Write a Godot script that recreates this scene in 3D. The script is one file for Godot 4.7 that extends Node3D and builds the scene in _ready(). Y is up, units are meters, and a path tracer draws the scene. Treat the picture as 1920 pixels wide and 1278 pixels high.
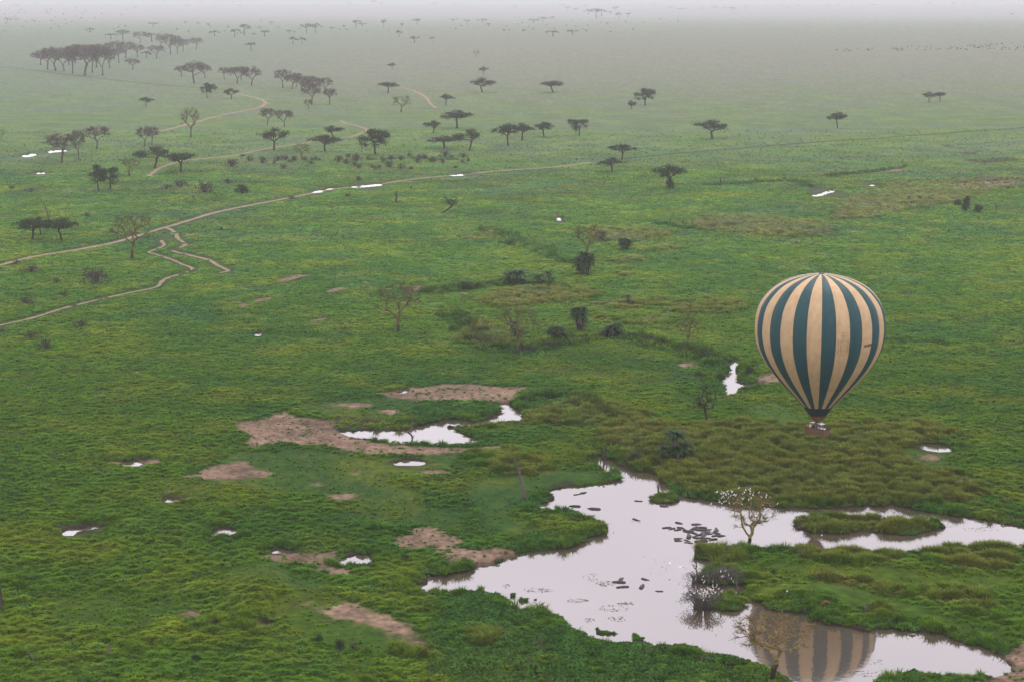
extends Node3D
# A wide green savanna seen from the air: a striped balloon drifting over ponds, creek, acacias and far herds.
# Metres, y up; the eye is 100 m above the pond water and looks along -z.  "d" below is the distance ahead (-z).

const WATER := 0
const SOIL := 1
const MUD := 2
const REED := 3
const LAWN := 4
const ROAD := 5
const SHORE := 6
const ISLET := 7
const CREEK := 8
const BUSHY := 9
const LAYERS := ["water", "soil", "mud", "reed", "lawn", "road", "shore", "islet", "creek", "bushy"]
const NX0 := -230.0
const ND0 := 200.0
const NSTEP := 0.4
const NW := 1152
const NH := 1600
const FX0 := -800.0
const FD0 := 836.0
const FSTEP := 2.0
const FW := 800
const FH := 896

var near_img: Array[Image] = []
var far_img: Array[Image] = []
var nb: Array[PackedByteArray] = []
var fb: Array[PackedByteArray] = []
var rng := RandomNumberGenerator.new()
var n_low := FastNoiseLite.new()
var n_mid := FastNoiseLite.new()
var n_fine := FastNoiseLite.new()
var n_patch := FastNoiseLite.new()
var n_clump := FastNoiseLite.new()
var mats := {}
var used := {}
var protos := {}
var turn := {}
var reach := {}

class Geo:
	var v := PackedVector3Array()
	var n := PackedVector3Array()
	var c := PackedColorArray()
	var tint := Color.WHITE

	func face(a: Vector3, b: Vector3, d: Vector3) -> void:
		var k := (b - a).cross(d - a).normalized()
		v.append(a); v.append(d); v.append(b)
		n.append(k); n.append(k); n.append(k)
		c.append(tint); c.append(tint); c.append(tint)

	func smooth(a: Vector3, b: Vector3, d: Vector3, na: Vector3, nb_: Vector3, nd: Vector3) -> void:
		v.append(a); v.append(d); v.append(b)
		n.append(na); n.append(nd); n.append(nb_)
		c.append(tint); c.append(tint); c.append(tint)

	func quad(a: Vector3, b: Vector3, d: Vector3, e: Vector3) -> void:
		face(a, b, d)
		face(a, d, e)

	func box(at: Vector3, size: Vector3, b := Basis()) -> void:
		var h := size / 2.0
		for ax in 3:
			for s in [-1.0, 1.0]:
				var k := Vector3.ZERO; k[ax] = s
				var p := Vector3.ZERO; p[(ax + 1) % 3] = s
				var q := Vector3.ZERO; q[(ax + 2) % 3] = 1.0
				quad(at + b * ((k - p - q) * h), at + b * ((k + p - q) * h), at + b * ((k + p + q) * h), at + b * ((k - p + q) * h))

	func tube(pts: PackedVector3Array, rad: PackedFloat32Array, sides: int, flat := 1.0, cap := true) -> void:
		var m := pts.size()
		var rings := []
		var norms := []
		var side := Vector3.ZERO
		for i in m:
			var t := (pts[mini(i + 1, m - 1)] - pts[maxi(i - 1, 0)]).normalized()
			if side == Vector3.ZERO:
				side = t.cross(Vector3.UP if absf(t.y) < 0.9 else Vector3.RIGHT)
			side = (side - t * side.dot(t)).normalized()
			var up := side.cross(t)
			var ring := PackedVector3Array()
			var nor := PackedVector3Array()
			for s in sides:
				var a := TAU * s / sides
				var k := side * cos(a) + up * sin(a) * flat
				ring.append(pts[i] + k * rad[i])
				nor.append((side * cos(a) + up * sin(a) / flat).normalized())
			rings.append(ring); norms.append(nor)
		for i in m - 1:
			var a: PackedVector3Array = rings[i]
			var b: PackedVector3Array = rings[i + 1]
			var na: PackedVector3Array = norms[i]
			var nb_: PackedVector3Array = norms[i + 1]
			for s in sides:
				var q := (s + 1) % sides
				smooth(a[s], b[s], b[q], na[s], nb_[s], nb_[q])
				smooth(a[s], b[q], a[q], na[s], nb_[q], na[q])
		if cap:
			for s in range(1, sides - 1):
				var a: PackedVector3Array = rings[m - 1]
				face(a[0], a[s + 1], a[s])
				a = rings[0]
				face(a[0], a[s], a[s + 1])

	func leaf(p: Vector3, k: Vector3, size: float, spin: float, long := 1.0) -> void:
		var a := k.cross(Vector3(0.31, 0.2, 0.93)).normalized().rotated(k, spin)
		var b := k.cross(a)
		quad(p - a * size * long, p - b * size * 0.6, p + a * size * long, p + b * size * 0.6)

	func mesh(m: Material) -> ArrayMesh:
		var arr := []
		arr.resize(Mesh.ARRAY_MAX)
		arr[Mesh.ARRAY_VERTEX] = v
		arr[Mesh.ARRAY_NORMAL] = n
		arr[Mesh.ARRAY_COLOR] = c
		var out := ArrayMesh.new()
		out.add_surface_from_arrays(Mesh.PRIMITIVE_TRIANGLES, arr)
		out.surface_set_material(0, m)
		return out

# ------------------------------------------------------------------ nodes

func numbered(called: String) -> String:
	var k: int = used.get(called, 0)
	used[called] = k + 1
	return called if k == 0 else "%s_%03d" % [called, k]

func tag(o: Node3D, label: String, category: String, group := "", kind := "") -> Node3D:
	o.set_meta("label", label)
	if category: o.set_meta("category", category)
	if group: o.set_meta("group", group)
	if kind: o.set_meta("kind", kind)
	return o

func part(called: String, m: Mesh, parent: Node) -> MeshInstance3D:
	var o := MeshInstance3D.new()
	o.name = called
	o.mesh = m
	parent.add_child(o, true)
	return o

func thing(called: String, label: String, category: String, at: Vector3, group := "") -> Node3D:
	var o := Node3D.new()
	o.name = numbered(called)
	add_child(o, true)
	o.position = at
	tag(o, label, category, group)
	return o

func put(proto: Node3D, called: String, label: String, category: String, xf: Transform3D, group := "") -> Node3D:
	var o: Node3D = proto.duplicate()
	o.name = numbered(called)
	add_child(o, true)
	o.transform = xf
	tag(o, label, category, group)
	return o

func skin(key: String, rough := 0.9, back := 0.0, spec := 0.3) -> StandardMaterial3D:
	if not mats.has(key):
		var m := StandardMaterial3D.new()
		m.resource_name = key
		m.vertex_color_use_as_albedo = true
		m.roughness = rough
		m.metallic_specular = spec
		if back > 0.0:
			m.backlight_enabled = true
			m.backlight = Color(back, back, back * 0.8)
			m.cull_mode = BaseMaterial3D.CULL_DISABLED
		mats[key] = m
	return mats[key]

func noise_tex(size: int, freq: float, lo: Color, hi: Color, seed_: int, octaves := 4, normal := false, bump := 4.0) -> NoiseTexture2D:
	var f := FastNoiseLite.new()
	f.noise_type = FastNoiseLite.TYPE_SIMPLEX_SMOOTH
	f.seed = seed_
	f.frequency = freq
	f.fractal_octaves = octaves
	var t := NoiseTexture2D.new()
	t.width = size
	t.height = size
	t.seamless = true
	t.noise = f
	if normal:
		t.as_normal_map = true
		t.bump_strength = bump
	else:
		var g := Gradient.new()
		g.set_color(0, lo)
		g.set_color(1, hi)
		t.color_ramp = g
	return t

# ------------------------------------------------------------------ where the water, soil, reeds and lawns lie (world metres)

func poly(layer: String, pts: Array, value: float) -> void:
	var k := LAYERS.find(layer)
	fill(near_img[k], pts, value, NX0, ND0, NSTEP, NW, NH)
	fill(far_img[k], pts, value, FX0, FD0, FSTEP, FW, FH)

func spot(layer: String, x: float, d: float, rx: float, rd: float, value: float) -> void:
	var pts := []
	for i in 16:
		var a := TAU * i / 16.0
		var q := 1.0 + 0.25 * sin(a * 3.0 + x) + 0.15 * sin(a * 5.0 + d)
		pts.append(x + cos(a) * rx * q)
		pts.append(d + sin(a) * rd * q)
	poly(layer, pts, value)

func strip(layer: String, wide: float, pts: Array) -> void:
	for i in pts.size() / 2 - 1:
		var a := Vector2(pts[i * 2], pts[i * 2 + 1])
		var b := Vector2(pts[i * 2 + 2], pts[i * 2 + 3])
		var n := int(a.distance_to(b) / (wide * 0.4)) + 1
		for k in n:
			var p := a.lerp(b, float(k) / n)
			var w := wide * (0.5 + 0.35 * n_mid.get_noise_2d(p.x, p.y) + 0.12)
			spot(layer, p.x + n_mid.get_noise_2d(p.y, p.x) * wide * 0.6, p.y, w, w * 1.3, 1.0)

func fill(img: Image, pts: Array, value: float, x0: float, d0: float, step: float, w: int, h: int) -> void:
	var n := pts.size() / 2
	var lo := 1e9
	var hi := -1e9
	for i in n:
		lo = minf(lo, pts[i * 2 + 1]); hi = maxf(hi, pts[i * 2 + 1])
	for row in range(maxi(0, int((lo - d0) / step)), mini(h, int((hi - d0) / step) + 1)):
		var y := d0 + (row + 0.5) * step
		var cuts := PackedFloat32Array()
		for i in n:
			var j := (i + 1) % n
			var ya: float = pts[i * 2 + 1]
			var yb: float = pts[j * 2 + 1]
			if (ya > y) != (yb > y):
				var xa: float = pts[i * 2]
				var xb: float = pts[j * 2]
				cuts.append(xa + (y - ya) / (yb - ya) * (xb - xa))
		cuts.sort()
		for i in range(0, cuts.size() - 1, 2):
			var a := clampi(roundi((cuts[i] - x0) / step), 0, w)
			var b := clampi(roundi((cuts[i + 1] - x0) / step), 0, w)
			if b > a:
				img.fill_rect(Rect2i(a, row, b - a, 1), Color(value, value, value))

func softened(img: Image, halves: int) -> PackedByteArray:
	var w := img.get_width()
	var h := img.get_height()
	var m: Image = img.duplicate()
	for i in halves:
		m.resize(m.get_width() / 2, m.get_height() / 2, Image.INTERPOLATE_BILINEAR)
	m.resize(w, h, Image.INTERPOLATE_CUBIC if halves > 1 else Image.INTERPOLATE_BILINEAR)
	return m.get_data()

func samp(layer: int, x: float, d: float) -> float:
	var u: float
	var v: float
	var w: int
	var by: PackedByteArray
	if d < 836.0:
		u = (x - NX0) / NSTEP - 0.5
		v = (d - ND0) / NSTEP - 0.5
		if u < 0.0 or v < 0.0 or u >= NW - 2 or v >= NH - 2:
			return 0.0
		w = NW
		by = nb[layer]
	else:
		u = (x - FX0) / FSTEP - 0.5
		v = (d - FD0) / FSTEP - 0.5
		if u < 0.0 or v < 0.0 or u >= FW - 2 or v >= FH - 2:
			return 0.0
		w = FW
		by = fb[layer]
	var i := int(u)
	var j := int(v)
	var s := u - i
	var t := v - j
	var o := j * w + i
	return (lerpf(lerpf(by[o], by[o + 1], s), lerpf(by[o + w], by[o + w + 1], s), t)) / 255.0

const MOUNDS := [[52.1, 320.4, 6.7, 6.5, 1.9], [46.5, 321.3, 4, 4.8, 0.8], [64.5, 313.1, 6.5, 5.7, 0.8], [-43.1, 326.4, 4.1, 12.3, 2.6], [-37.6, 321.9, 2.7, 6, 1.0], [-32.4, 323.4, 4, 4.2, 0.7], [67.4, 337.6, 7.5, 5.3, 0.7], [21.3, 559.1, 15.2, 20.8, 1.2], [49.1, 340.2, 4.2, 4, 0.6], [-5.3, 314.5, 2.6, 4, 0.6], [18, 293, 4.9, 4, 0.6], [-9.5, 343.6, 3.3, 4.1, 0.6], [-3.5, 423.3, 7, 10.1, 0.7]]

func height(x: float, d: float) -> float:
	var lump := absf(n_fine.get_noise_2d(x, d))
	var fade := clampf((1300.0 - d) / 500.0, 0.0, 1.0)
	var lawn := samp(LAWN, x, d)
	var shore := samp(SHORE, x, d)
	var road := samp(ROAD, x, d)
	var h := 0.38 + 0.28 * (n_low.get_noise_2d(x, d) + 0.3) + fade * (1.0 - 0.85 * lawn) * (1.0 - road) * (1.0 - 0.6 * smoothstep(300.0, 480.0, d)) * (lump * (0.30 + 0.7 * maxf(0.0, n_mid.get_noise_2d(x + 900.0, d)) + 0.5 * shore) + 0.25 * maxf(0.0, n_clump.get_noise_2d(x, d)))
	h = maxf(h, 0.16)
	for m in MOUNDS:
		var dx: float = (x - m[0]) / m[2]
		var dd: float = (d - m[1]) / m[3]
		var q := dx * dx + dd * dd
		if q < 6.0:
			h += m[4] * exp(-q)
	var mud := samp(MUD, x, d) * (1.0 - lawn) * (1.0 - samp(ISLET, x, d))
	h = lerpf(h, 0.12, clampf(mud * 1.2 - 0.2, 0.0, 0.8))
	h += samp(BUSHY, x, d) * fade * 1.3 * absf(n_clump.get_noise_2d(x * 0.62 + 40.0, d * 0.62))
	h = lerpf(h, minf(h, 0.2), 0.75 * smoothstep(0.05, 0.35, shore) * (1.0 - samp(BUSHY, x, d)))
	h -= 1.1 * smoothstep(0.45, 0.95, samp(CREEK, x, d))
	h = lerpf(h, minf(h, 0.22), samp(ISLET, x, d))
	var w := samp(WATER, x, d)
	h = maxf(h, 0.06)
	if w > 0.02:
		w += 0.18 * n_fine.get_noise_2d(x * 2.6, d * 1.6) + 0.16 * n_clump.get_noise_2d(x * 0.9, d * 0.6)
		h = lerpf(h, -0.6, smoothstep(0.27, 0.50, w))
	return h

const GREEN := Color(0.057, 0.122, 0.010)
const LUSH := Color(0.031, 0.092, 0.013)
const YELLOWISH := Color(0.104, 0.148, 0.011)
const OLIVE := Color(0.116, 0.124, 0.024)
const DRY_HAZE := Color(0.238, 0.246, 0.192)
const TAN := Color(0.250, 0.170, 0.122)
const DARK_MUD := Color(0.050, 0.036, 0.030)

func grass_color(x: float, d: float) -> Color:
	var a := n_low.get_noise_2d(x * 0.7 + 300.0, d * 0.7)
	var b := n_mid.get_noise_2d(x, d + 500.0)
	var e := n_patch.get_noise_2d(x, d)
	var col := GREEN.lerp(LUSH, clampf(0.40 + 0.9 * a + 0.5 * b, 0.0, 1.0))
	col = col.lerp(YELLOWISH, clampf(0.14 + 1.0 * e + 0.5 * b, 0.0, 0.8))
	var reed := samp(REED, x, d)
	if reed > 0.02:
		reed = smoothstep(0.25, 0.75, reed + 0.55 * b + 0.35 * n_clump.get_noise_2d(x * 0.4, d * 0.4))
		col = col.lerp(OLIVE, reed * (0.75 + 0.25 * e))
	var bright := 1.0 + 0.82 * smoothstep(380.0, 900.0, d)  # sunlit tips seen at low angles, put into the grass colour with distance
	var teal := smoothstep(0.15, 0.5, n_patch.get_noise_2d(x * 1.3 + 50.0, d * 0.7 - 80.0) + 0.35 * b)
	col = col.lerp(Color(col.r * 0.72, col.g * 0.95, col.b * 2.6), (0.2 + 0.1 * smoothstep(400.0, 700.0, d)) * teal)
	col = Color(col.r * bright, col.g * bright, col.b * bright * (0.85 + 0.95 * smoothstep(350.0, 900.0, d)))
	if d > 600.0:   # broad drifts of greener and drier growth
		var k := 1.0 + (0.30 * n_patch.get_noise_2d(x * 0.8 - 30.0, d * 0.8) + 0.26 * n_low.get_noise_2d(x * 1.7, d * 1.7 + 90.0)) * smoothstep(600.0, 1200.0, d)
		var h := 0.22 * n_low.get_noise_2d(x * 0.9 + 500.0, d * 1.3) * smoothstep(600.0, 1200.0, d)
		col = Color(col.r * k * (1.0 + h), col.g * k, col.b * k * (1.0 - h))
	if d > 800.0:   # farther out drier grass, with pale haze painted into the ground colour
		col = col.lerp(Color(0.41, 0.40, 0.395), 0.86 * smoothstep(3200.0, 11000.0, d)).lerp(DRY_HAZE.lerp(Color(0.190, 0.242, 0.168), smoothstep(100.0, 600.0, -x)), (1.0 - smoothstep(3200.0, 9000.0, d)) * 0.86 * smoothstep(720.0, 3000.0, d + 500.0 * a))
	return col

func soil_amount(x: float, d: float) -> float:
	var s := samp(SOIL, x, d)
	if s > 0.01:
		s = smoothstep(0.14, 0.74, s + 0.16 * n_fine.get_noise_2d(x * 5.0, d * 5.0) + 0.32 * n_mid.get_noise_2d(x * 2.3, d * 2.3) + 0.22 * n_fine.get_noise_2d(x * 1.7, d * 1.7))
	return s

func mud_amount(x: float, d: float) -> float:
	var m := samp(MUD, x, d)
	var shore := samp(SHORE, x, d)
	m = maxf(m, smoothstep(0.30, 0.52, shore + 0.25 * n_mid.get_noise_2d(x * 1.3, d * 1.3)))
	m = maxf(m * (1.0 - samp(ISLET, x, d)), 0.85 * smoothstep(0.55, 0.9, samp(CREEK, x, d)))
	return clampf(m + 0.3 * m * n_fine.get_noise_2d(x, d), 0.0, 1.0)

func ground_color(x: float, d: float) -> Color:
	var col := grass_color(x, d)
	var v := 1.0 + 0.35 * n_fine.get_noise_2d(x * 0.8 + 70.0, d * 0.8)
	v *= 1.0 - 0.5 * (1.0 - samp(LAWN, x, d)) * (1.0 - smoothstep(800.0, 1400.0, d))   # shade in the gaps between tufts, painted into the ground colour
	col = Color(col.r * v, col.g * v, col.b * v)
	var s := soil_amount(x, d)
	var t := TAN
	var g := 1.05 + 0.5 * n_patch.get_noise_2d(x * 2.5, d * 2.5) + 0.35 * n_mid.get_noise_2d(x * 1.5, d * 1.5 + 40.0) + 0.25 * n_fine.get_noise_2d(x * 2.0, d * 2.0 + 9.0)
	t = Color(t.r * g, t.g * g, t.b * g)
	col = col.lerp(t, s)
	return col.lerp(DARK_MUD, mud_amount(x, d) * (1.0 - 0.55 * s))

# ------------------------------------------------------------------ the ground sheet

func build_ground() -> void:
	var ds := PackedFloat32Array()
	var d := 225.0
	while d < 60000.0:
		ds.append(d)
		d *= 1.0 + (0.0036 if d < 268.0 else 0.00165 if d < 760.0 else 0.0026 if d < 1700.0 else 0.006 if d < 5000.0 else 0.015)
	var cols := 520
	var us := PackedFloat32Array()
	for i in cols + 1:
		us.append((float(i) / cols - 0.5) * 0.66)
	var rows := ds.size()
	var vs := []
	var cs := []
	vs.resize(rows)
	cs.resize(rows)
	var job := func(i: int) -> void:
		var pv := PackedVector3Array()
		var pc := PackedColorArray()
		pv.resize(cols + 1)
		pc.resize(cols + 1)
		for j in cols + 1:
			var x := us[j] * ds[i]
			pv[j] = Vector3(x, height(x, ds[i]), -ds[i])
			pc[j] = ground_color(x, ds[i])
		vs[i] = pv
		cs[i] = pc
	WorkerThreadPool.wait_for_group_task_completion(WorkerThreadPool.add_group_task(job, rows))
	var v := PackedVector3Array()
	var c := PackedColorArray()
	for i in rows:
		v.append_array(vs[i])
		c.append_array(cs[i])
	var idx := PackedInt32Array()
	idx.resize((rows - 1) * cols * 6)
	var k := 0
	for i in rows - 1:
		for j in cols:
			var o := i * (cols + 1) + j
			idx[k] = o; idx[k + 1] = o + cols + 1; idx[k + 2] = o + 1
			idx[k + 3] = o + 1; idx[k + 4] = o + cols + 1; idx[k + 5] = o + cols + 2
			k += 6
	var nn := PackedVector3Array()
	nn.resize(v.size())
	for i in rows:
		for j in cols + 1:
			var o := i * (cols + 1) + j
			var a := v[o + 1 if j < cols else o] - v[o - 1 if j > 0 else o]
			var b := v[o + cols + 1 if i < rows - 1 else o] - v[o - cols - 1 if i > 0 else o]
			nn[o] = a.cross(b).normalized()
	var arr := []
	arr.resize(Mesh.ARRAY_MAX)
	arr[Mesh.ARRAY_VERTEX] = v
	arr[Mesh.ARRAY_NORMAL] = nn
	arr[Mesh.ARRAY_COLOR] = c
	arr[Mesh.ARRAY_INDEX] = idx
	var m := ArrayMesh.new()
	m.add_surface_from_arrays(Mesh.PRIMITIVE_TRIANGLES, arr)
	var mt := StandardMaterial3D.new()
	mt.resource_name = "savanna_ground"
	mt.vertex_color_use_as_albedo = true
	mt.roughness = 0.95
	mt.metallic_specular = 0.2
	mt.albedo_texture = noise_tex(1024, 0.02, Color(0.62, 0.62, 0.6), Color(1, 1, 1), 21, 5)
	mt.uv1_triplanar = true
	mt.uv1_world_triplanar = true
	mt.uv1_scale = Vector3(0.021, 0.021, 0.021)
	mt.detail_enabled = true
	mt.detail_blend_mode = BaseMaterial3D.BLEND_MODE_MUL
	m.surface_set_material(0, mt)
	var o := part("ground", m, self)
	tag(o, "wide green savanna ground with bare patches and grassy hummocks", "", "", "structure")
	# the plain beyond the sheet, so that it goes on at every side
	var q := Geo.new()
	q.tint = Color(0.055, 0.1, 0.03)
	q.quad(Vector3(-90000, -2.5, 30000), Vector3(90000, -2.5, 30000), Vector3(90000, -2.5, -90000), Vector3(-90000, -2.5, -90000))
	tag(part("ground_beyond", q.mesh(skin("plain", 0.95)), self), "green plain going on beyond the view", "", "", "structure")

func build_water() -> void:
	var m := StandardMaterial3D.new()
	m.resource_name = "muddy_water"
	m.albedo_color = Color(0.074, 0.058, 0.043).linear_to_srgb()
	m.roughness = 0.03
	m.metallic_specular = 0.66
	m.clearcoat_enabled = true
	m.clearcoat = 0.5
	m.clearcoat_roughness = 0.03
	m.normal_enabled = true
	m.normal_texture = noise_tex(1024, 0.012, Color.BLACK, Color.WHITE, 5, 4, true, 2.0)
	m.normal_scale = 0.09
	m.uv1_triplanar = true
	m.uv1_world_triplanar = true
	m.uv1_scale = Vector3(0.045, 0.045, 0.045)
	var q := Geo.new()
	q.quad(Vector3(-420, 0, -240), Vector3(420, 0, -240), Vector3(420, 0, -1300), Vector3(-420, 0, -1300))
	tag(part("water", q.mesh(m), self), "still muddy brown pond water mirroring the pale sky and the balloon", "", "", "structure")

func weed(x: float, d: float, rx: float, rd: float, count: int, hollow: bool) -> void:
	var r := RandomNumberGenerator.new()
	r.seed = int(x * 13.0 + d * 7.0)
	var g := Geo.new()
	for i in count:
		var a := r.randf() * TAU
		var q := r.randf_range(0.9, 1.05) if hollow else sqrt(r.randf())
		var p := Vector3(x + cos(a) * rx * q, 0.012 + 0.0006 * i, -d + sin(a) * rd * q)
		var v := r.randf_range(0.6, 1.4)
		g.tint = Color(0.06 * v, 0.055 * v, 0.03 * v) if r.randf() < 0.75 else Color(0.04 * v, 0.075 * v, 0.02 * v)
		var s := r.randf_range(0.05, 0.16)
		var t := r.randf() * TAU
		var u := Vector3(cos(t), 0, sin(t)) * s * 1.8
		var w := Vector3(-sin(t), 0, cos(t)) * s * 0.7
		g.quad(p - u, p + w, p + u, p - w)
	tag(part(numbered("floating_weed"), g.mesh(skin("weed", 0.8)), self), "thin scum of floating weed drifting on the pond", "weed", "weed on the pond", "stuff")

func track(label: String, width: float, pts: Array, bare: bool) -> void:
	var curve := Curve3D.new()
	var n := pts.size() / 2
	for i in n:
		var p := Vector3(pts[i * 2], 0, -pts[i * 2 + 1])
		var a := Vector3(pts[maxi(i - 1, 0) * 2], 0, -pts[maxi(i - 1, 0) * 2 + 1])
		var b := Vector3(pts[mini(i + 1, n - 1) * 2], 0, -pts[mini(i + 1, n - 1) * 2 + 1])
		var t := (b - a).normalized() * minf((p - a).length() if i > 0 else 1e9, (b - p).length() if i < n - 1 else 1e9) * 0.33
		curve.add_point(p, -t, t)
	curve.bake_interval = 1.5
	var long := curve.get_baked_length()
	var step := 1.6 if pts[1] < 900.0 else 5.0
	var count := int(long / step)
	var across := 7
	var rows := []
	for i in count + 1:
		var at := minf(i * step, long)
		var p := curve.sample_baked(at)
		var t := (curve.sample_baked(minf(at + 1.0, long)) - curve.sample_baked(maxf(at - 1.0, 0.0))).normalized()
		var side := t.cross(Vector3.UP)
		var row := PackedVector3Array()
		var w := width * (0.29 + 0.16 * n_mid.get_noise_2d(at * 1.4, width * 50.0))
		for j in across:
			var q := p + side * w * (2.0 * j / (across - 1) - 1.0) * (1.0 + 0.3 * n_fine.get_noise_2d(at * 2.0, j * 31.0))
			row.append(q)
			var ix := int((q.x - NX0) / NSTEP)
			var iy := int((-q.z - ND0) / NSTEP)
			for img_k in 2:
				if img_k == 1:
					ix = int((q.x - FX0) / FSTEP); iy = int((-q.z - FD0) / FSTEP)
				var im: Image = near_img[ROAD] if img_k == 0 else far_img[ROAD]
				if ix > 3 and iy > 3 and ix < im.get_width() - 4 and iy < im.get_height() - 4:
					im.fill_rect(Rect2i(ix - 4, iy - 6, 9, 13) if img_k == 0 else Rect2i(ix - 1, iy - 1, 3, 3), Color.WHITE)
		rows.append(row)
	tracks.append([label, rows, bare, width])

var tracks := []

func lay_tracks() -> void:
	for t in tracks:
		var g := Geo.new()
		var rows: Array = t[1]
		var bare: bool = t[2]
		var hs := []
		for r in rows:
			var k := PackedVector3Array()
			for j in r.size():
				var q: Vector3 = r[j]
				var edge: bool = j == 0 or j == r.size() - 1
				var lift := 0.10 if bare else 0.25 + 0.3 * n_fine.get_noise_2d(q.x, q.z)
				k.append(Vector3(q.x, height(q.x, -q.z) + (-0.05 if edge else lift), q.z))
			hs.append(k)
		for i in hs.size() - 1:
			var a: PackedVector3Array = hs[i]
			var b: PackedVector3Array = hs[i + 1]
			for j in a.size() - 1:
				var p := a[j]
				var v := 1.0 + 0.3 * n_mid.get_noise_2d(p.x * 2.0, p.z * 2.0) + (0.15 if j == 1 or j == 4 else -0.08)
				g.tint = Color(0.255 * v, 0.172 * v, 0.122 * v) if bare else Color(0.026 * v, 0.052 * v, 0.02 * v)
				if bare and (j == 2 or j == 3) and n_mid.get_noise_2d(p.x * 0.8, p.z * 0.8) > (-0.3 if t[3] < 3.5 else 0.2):
					g.tint = g.tint.lerp(grass_color(p.x, -p.z), 0.65)
				if bare and t[3] < 3.5 and n_mid.get_noise_2d(p.x * 1.1 + 60.0, p.z * 0.7) > 0.30:
					continue
				g.smooth(a[j], a[j + 1], b[j + 1], Vector3.UP, Vector3.UP, Vector3.UP)
				g.smooth(a[j], b[j + 1], b[j], Vector3.UP, Vector3.UP, Vector3.UP)
		tag(part(numbered("dirt_track" if bare else "grassy_ditch"), g.mesh(skin("track", 0.95)), self), t[0], "", "", "structure")

# ------------------------------------------------------------------ grass, reeds and herbs: ground cover nobody could count

func blade(g: Geo, p: Vector3, out: Vector3, long: float, wide: float, bend: float) -> void:
	var side := out.cross(Vector3.UP).normalized() * wide * 0.5
	var a := p + Vector3.UP * long * 0.55 + out * long * bend * 0.3
	var b := p + Vector3.UP * long * (0.98 - bend * 0.45) + out * long * bend
	g.quad(p - side, p + side, a + side * 0.8, a - side * 0.8)
	g.face(a - side * 0.8, a + side * 0.8, b)

func grass_mesh(seed_: int, kind: int) -> ArrayMesh:
	var g := Geo.new()
	var r := RandomNumberGenerator.new()
	r.seed = seed_
	if kind == 0:
		for i in 64:
			var k := Vector3(r.randfn(), absf(r.randfn()) * 1.1 + 0.12, r.randfn()).normalized()
			var out := Vector3(k.x, 0, k.z).normalized()
			var v := r.randf_range(0.75, 1.25)
			g.tint = Color(v, v * r.randf_range(0.94, 1.04), v * r.randf_range(0.8, 1.1))
			var p := Vector3(k.x, 0, k.z) * r.randf_range(0.1, 0.42) + Vector3(0, -0.06, 0)
			var long := r.randf_range(0.5, 0.8)
			var side := out.cross(Vector3.UP).normalized() * r.randf_range(0.045, 0.08)
			var a := p + k * long * 0.55
			var b := p + (k + Vector3(out.x * 0.25, -0.2, out.z * 0.25)) * long
			g.quad(p - side, p + side, a + side * 0.85, a - side * 0.85)
			g.face(a - side * 0.85, a + side * 0.85, b)
	elif kind == 1:
		for i in 64:
			var a := r.randf() * TAU
			var rad := sqrt(r.randf()) * 0.5
			var out := Vector3(cos(a), 0, sin(a)).rotated(Vector3.UP, r.randf_range(-0.5, 0.5))
			var v := r.randf_range(0.7, 1.3)
			g.tint = Color(v * r.randf_range(0.95, 1.15), v, v * 0.9)
			blade(g, Vector3(cos(a) * rad, -0.1, sin(a) * rad), out, r.randf_range(0.8, 1.5), r.randf_range(0.06, 0.11), r.randf_range(0.2, 0.9) * (0.5 + rad))
	else:
		for i in 90:
			var k := Vector3(r.randfn(), absf(r.randfn()) + 0.15, r.randfn()).normalized()
			var p := Vector3(k.x * 0.75, k.y * 0.62 - 0.12, k.z * 0.75) * r.randf_range(0.72, 1.05)
			var v := r.randf_range(0.75, 1.25)
			g.tint = Color(v * 0.95, v, v * 0.95)
			g.leaf(p, (k + Vector3(r.randfn(), r.randfn(), r.randfn()) * 0.45).normalized(), r.randf_range(0.09, 0.17), r.randf() * TAU, 1.4)
	return g.mesh(skin("blades", 0.85, 0.5, 0.12))

func hash01(a: int, b: int, k: int) -> float:
	var h := (a * 73856093) ^ (b * 19349663) ^ (k * 83492791)
	h = (h ^ (h >> 13)) * 1274126177
	h = h & 0x7fffffff
	h = (h ^ (h >> 16)) & 0xffffff
	return h / 16777216.0

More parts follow.
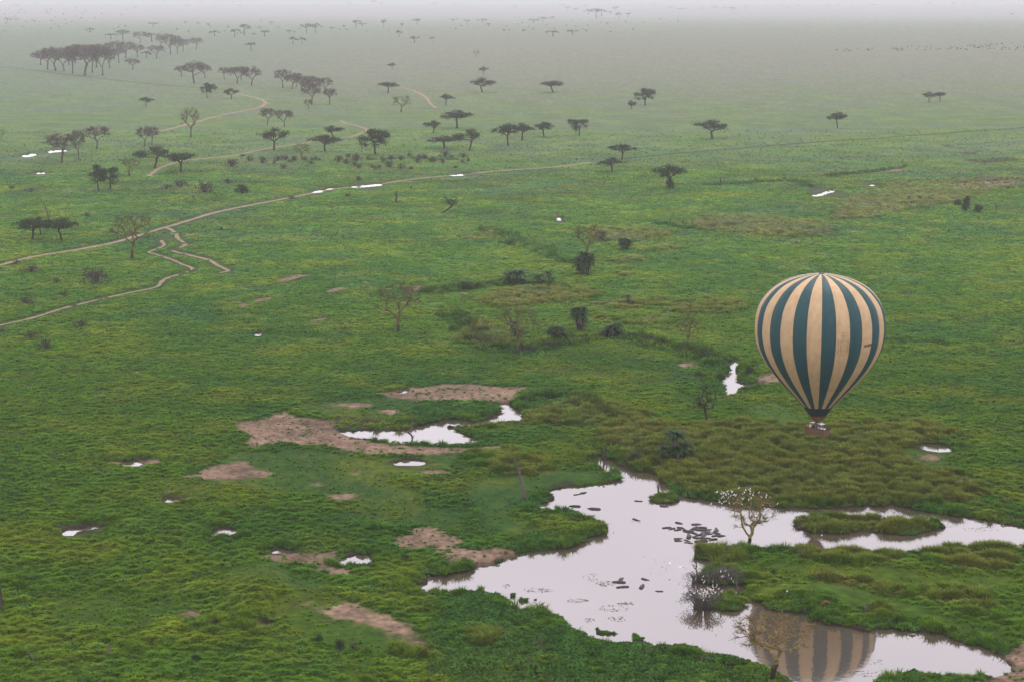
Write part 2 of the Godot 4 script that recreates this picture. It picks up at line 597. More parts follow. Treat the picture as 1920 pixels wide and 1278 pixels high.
func build_grass() -> void:
	var bands := [[266.0, 400.0, 0.5, 0.95], [400.0, 560.0, 0.68, 1.1], [560.0, 800.0, 0.95, 1.35], [800.0, 1150.0, 1.4, 1.45], [1150.0, 1500.0, 2.4, 1.5]]
	var jobs := []
	for b in bands:
		var d: float = b[0]
		while d < b[1]:
			jobs.append([d, b[2], b[3]])
			d += b[2]
	var got := []
	got.resize(jobs.size())
	var job := func(i: int) -> void:
		var d0: float = jobs[i][0]
		var step: float = jobs[i][1]
		var big: float = jobs[i][2]
		var bufs := []
		for k in 9:
			bufs.append(PackedFloat32Array())
		var half := int((d0 * 0.275 + 14.0) / step)
		for j in range(-half, half + 1):
			var x := (j + hash01(i, j, 1) - 0.5) * step
			var d := d0 + (hash01(i, j, 2) - 0.5) * step
			if samp(WATER, x, d) > 0.24 or samp(ROAD, x, d) > 0.3:
				continue
			var q := hash01(i, j, 3)
			var soil := soil_amount(x, d)
			if soil > 0.3 and q > 0.12:
				continue
			var mud := mud_amount(x, d)
			if mud > 0.6 and q > 0.30 and samp(CREEK, x, d) < 0.05:
				continue
			var lawn := samp(LAWN, x, d)
			var reed := samp(REED, x, d)
			var shore := samp(SHORE, x, d)
			var creek := samp(CREEK, x, d)
			var mid_noise := n_mid.get_noise_2d(x, d)
			var bushy := smoothstep(0.3, 0.75, samp(BUSHY, x, d) + 0.45 * mid_noise)
			var mid := n_mid.get_noise_2d(x, d)
			var tall := n_patch.get_noise_2d(x * 2.0 + 400.0, d * 2.0)
			var clump := n_clump.get_noise_2d(x, d)
			var calm := (0.35 + 0.45 * smoothstep(300.0, 620.0, d)) * (1.0 - reed) * (1.0 - 0.5 * smoothstep(0.0, 0.3, shore))
			var keep := (1.0 - 0.96 * lawn) * (1.0 - 0.9 * smoothstep(850.0, 1500.0, d))
			if mid + 0.4 * n_fine.get_noise_2d(x * 0.6, d * 0.6) < -0.22:
				keep *= 0.35
			if q > keep and not (reed > 0.4 and mid > -0.1):
				continue
			var kind := 0
			var s := big * (0.8 + 0.7 * clampf(tall + 0.3 * mid + 0.25, 0.0, 1.2)) * (0.75 + 0.5 * hash01(i, j, 4)) * (1.0 - 0.5 * lawn) * lerpf(lerpf(0.45, 0.65, calm), lerpf(1.35, 1.1, calm), smoothstep(-0.3, 0.42, clump))
			if soil > 0.2: s *= 0.45
			var q2 := hash01(i, j, 5)
			var rc := n_clump.get_noise_2d(x * 0.55, d * 0.5)
			var reedy := smoothstep(0.25, 0.7, reed + 0.5 * mid)
			if q2 < reedy * lerpf(0.04, 0.95, smoothstep(-0.16, 0.14, rc)):
				kind = 1
				s = big * (0.75 + 0.6 * hash01(i, j, 4)) * lerpf(0.5, 1.5, smoothstep(-0.2, 0.4, rc))
			elif creek > 0.1 and lawn < 0.5:
				kind = 2 if q2 < 0.8 else 1
				s = big * (1.0 + 1.1 * hash01(i, j, 4)) * lerpf(0.6, 1.25, smoothstep(-0.3, 0.4, clump))
			elif bushy > 0.3 and q2 < 0.55:
				kind = 2
				s = big * (0.8 + 0.9 * hash01(i, j, 4)) * lerpf(0.5, 1.2, smoothstep(-0.3, 0.3, clump))
			elif shore > 0.06 and q2 > 0.45 and lawn < 0.7:
				kind = 2 if q2 > 0.65 else 1
				s *= 1.15
			elif q2 > 0.93 and tall > 0.1:
				kind = 2
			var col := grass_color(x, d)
			col = col.lerp(Color(col.r * 0.72, col.g * 0.84, col.b * 0.9), bushy * 0.7)
			if reed > 0.1:
				col = col.lerp(Color(0.058, 0.118, 0.014), 0.6 * hash01(i, j, 11) * hash01(i, j, 12))
			col = col.lerp(Color(col.r * 0.6, col.g * 0.62, col.b * 0.75), smoothstep(0.1, 0.6, creek))
			if kind == 2:
				col = col.lerp(Color(0.03, 0.082, 0.022), 0.6)
			var v := 0.82 + 0.45 * hash01(i, j, 6)
			v *= 1.0 + 0.25 * n_fine.get_noise_2d(x * 0.45, d * 0.45 + 33.0)
			var y := height(x, d)
			if y < 0.02:
				continue
			var a := hash01(i, j, 7) * TAU
			if samp(ISLET, x, d) > 0.1: s = minf(s, 0.5)
			s = minf(s, 2.6 if creek > 0.1 else 1.6)
			var sy := s * (0.85 + 0.3 * hash01(i, j, 8)) * (1.0 - 0.45 * calm * (1.0 - minf(1.0, creek * 3.0)))
			var ca := cos(a) * s
			var sa := sin(a) * s
			var bf: PackedFloat32Array = bufs[kind * 3 + int(hash01(i, j, 9) * 2.999)]
			bf.append_array(PackedFloat32Array([ca, 0.0, sa, x, 0.0, sy, 0.0, y, -sa, 0.0, ca, -d, col.r * v * 1.46, col.g * v * 1.39, col.b * v * 1.5, 1.0]))
			bufs[kind * 3 + int(hash01(i, j, 9) * 2.999)] = bf
		got[i] = bufs
	WorkerThreadPool.wait_for_group_task_completion(WorkerThreadPool.add_group_task(job, jobs.size()))
	var names := ["grass", "reeds", "ground_cover"]
	var labels := ["tufted green grass covering the plain and the pond banks", "yellow-brown reeds and sedge standing in the marshy ground", "low leafy ground cover along the water"]
	for k in 9:
		var all := PackedFloat32Array()
		for b in got:
			all.append_array(b[k])
		if all.is_empty():
			continue
		var mm := MultiMesh.new()
		mm.transform_format = MultiMesh.TRANSFORM_3D
		mm.use_colors = true
		mm.mesh = grass_mesh(100 + k, k / 3)
		mm.instance_count = all.size() / 16
		mm.buffer = all
		var o := MultiMeshInstance3D.new()
		o.multimesh = mm
		o.name = numbered(names[k / 3])
		add_child(o, true)
		tag(o, labels[k / 3], "grass" if k < 3 else "reeds" if k < 6 else "herbs", "", "stuff")
		print(o.name, " ", mm.instance_count)

# ------------------------------------------------------------------ trees, bushes, palms

func rv(r: RandomNumberGenerator, s := 1.0) -> Vector3:
	return Vector3(r.randfn(), r.randfn(), r.randfn()) * s

func skeleton(g: Geo, trunk: PackedVector3Array, base_r: float, targets: Array, low: Color, high: Color, r: RandomNumberGenerator, wiggle := 0.12, change := 3.5) -> void:
	var pos := PackedVector3Array(trunk)
	var par := PackedInt32Array()
	var dist := PackedFloat32Array()
	for i in pos.size():
		par.append(i - 1)
		dist.append(0.0 if i < pos.size() - 1 else 0.0)
	var fork := pos.size() - 1
	var top := pos[fork]
	var order := targets.duplicate()
	order.sort_custom(func(a, b): return a.distance_squared_to(top) < b.distance_squared_to(top))
	var tips := []
	for t in order:
		var best := fork
		var cost := 1e9
		for j in range(maxi(0, fork - 1), pos.size()):
			var k: Vector3 = t - pos[j]
			var e := k.length() + 0.35 * dist[j] + (3.0 if k.y < -0.4 else 0.0)
			if pos[j].distance_to(top) > top.distance_to(t): e += 2.0
			if e < cost:
				cost = e
				best = j
		var from := pos[best]
		var to: Vector3 = t
		var dir := (from - pos[par[best]]).normalized() if par[best] >= 0 else Vector3.UP
		var far := from.distance_to(to)
		var mid := from + dir * far * 0.35
		var steps := maxi(2, int(far / 0.8))
		var last := best
		for s in steps:
			var u := float(s + 1) / steps
			var p := from.lerp(mid, u).lerp(mid.lerp(to, u), u)
			if s < steps - 1: p += rv(r, wiggle * minf(1.0, far * 0.3))
			pos.append(p)
			par.append(last)
			dist.append(dist[last] + far / steps)
			last = pos.size() - 1
		tips.append(last)
	var load_ := PackedFloat32Array()
	load_.resize(pos.size())
	for t in tips:
		var j: int = t
		while j >= 0:
			load_[j] += 1.0
			j = par[j]
	var most := maxf(1.0, load_[0])
	for j in range(1, pos.size()):
		var p := par[j]
		var ra := base_r * clampf(pow(load_[p] / most, 0.43), 0.09, 1.0)
		var rb := base_r * clampf(pow(load_[j] / most, 0.43), 0.08, 1.0)
		if p == 0: ra = base_r * 1.35
		if ra > rb * 1.6 and p > fork: ra = rb * 1.5
		elif p >= fork - 1 and load_[j] < load_[p] * 0.8: ra = rb * 1.25
		var k := clampf((pos[j].y - change) / 1.5, 0.0, 1.0)
		var col := low.lerp(high, k)
		var v := r.randf_range(0.85, 1.15)
		g.tint = Color(col.r * v, col.g * v, col.b * v)
		g.tube(PackedVector3Array([pos[p], pos[j]]), PackedFloat32Array([ra, rb]), 7 if rb > 0.14 else 4 if rb > 0.05 else 3, 1.0, load_[j] <= 1.0)

func stand(called: String, wood: Geo, green: Geo, wood_part := "trunk", green_part := "crown") -> Node3D:
	var o := Node3D.new()
	o.name = called
	if wood.v.size(): part(wood_part, wood.mesh(skin("bark", 0.9)), o)
	if green.v.size(): part(green_part, green.mesh(skin("foliage", 0.8, 0.35)), o)
	return o

func foliage(g: Geo, at: Vector3, spread: Vector3, count: int, size: float, col: Color, r: RandomNumberGenerator, up := 0.6) -> void:
	for i in count:
		var p := at + Vector3(r.randfn() * spread.x, r.randfn() * spread.y, r.randfn() * spread.z) * 0.6
		var v := r.randf_range(0.65, 1.35)
		g.tint = Color(col.r * v * r.randf_range(0.9, 1.15), col.g * v, col.b * v)
		g.leaf(p, (Vector3.UP * up + rv(r, 0.6)).normalized(), size * r.randf_range(0.6, 1.3), r.randf() * TAU)

func make_umbrella(seed_: int, dense: bool) -> Node3D:
	var r := RandomNumberGenerator.new()
	r.seed = seed_
	var wood := Geo.new()
	var green := Geo.new()
	var lean := Vector3(r.randf_range(-0.9, 0.9), 0, r.randf_range(-0.6, 0.6))
	var trunk := PackedVector3Array([Vector3.ZERO, Vector3(0, 1.4, 0) + lean * 0.3, Vector3(0, 2.9, 0) + lean * 0.75, Vector3(0, 4.2, 0) + lean])
	var targets := []
	var lobes := r.randi_range(5, 7)
	for k in lobes:
		var a := TAU * (k + r.randf_range(-0.3, 0.3)) / lobes
		var far := r.randf_range(3.2, 6.2) if k > 0 else 0.6
		var y := 10.9 - far * far * r.randf_range(0.05, 0.10) - r.randf_range(0.0, 0.9) - (r.randf_range(0, 1.8) if dense else 0.0)
		var c := Vector3(cos(a) * far, y, sin(a) * far)
		for i in 9:
			var b := r.randf() * TAU
			var q := sqrt(r.randf()) * (2.7 if not dense else 2.4)
			targets.append(c + Vector3(cos(b) * q, 0.35 - q * q * 0.10 + r.randf_range(-0.25, 0.25), sin(b) * q))
		if not dense and k % 2 == 0:
			for i in 5:
				targets.append(c * Vector3(0.8, 1, 0.8) + Vector3(r.randf_range(-1.5, 1.5), r.randf_range(-2.4, -1.1), r.randf_range(-1.5, 1.5)))
		if dense and k > 0:
			for i in 4:
				targets.append(c * Vector3(0.9, 1, 0.9) + Vector3(r.randf_range(-1.6, 1.6), r.randf_range(-3.4, -1.4), r.randf_range(-1.6, 1.6)))
	skeleton(wood, trunk, 0.42, targets, Color(0.05, 0.04, 0.034), Color(0.055, 0.043, 0.034), r, 0.16)
	for t in targets:
		var p: Vector3 = t
		foliage(green, p + Vector3(0, 0.15, 0), Vector3(1.25, 0.95, 1.25), 44 if dense else 37, 0.29, Color(0.032, 0.049, 0.019), r)
	return stand("umbrella", wood, green)

func make_fever(seed_: int, kind: String) -> Node3D:
	var r := RandomNumberGenerator.new()
	r.seed = seed_
	var wood := Geo.new()
	var green := Geo.new()
	var bare := kind == "bare"
	var fork := r.randf_range(3.0, 4.4) if kind != "bare" and kind != "front" else 2.2 if kind == "bare" else 3.2
	var lean := Vector3(r.randf_range(-0.6, 0.6), 0, r.randf_range(-0.5, 0.5))
	if kind == "dark": lean = Vector3(-1.2, 0, 0); fork = 6.0
	var trunk := PackedVector3Array([Vector3.ZERO, Vector3(0, fork * 0.35, 0) + lean * 0.1, Vector3(0, fork * 0.7, 0) + lean * 0.6, Vector3(0, fork, 0) + lean])
	var targets := []
	var count := {"open": 64, "grove": 60, "bare": 110, "front": 130, "pale": 26, "dark": 60}[kind] as int
	for i in count:
		var a := r.randf() * TAU
		var u := r.randf()
		var y := lerpf(7.2, 14.0, sqrt(u)) if kind != "grove" else lerpf(8.0, 14.0, sqrt(u))
		var reach := 6.6 * sqrt(r.randf_range(0.12, 1.0)) * (0.55 + 0.45 * sin(clampf((y - 5.0) / 9.0, 0, 1) * PI * 0.72))
		if kind == "bare": y = lerpf(5.0, 13.8, sqrt(u)); reach = 6.4 * sqrt(r.randf_range(0.1, 1.0)) * clampf((y - 2.0) / 8.0, 0.5, 1.0)
		if kind == "front": y = lerpf(6.5, 14.0, pow(u, 0.4)); reach = 6.6 * sqrt(r.randf_range(0.05, 1.0)) * clampf((y - 1.0) / 10.0, 0.55, 1.0)
		if kind == "dark": y = lerpf(5.0, 14.0, u); reach = 5.0 * sqrt(r.randf_range(0.1, 1.0))
		y -= reach * reach * 0.045
		targets.append(Vector3(cos(a) * reach, y, sin(a) * reach) + lean * 0.6)
	var low := Color(0.055, 0.040, 0.032)
	var high := Color(0.13, 0.112, 0.045)
	var change := fork * 0.6
	if kind == "grove": high = Color(0.115, 0.095, 0.075); low = Color(0.075, 0.06, 0.05)
	if kind == "pale": low = Color(0.2, 0.17, 0.14); high = Color(0.26, 0.22, 0.18)
	if kind == "dark": low = Color(0.06, 0.028, 0.02); high = Color(0.03, 0.02, 0.018)
	if kind == "bare": high = Color(0.23, 0.185, 0.06); change = 2.2
	if kind == "front": high = Color(0.25, 0.19, 0.08); low = Color(0.032, 0.023, 0.019); change = 3.8; fork = 3.2
	skeleton(wood, trunk, 0.46 if not bare else 0.48, targets, low, high, r, 0.2, change)
	for t in targets:
		var p: Vector3 = t
		wood.tint = Color(0.075, 0.055, 0.035) if kind != "dark" else Color(0.03, 0.02, 0.018)
		if kind in ["bare", "front"]: wood.tint = Color(0.15, 0.118, 0.05)
		var out := (p - Vector3(lean.x, 4.5, lean.z)).normalized()
		for i in (5 if kind == "front" else 6 if kind == "bare" else 4):
			var k := (out * Vector3(1, 0.35, 1) + rv(r, 0.5)).normalized()
			if kind == "dark": k = (k + Vector3(0, -0.9, 0)).normalized()
			var e := p + k * r.randf_range(0.7, 1.5)
			wood.tube(PackedVector3Array([p, p.lerp(e, 0.5) + Vector3(0, 0.1, 0), e]), PackedFloat32Array([0.05, 0.04, 0.02]), 3, 1.0, false)
			if kind == "open":
				foliage(green, e, Vector3(0.8, 0.35, 0.8), 6, 0.15, Color(0.072, 0.070, 0.024), r)
			elif kind == "front":
				foliage(green, e, Vector3(0.55, 0.2, 0.55), 9 if p.y > 10.3 else 1, 0.11, Color(0.135, 0.098, 0.036), r)
			elif kind == "grove":
				foliage(green, e, Vector3(1.15, 0.4, 1.15), 14, 0.23, Color(0.092, 0.080, 0.056), r)  # grey-brown foliage, lightened so part of the haze sits in its colour
			elif kind == "bare" and r.randf() < 0.8:
				foliage(green, e, Vector3(0.5, 0.22, 0.5), 9, 0.11, Color(0.080, 0.068, 0.022), r)
	return stand("fever", wood, green)

func make_far(seed_: int, dot: bool) -> Node3D:
	var r := RandomNumberGenerator.new()
	r.seed = seed_
	var wood := Geo.new()
	var green := Geo.new()
	wood.tint = Color(0.05, 0.04, 0.035)
	var high := 5.0 if dot else 9.0
	wood.tube(PackedVector3Array([Vector3.ZERO, Vector3(0.2, high * 0.5, 0), Vector3(0, high * 0.9, 0.2)]), PackedFloat32Array([0.5, 0.35, 0.2]), 5)
	for k in (5 if dot else 9):
		var a := r.randf() * TAU
		var q := sqrt(r.randf()) * (2.2 if dot else 4.6)
		foliage(green, Vector3(cos(a) * q, high * r.randf_range(0.7, 0.95) - q * q * 0.06, sin(a) * q), Vector3(1.7, 0.9 if dot else 0.8, 1.7), 26, 0.55, Color(0.024, 0.036, 0.018), r)
	return stand("far", wood, green)

func make_bush(seed_: int, leafy: bool) -> Node3D:
	var r := RandomNumberGenerator.new()
	r.seed = seed_
	var wood := Geo.new()
	var green := Geo.new()
	for i in 16:
		var a := r.randf() * TAU
		var k := Vector3(cos(a) * r.randf_range(0.2, 1.7), r.randf_range(1.3, 2.1), sin(a) * r.randf_range(0.2, 1.7))
		wood.tint = Color(0.075, 0.06, 0.052) if not leafy else Color(0.05, 0.04, 0.03)
		var m := k * 0.5 + Vector3(0, 0.35, 0) + rv(r, 0.12)
		wood.tube(PackedVector3Array([Vector3(k.x * 0.15, -0.1, k.z * 0.15), m, k]), PackedFloat32Array([0.07, 0.045, 0.02]), 4)
		for j in 3:
			wood.tube(PackedVector3Array([m.lerp(k, 0.3 * j), m.lerp(k, 0.3 * j) + rv(r, 0.45) + Vector3(0, 0.25, 0)]), PackedFloat32Array([0.03, 0.012]), 3)
	var clumps := 34 if leafy else 22
	for i in clumps:
		var k := Vector3(r.randfn(), absf(r.randfn()), r.randfn()).normalized() * r.randf_range(0.55, 1.0)
		var col := Color(0.026, 0.052, 0.018) if leafy else Color(0.070, 0.058, 0.052).lerp(Color(0.055, 0.058, 0.032), r.randf() * 0.5)
		foliage(green, Vector3(k.x * 1.75, 0.25 + k.y * 1.7, k.z * 1.75), Vector3(0.5, 0.42, 0.5), 26 if leafy else 13, 0.13, col, r, 0.3)
	return stand("bush", wood, green, "stems", "foliage")

func frond(g: Geo, from: Vector3, dir: Vector3, long: float, droop: float, col: Color, r: RandomNumberGenerator) -> void:
	var pts := PackedVector3Array()
	for i in 7:
		var u := i / 6.0
		pts.append(from + dir * long * u + Vector3(0, -droop * long * u * u, 0))
	var v := r.randf_range(0.8, 1.2)
	g.tint = Color(col.r * v, col.g * v, col.b * v)
	for i in 6:
		var t := (pts[i + 1] - pts[i]).normalized()
		var side := t.cross(Vector3.UP).normalized()
		for h in 2:
			var p := pts[i].lerp(pts[i + 1], h * 0.5)
			for s in [-1.0, 1.0]:
				var tip: Vector3 = p + (side * s * 0.62 + t * 0.42 + Vector3(0, 0.1 - r.randf() * 0.3, 0)) * long * 0.27 * (1.1 - 0.6 * i / 6.0)
				g.face(p, p + t * long * 0.17, tip)

func one_palm(wood: Geo, green: Geo, dead: Geo, foot: Vector3, head: Vector3, size: float, r: RandomNumberGenerator) -> void:
	wood.tint = Color(0.06, 0.048, 0.04)
	var m := foot.lerp(head, 0.55) + Vector3(r.randf_range(-0.2, 0.2), 0, r.randf_range(-0.2, 0.2))
	wood.tube(PackedVector3Array([foot - Vector3(0, 0.2, 0), m, head]), PackedFloat32Array([0.24, 0.19, 0.2]), 6)
	for i in 36:
		var a := TAU * i * 0.382 + r.randf_range(-0.2, 0.2)
		var up := lerpf(1.3, -0.3, i / 36.0)
		frond(green, head, Vector3(cos(a) * 1.25, up * 0.9, sin(a) * 1.25).normalized(), size * r.randf_range(1.0, 1.3), r.randf_range(0.3, 0.55), Color(0.036, 0.070, 0.022), r)
	for i in 13:
		var a := r.randf() * TAU
		frond(dead, head - Vector3(0, 0.15, 0), Vector3(cos(a) * 0.55, -0.75, sin(a) * 0.55).normalized(), size * r.randf_range(0.6, 1.0), 0.2, Color(0.115, 0.092, 0.074), r)

func make_palm(seed_: int, clump: bool) -> Node3D:
	var r := RandomNumberGenerator.new()
	r.seed = seed_
	var wood := Geo.new()
	var green := Geo.new()
	var dead := Geo.new()
	if clump:
		for k in 9:
			var a := TAU * k / 9.0 + r.randf()
			var q := r.randf_range(0.4, 2.0)
			var h := r.randf_range(2.2, 4.6)
			one_palm(wood, green, dead, Vector3(cos(a) * q * 0.6, 0, sin(a) * q * 0.6), Vector3(cos(a) * q, h, sin(a) * q), 1.9, r)
	else:
		one_palm(wood, green, dead, Vector3.ZERO, Vector3(r.randf_range(-0.5, 0.5), 4.6, r.randf_range(-0.5, 0.5)), 2.3, r)
		one_palm(wood, green, dead, Vector3(0.2, 0, 0.2), Vector3(0.9, 2.2, 0.5), 1.8, r)
	var o := stand("palm", wood, green)
	part("dead_fronds", dead.mesh(skin("foliage")), o)
	return o

func make_leaning(seed_: int) -> Node3D:
	var r := RandomNumberGenerator.new()
	r.seed = seed_
	var wood := Geo.new()
	var green := Geo.new()
	var targets := []
	for i in 26:
		targets.append(Vector3(4.2, 6.6, 0) + Vector3(r.randfn() * 1.5, r.randfn() * 1.5, r.randfn() * 1.5))
	skeleton(wood, PackedVector3Array([Vector3(-0.3, 0, 0), Vector3(1.2, 1.0, 0), Vector3(2.8, 2.5, 0), Vector3(4.1, 3.9, 0)]), 0.35, targets, Color(0.05, 0.04, 0.034), Color(0.05, 0.042, 0.03), r)
	for t in targets:
		foliage(green, t, Vector3(0.9, 0.8, 0.9), 30, 0.22, Color(0.03, 0.052, 0.022), r, 0.3)
	return stand("leaning", wood, green)

# nominal (height, width) of each kind, its name and category, and how many forms it has
const KINDS := {
	"umbrella": [12.0, 17.0, "umbrella_acacia", "tree", 6], "round": [12.0, 15.0, "dense_acacia", "tree", 3], "fever": [14.4, 13.5, "fever_tree", "tree", 5], "grove": [14.6, 14.5, "fever_tree", "tree", 5],
	"bare": [14.2, 14.5, "fever_tree", "tree", 1], "front": [14.4, 15.5, "fever_tree", "tree", 1], "pale": [14.2, 13.0, "pale_tree", "tree", 1], "dark": [14.2, 12.0, "dead_tree", "tree", 1], "leaning": [9.6, 9.0, "leaning_tree", "tree", 1],
	"far": [9.6, 12.5, "far_tree", "tree", 4], "dot": [5.6, 7.5, "far_tree", "tree", 3], "twigbush": [2.3, 4.2, "thorn_bush", "bush", 5], "leafbush": [2.3, 4.4, "leafy_bush", "bush", 4],
	"palm": [6.2, 4.6, "date_palm", "palm", 4], "palmclump": [5.8, 6.6, "palm_thicket", "palm", 3],
}

func make(kind: String, k: int) -> Node3D:
	match kind:
		"umbrella": return make_umbrella(11 + k, false)
		"round": return make_umbrella(51 + k, true)
		"fever": return make_fever(71 + k, "open")
		"far", "dot": return make_far(91 + k, kind == "dot")
		"twigbush", "leafbush": return make_bush(111 + k, kind == "leafbush")
		"palm", "palmclump": return make_palm(131 + k, kind == "palmclump")
		"leaning": return make_leaning(5)
	return make_fever(151 + k, kind)

func plant(kind: String, x: float, d: float, high: float, wide: float, label: String, group := "") -> void:
	var k: Array = KINDS[kind]
	var i: int = turn.get(kind, 0)
	turn[kind] = i + 1
	var key := "%s%d" % [kind, i % k[4]]
	if not protos.has(key):
		protos[key] = make(kind, i % k[4])
		var box := AABB()
		for c in protos[key].get_children():
			box = box.merge(c.mesh.get_aabb())
		reach[key] = Vector2((box.size.x + box.size.z) * 0.5 * (0.66 if kind == "palm" else 0.82 if kind == "palmclump" else 0.94), box.end.y)
	var spin := 0.0 if kind in ["dark", "leaning"] else rng.randf() * TAU
	var sx: float = wide / reach[key].x
	var sy: float = high / reach[key].y
	var b := Basis.from_scale(Vector3(sx, sy, sx)) * Basis(Vector3.UP, spin)
	put(protos[key], k[2], label, k[3], Transform3D(b, Vector3(x, maxf(0.0, height(x, d)) - 0.08, -d)), group)

const WOODS := {"grey": Color(0.115, 0.095, 0.085), "brown": Color(0.065, 0.047, 0.04), "black": Color(0.03, 0.024, 0.022), "red": Color(0.16, 0.075, 0.045)}

func snag(called: String, label: String, category: String, x: float, d: float, thick: float, wood: String, branches: Array, group := "") -> void:
	var o := thing(called, label, category, Vector3(x, maxf(-0.1, height(x, d)) - 0.05, -d), group)
	var r := RandomNumberGenerator.new()
	r.seed = int(x * 31.0 + d * 7.0)
	for k in branches.size():
		var b: Array = branches[k]
		var g := Geo.new()
		var pts := PackedVector3Array()
		var rad := PackedFloat32Array()
		var n := b.size() / 2
		for i in n:
			for s in (3 if i < n - 1 else 1):
				var u := s / 3.0
				var p := Vector3(b[i * 2], b[i * 2 + 1], 0)
				if s > 0: p = p.lerp(Vector3(b[i * 2 + 2], b[i * 2 + 3], 0), u)
				var f := (i + u) / (n - 1)
				var q := Vector3(p.x, p.y, 0.25 * sin(f * 4.0 + x) * p.length() * 0.4)
				if s > 0: q += rv(r, thick * 0.22)
				pts.append(q)
				rad.append(thick * (1.25 if i == 0 and s == 0 and k == 0 else 1.0) * (1.0 if k == 0 else 0.62) * (1.0 - 0.55 * f) * r.randf_range(0.88, 1.1))
		var c: Color = WOODS[wood]
		var v := r.randf_range(0.85, 1.15)
		g.tint = Color(c.r * v, c.g * v, c.b * v)
		g.tube(pts, rad, 7)
		part("trunk" if k == 0 else "branch", g.mesh(skin("bark", 0.9)), o)

# ------------------------------------------------------------------ bodies: capsules joined smoothly, meshed as surface nets

func blob(caps: Array, cell: float, k: float) -> Geo:
	var lo := Vector3.INF
	var hi := -Vector3.INF
	for c in caps:
		var q := Vector3.ONE * (maxf(c[2], c[3]) + cell * 2.0)
		lo = lo.min(c[0] - q).min(c[1] - q)
		hi = hi.max(c[0] + q).max(c[1] + q)
	var nx := int((hi.x - lo.x) / cell) + 2
	var ny := int((hi.y - lo.y) / cell) + 2
	var nz := int((hi.z - lo.z) / cell) + 2
	var f := PackedFloat32Array()
	f.resize(nx * ny * nz)
	for z in nz:
		for y in ny:
			for x in nx:
				var p := lo + Vector3(x, y, z) * cell
				var e := 0.0
				for c in caps:
					e += exp(-cap_dist(p, c) / k)
				f[x + nx * (y + ny * z)] = -k * log(maxf(e, 1e-30))
	var spot_ := {}
	var g := Geo.new()
	for z in nz - 1:
		for y in ny - 1:
			for x in nx - 1:
				var sum := Vector3.ZERO
				var cnt := 0
				for e in 12:
					var ax := e / 4
					var a := Vector3i(x, y, z)
					a[(ax + 1) % 3] += e & 1
					a[(ax + 2) % 3] += (e >> 1) & 1
					var b := a
					b[ax] += 1
					var fa := f[a.x + nx * (a.y + ny * a.z)]
					var fb_ := f[b.x + nx * (b.y + ny * b.z)]
					if (fa < 0.0) != (fb_ < 0.0):
						sum += Vector3(a).lerp(Vector3(b), fa / (fa - fb_))
						cnt += 1
				if cnt:
					spot_[Vector3i(x, y, z)] = lo + sum / cnt * cell
	for key in spot_:
		for ax in 3:
			var b: Vector3i = key
			b[ax] += 1
			var fa := f[key.x + nx * (key.y + ny * key.z)]
			var fb_ := f[b.x + nx * (b.y + ny * b.z)]
			if (fa < 0.0) == (fb_ < 0.0):
				continue
			var u := Vector3i.ZERO; u[(ax + 1) % 3] = -1
			var w := Vector3i.ZERO; w[(ax + 2) % 3] = -1
			if not (spot_.has(key + u) and spot_.has(key + w) and spot_.has(key + u + w)):
				continue
			var q := [spot_[key], spot_[key + u], spot_[key + u + w], spot_[key + w]]
			if fa >= 0.0: q.reverse()
			var nn := []
			for p in q:
				nn.append(slope(p, caps, k, cell * 0.5))
			var best := 1e9
			for c in caps:
				var e := cap_dist(q[0], c)
				if e < best:
					best = e
					g.tint = c[4]
			g.smooth(q[0], q[1], q[2], nn[0], nn[1], nn[2])
			g.smooth(q[0], q[2], q[3], nn[0], nn[2], nn[3])
	return g

func cap_dist(p: Vector3, c: Array) -> float:
	var a: Vector3 = c[0]
	var ab: Vector3 = c[1] - a
	var t := clampf((p - a).dot(ab) / maxf(ab.length_squared(), 1e-9), 0.0, 1.0)
	return p.distance_to(a + ab * t) - lerpf(c[2], c[3], t)

func slope(p: Vector3, caps: Array, k: float, h: float) -> Vector3:
	var o := Vector3.ZERO
	for ax in 3:
		var e := Vector3.ZERO
		e[ax] = h
		var a := 0.0
		var b := 0.0
		for c in caps:
			a += exp(-cap_dist(p + e, c) / k)
			b += exp(-cap_dist(p - e, c) / k)
		o[ax] = log(maxf(b, 1e-30)) - log(maxf(a, 1e-30))
	return o.normalized()

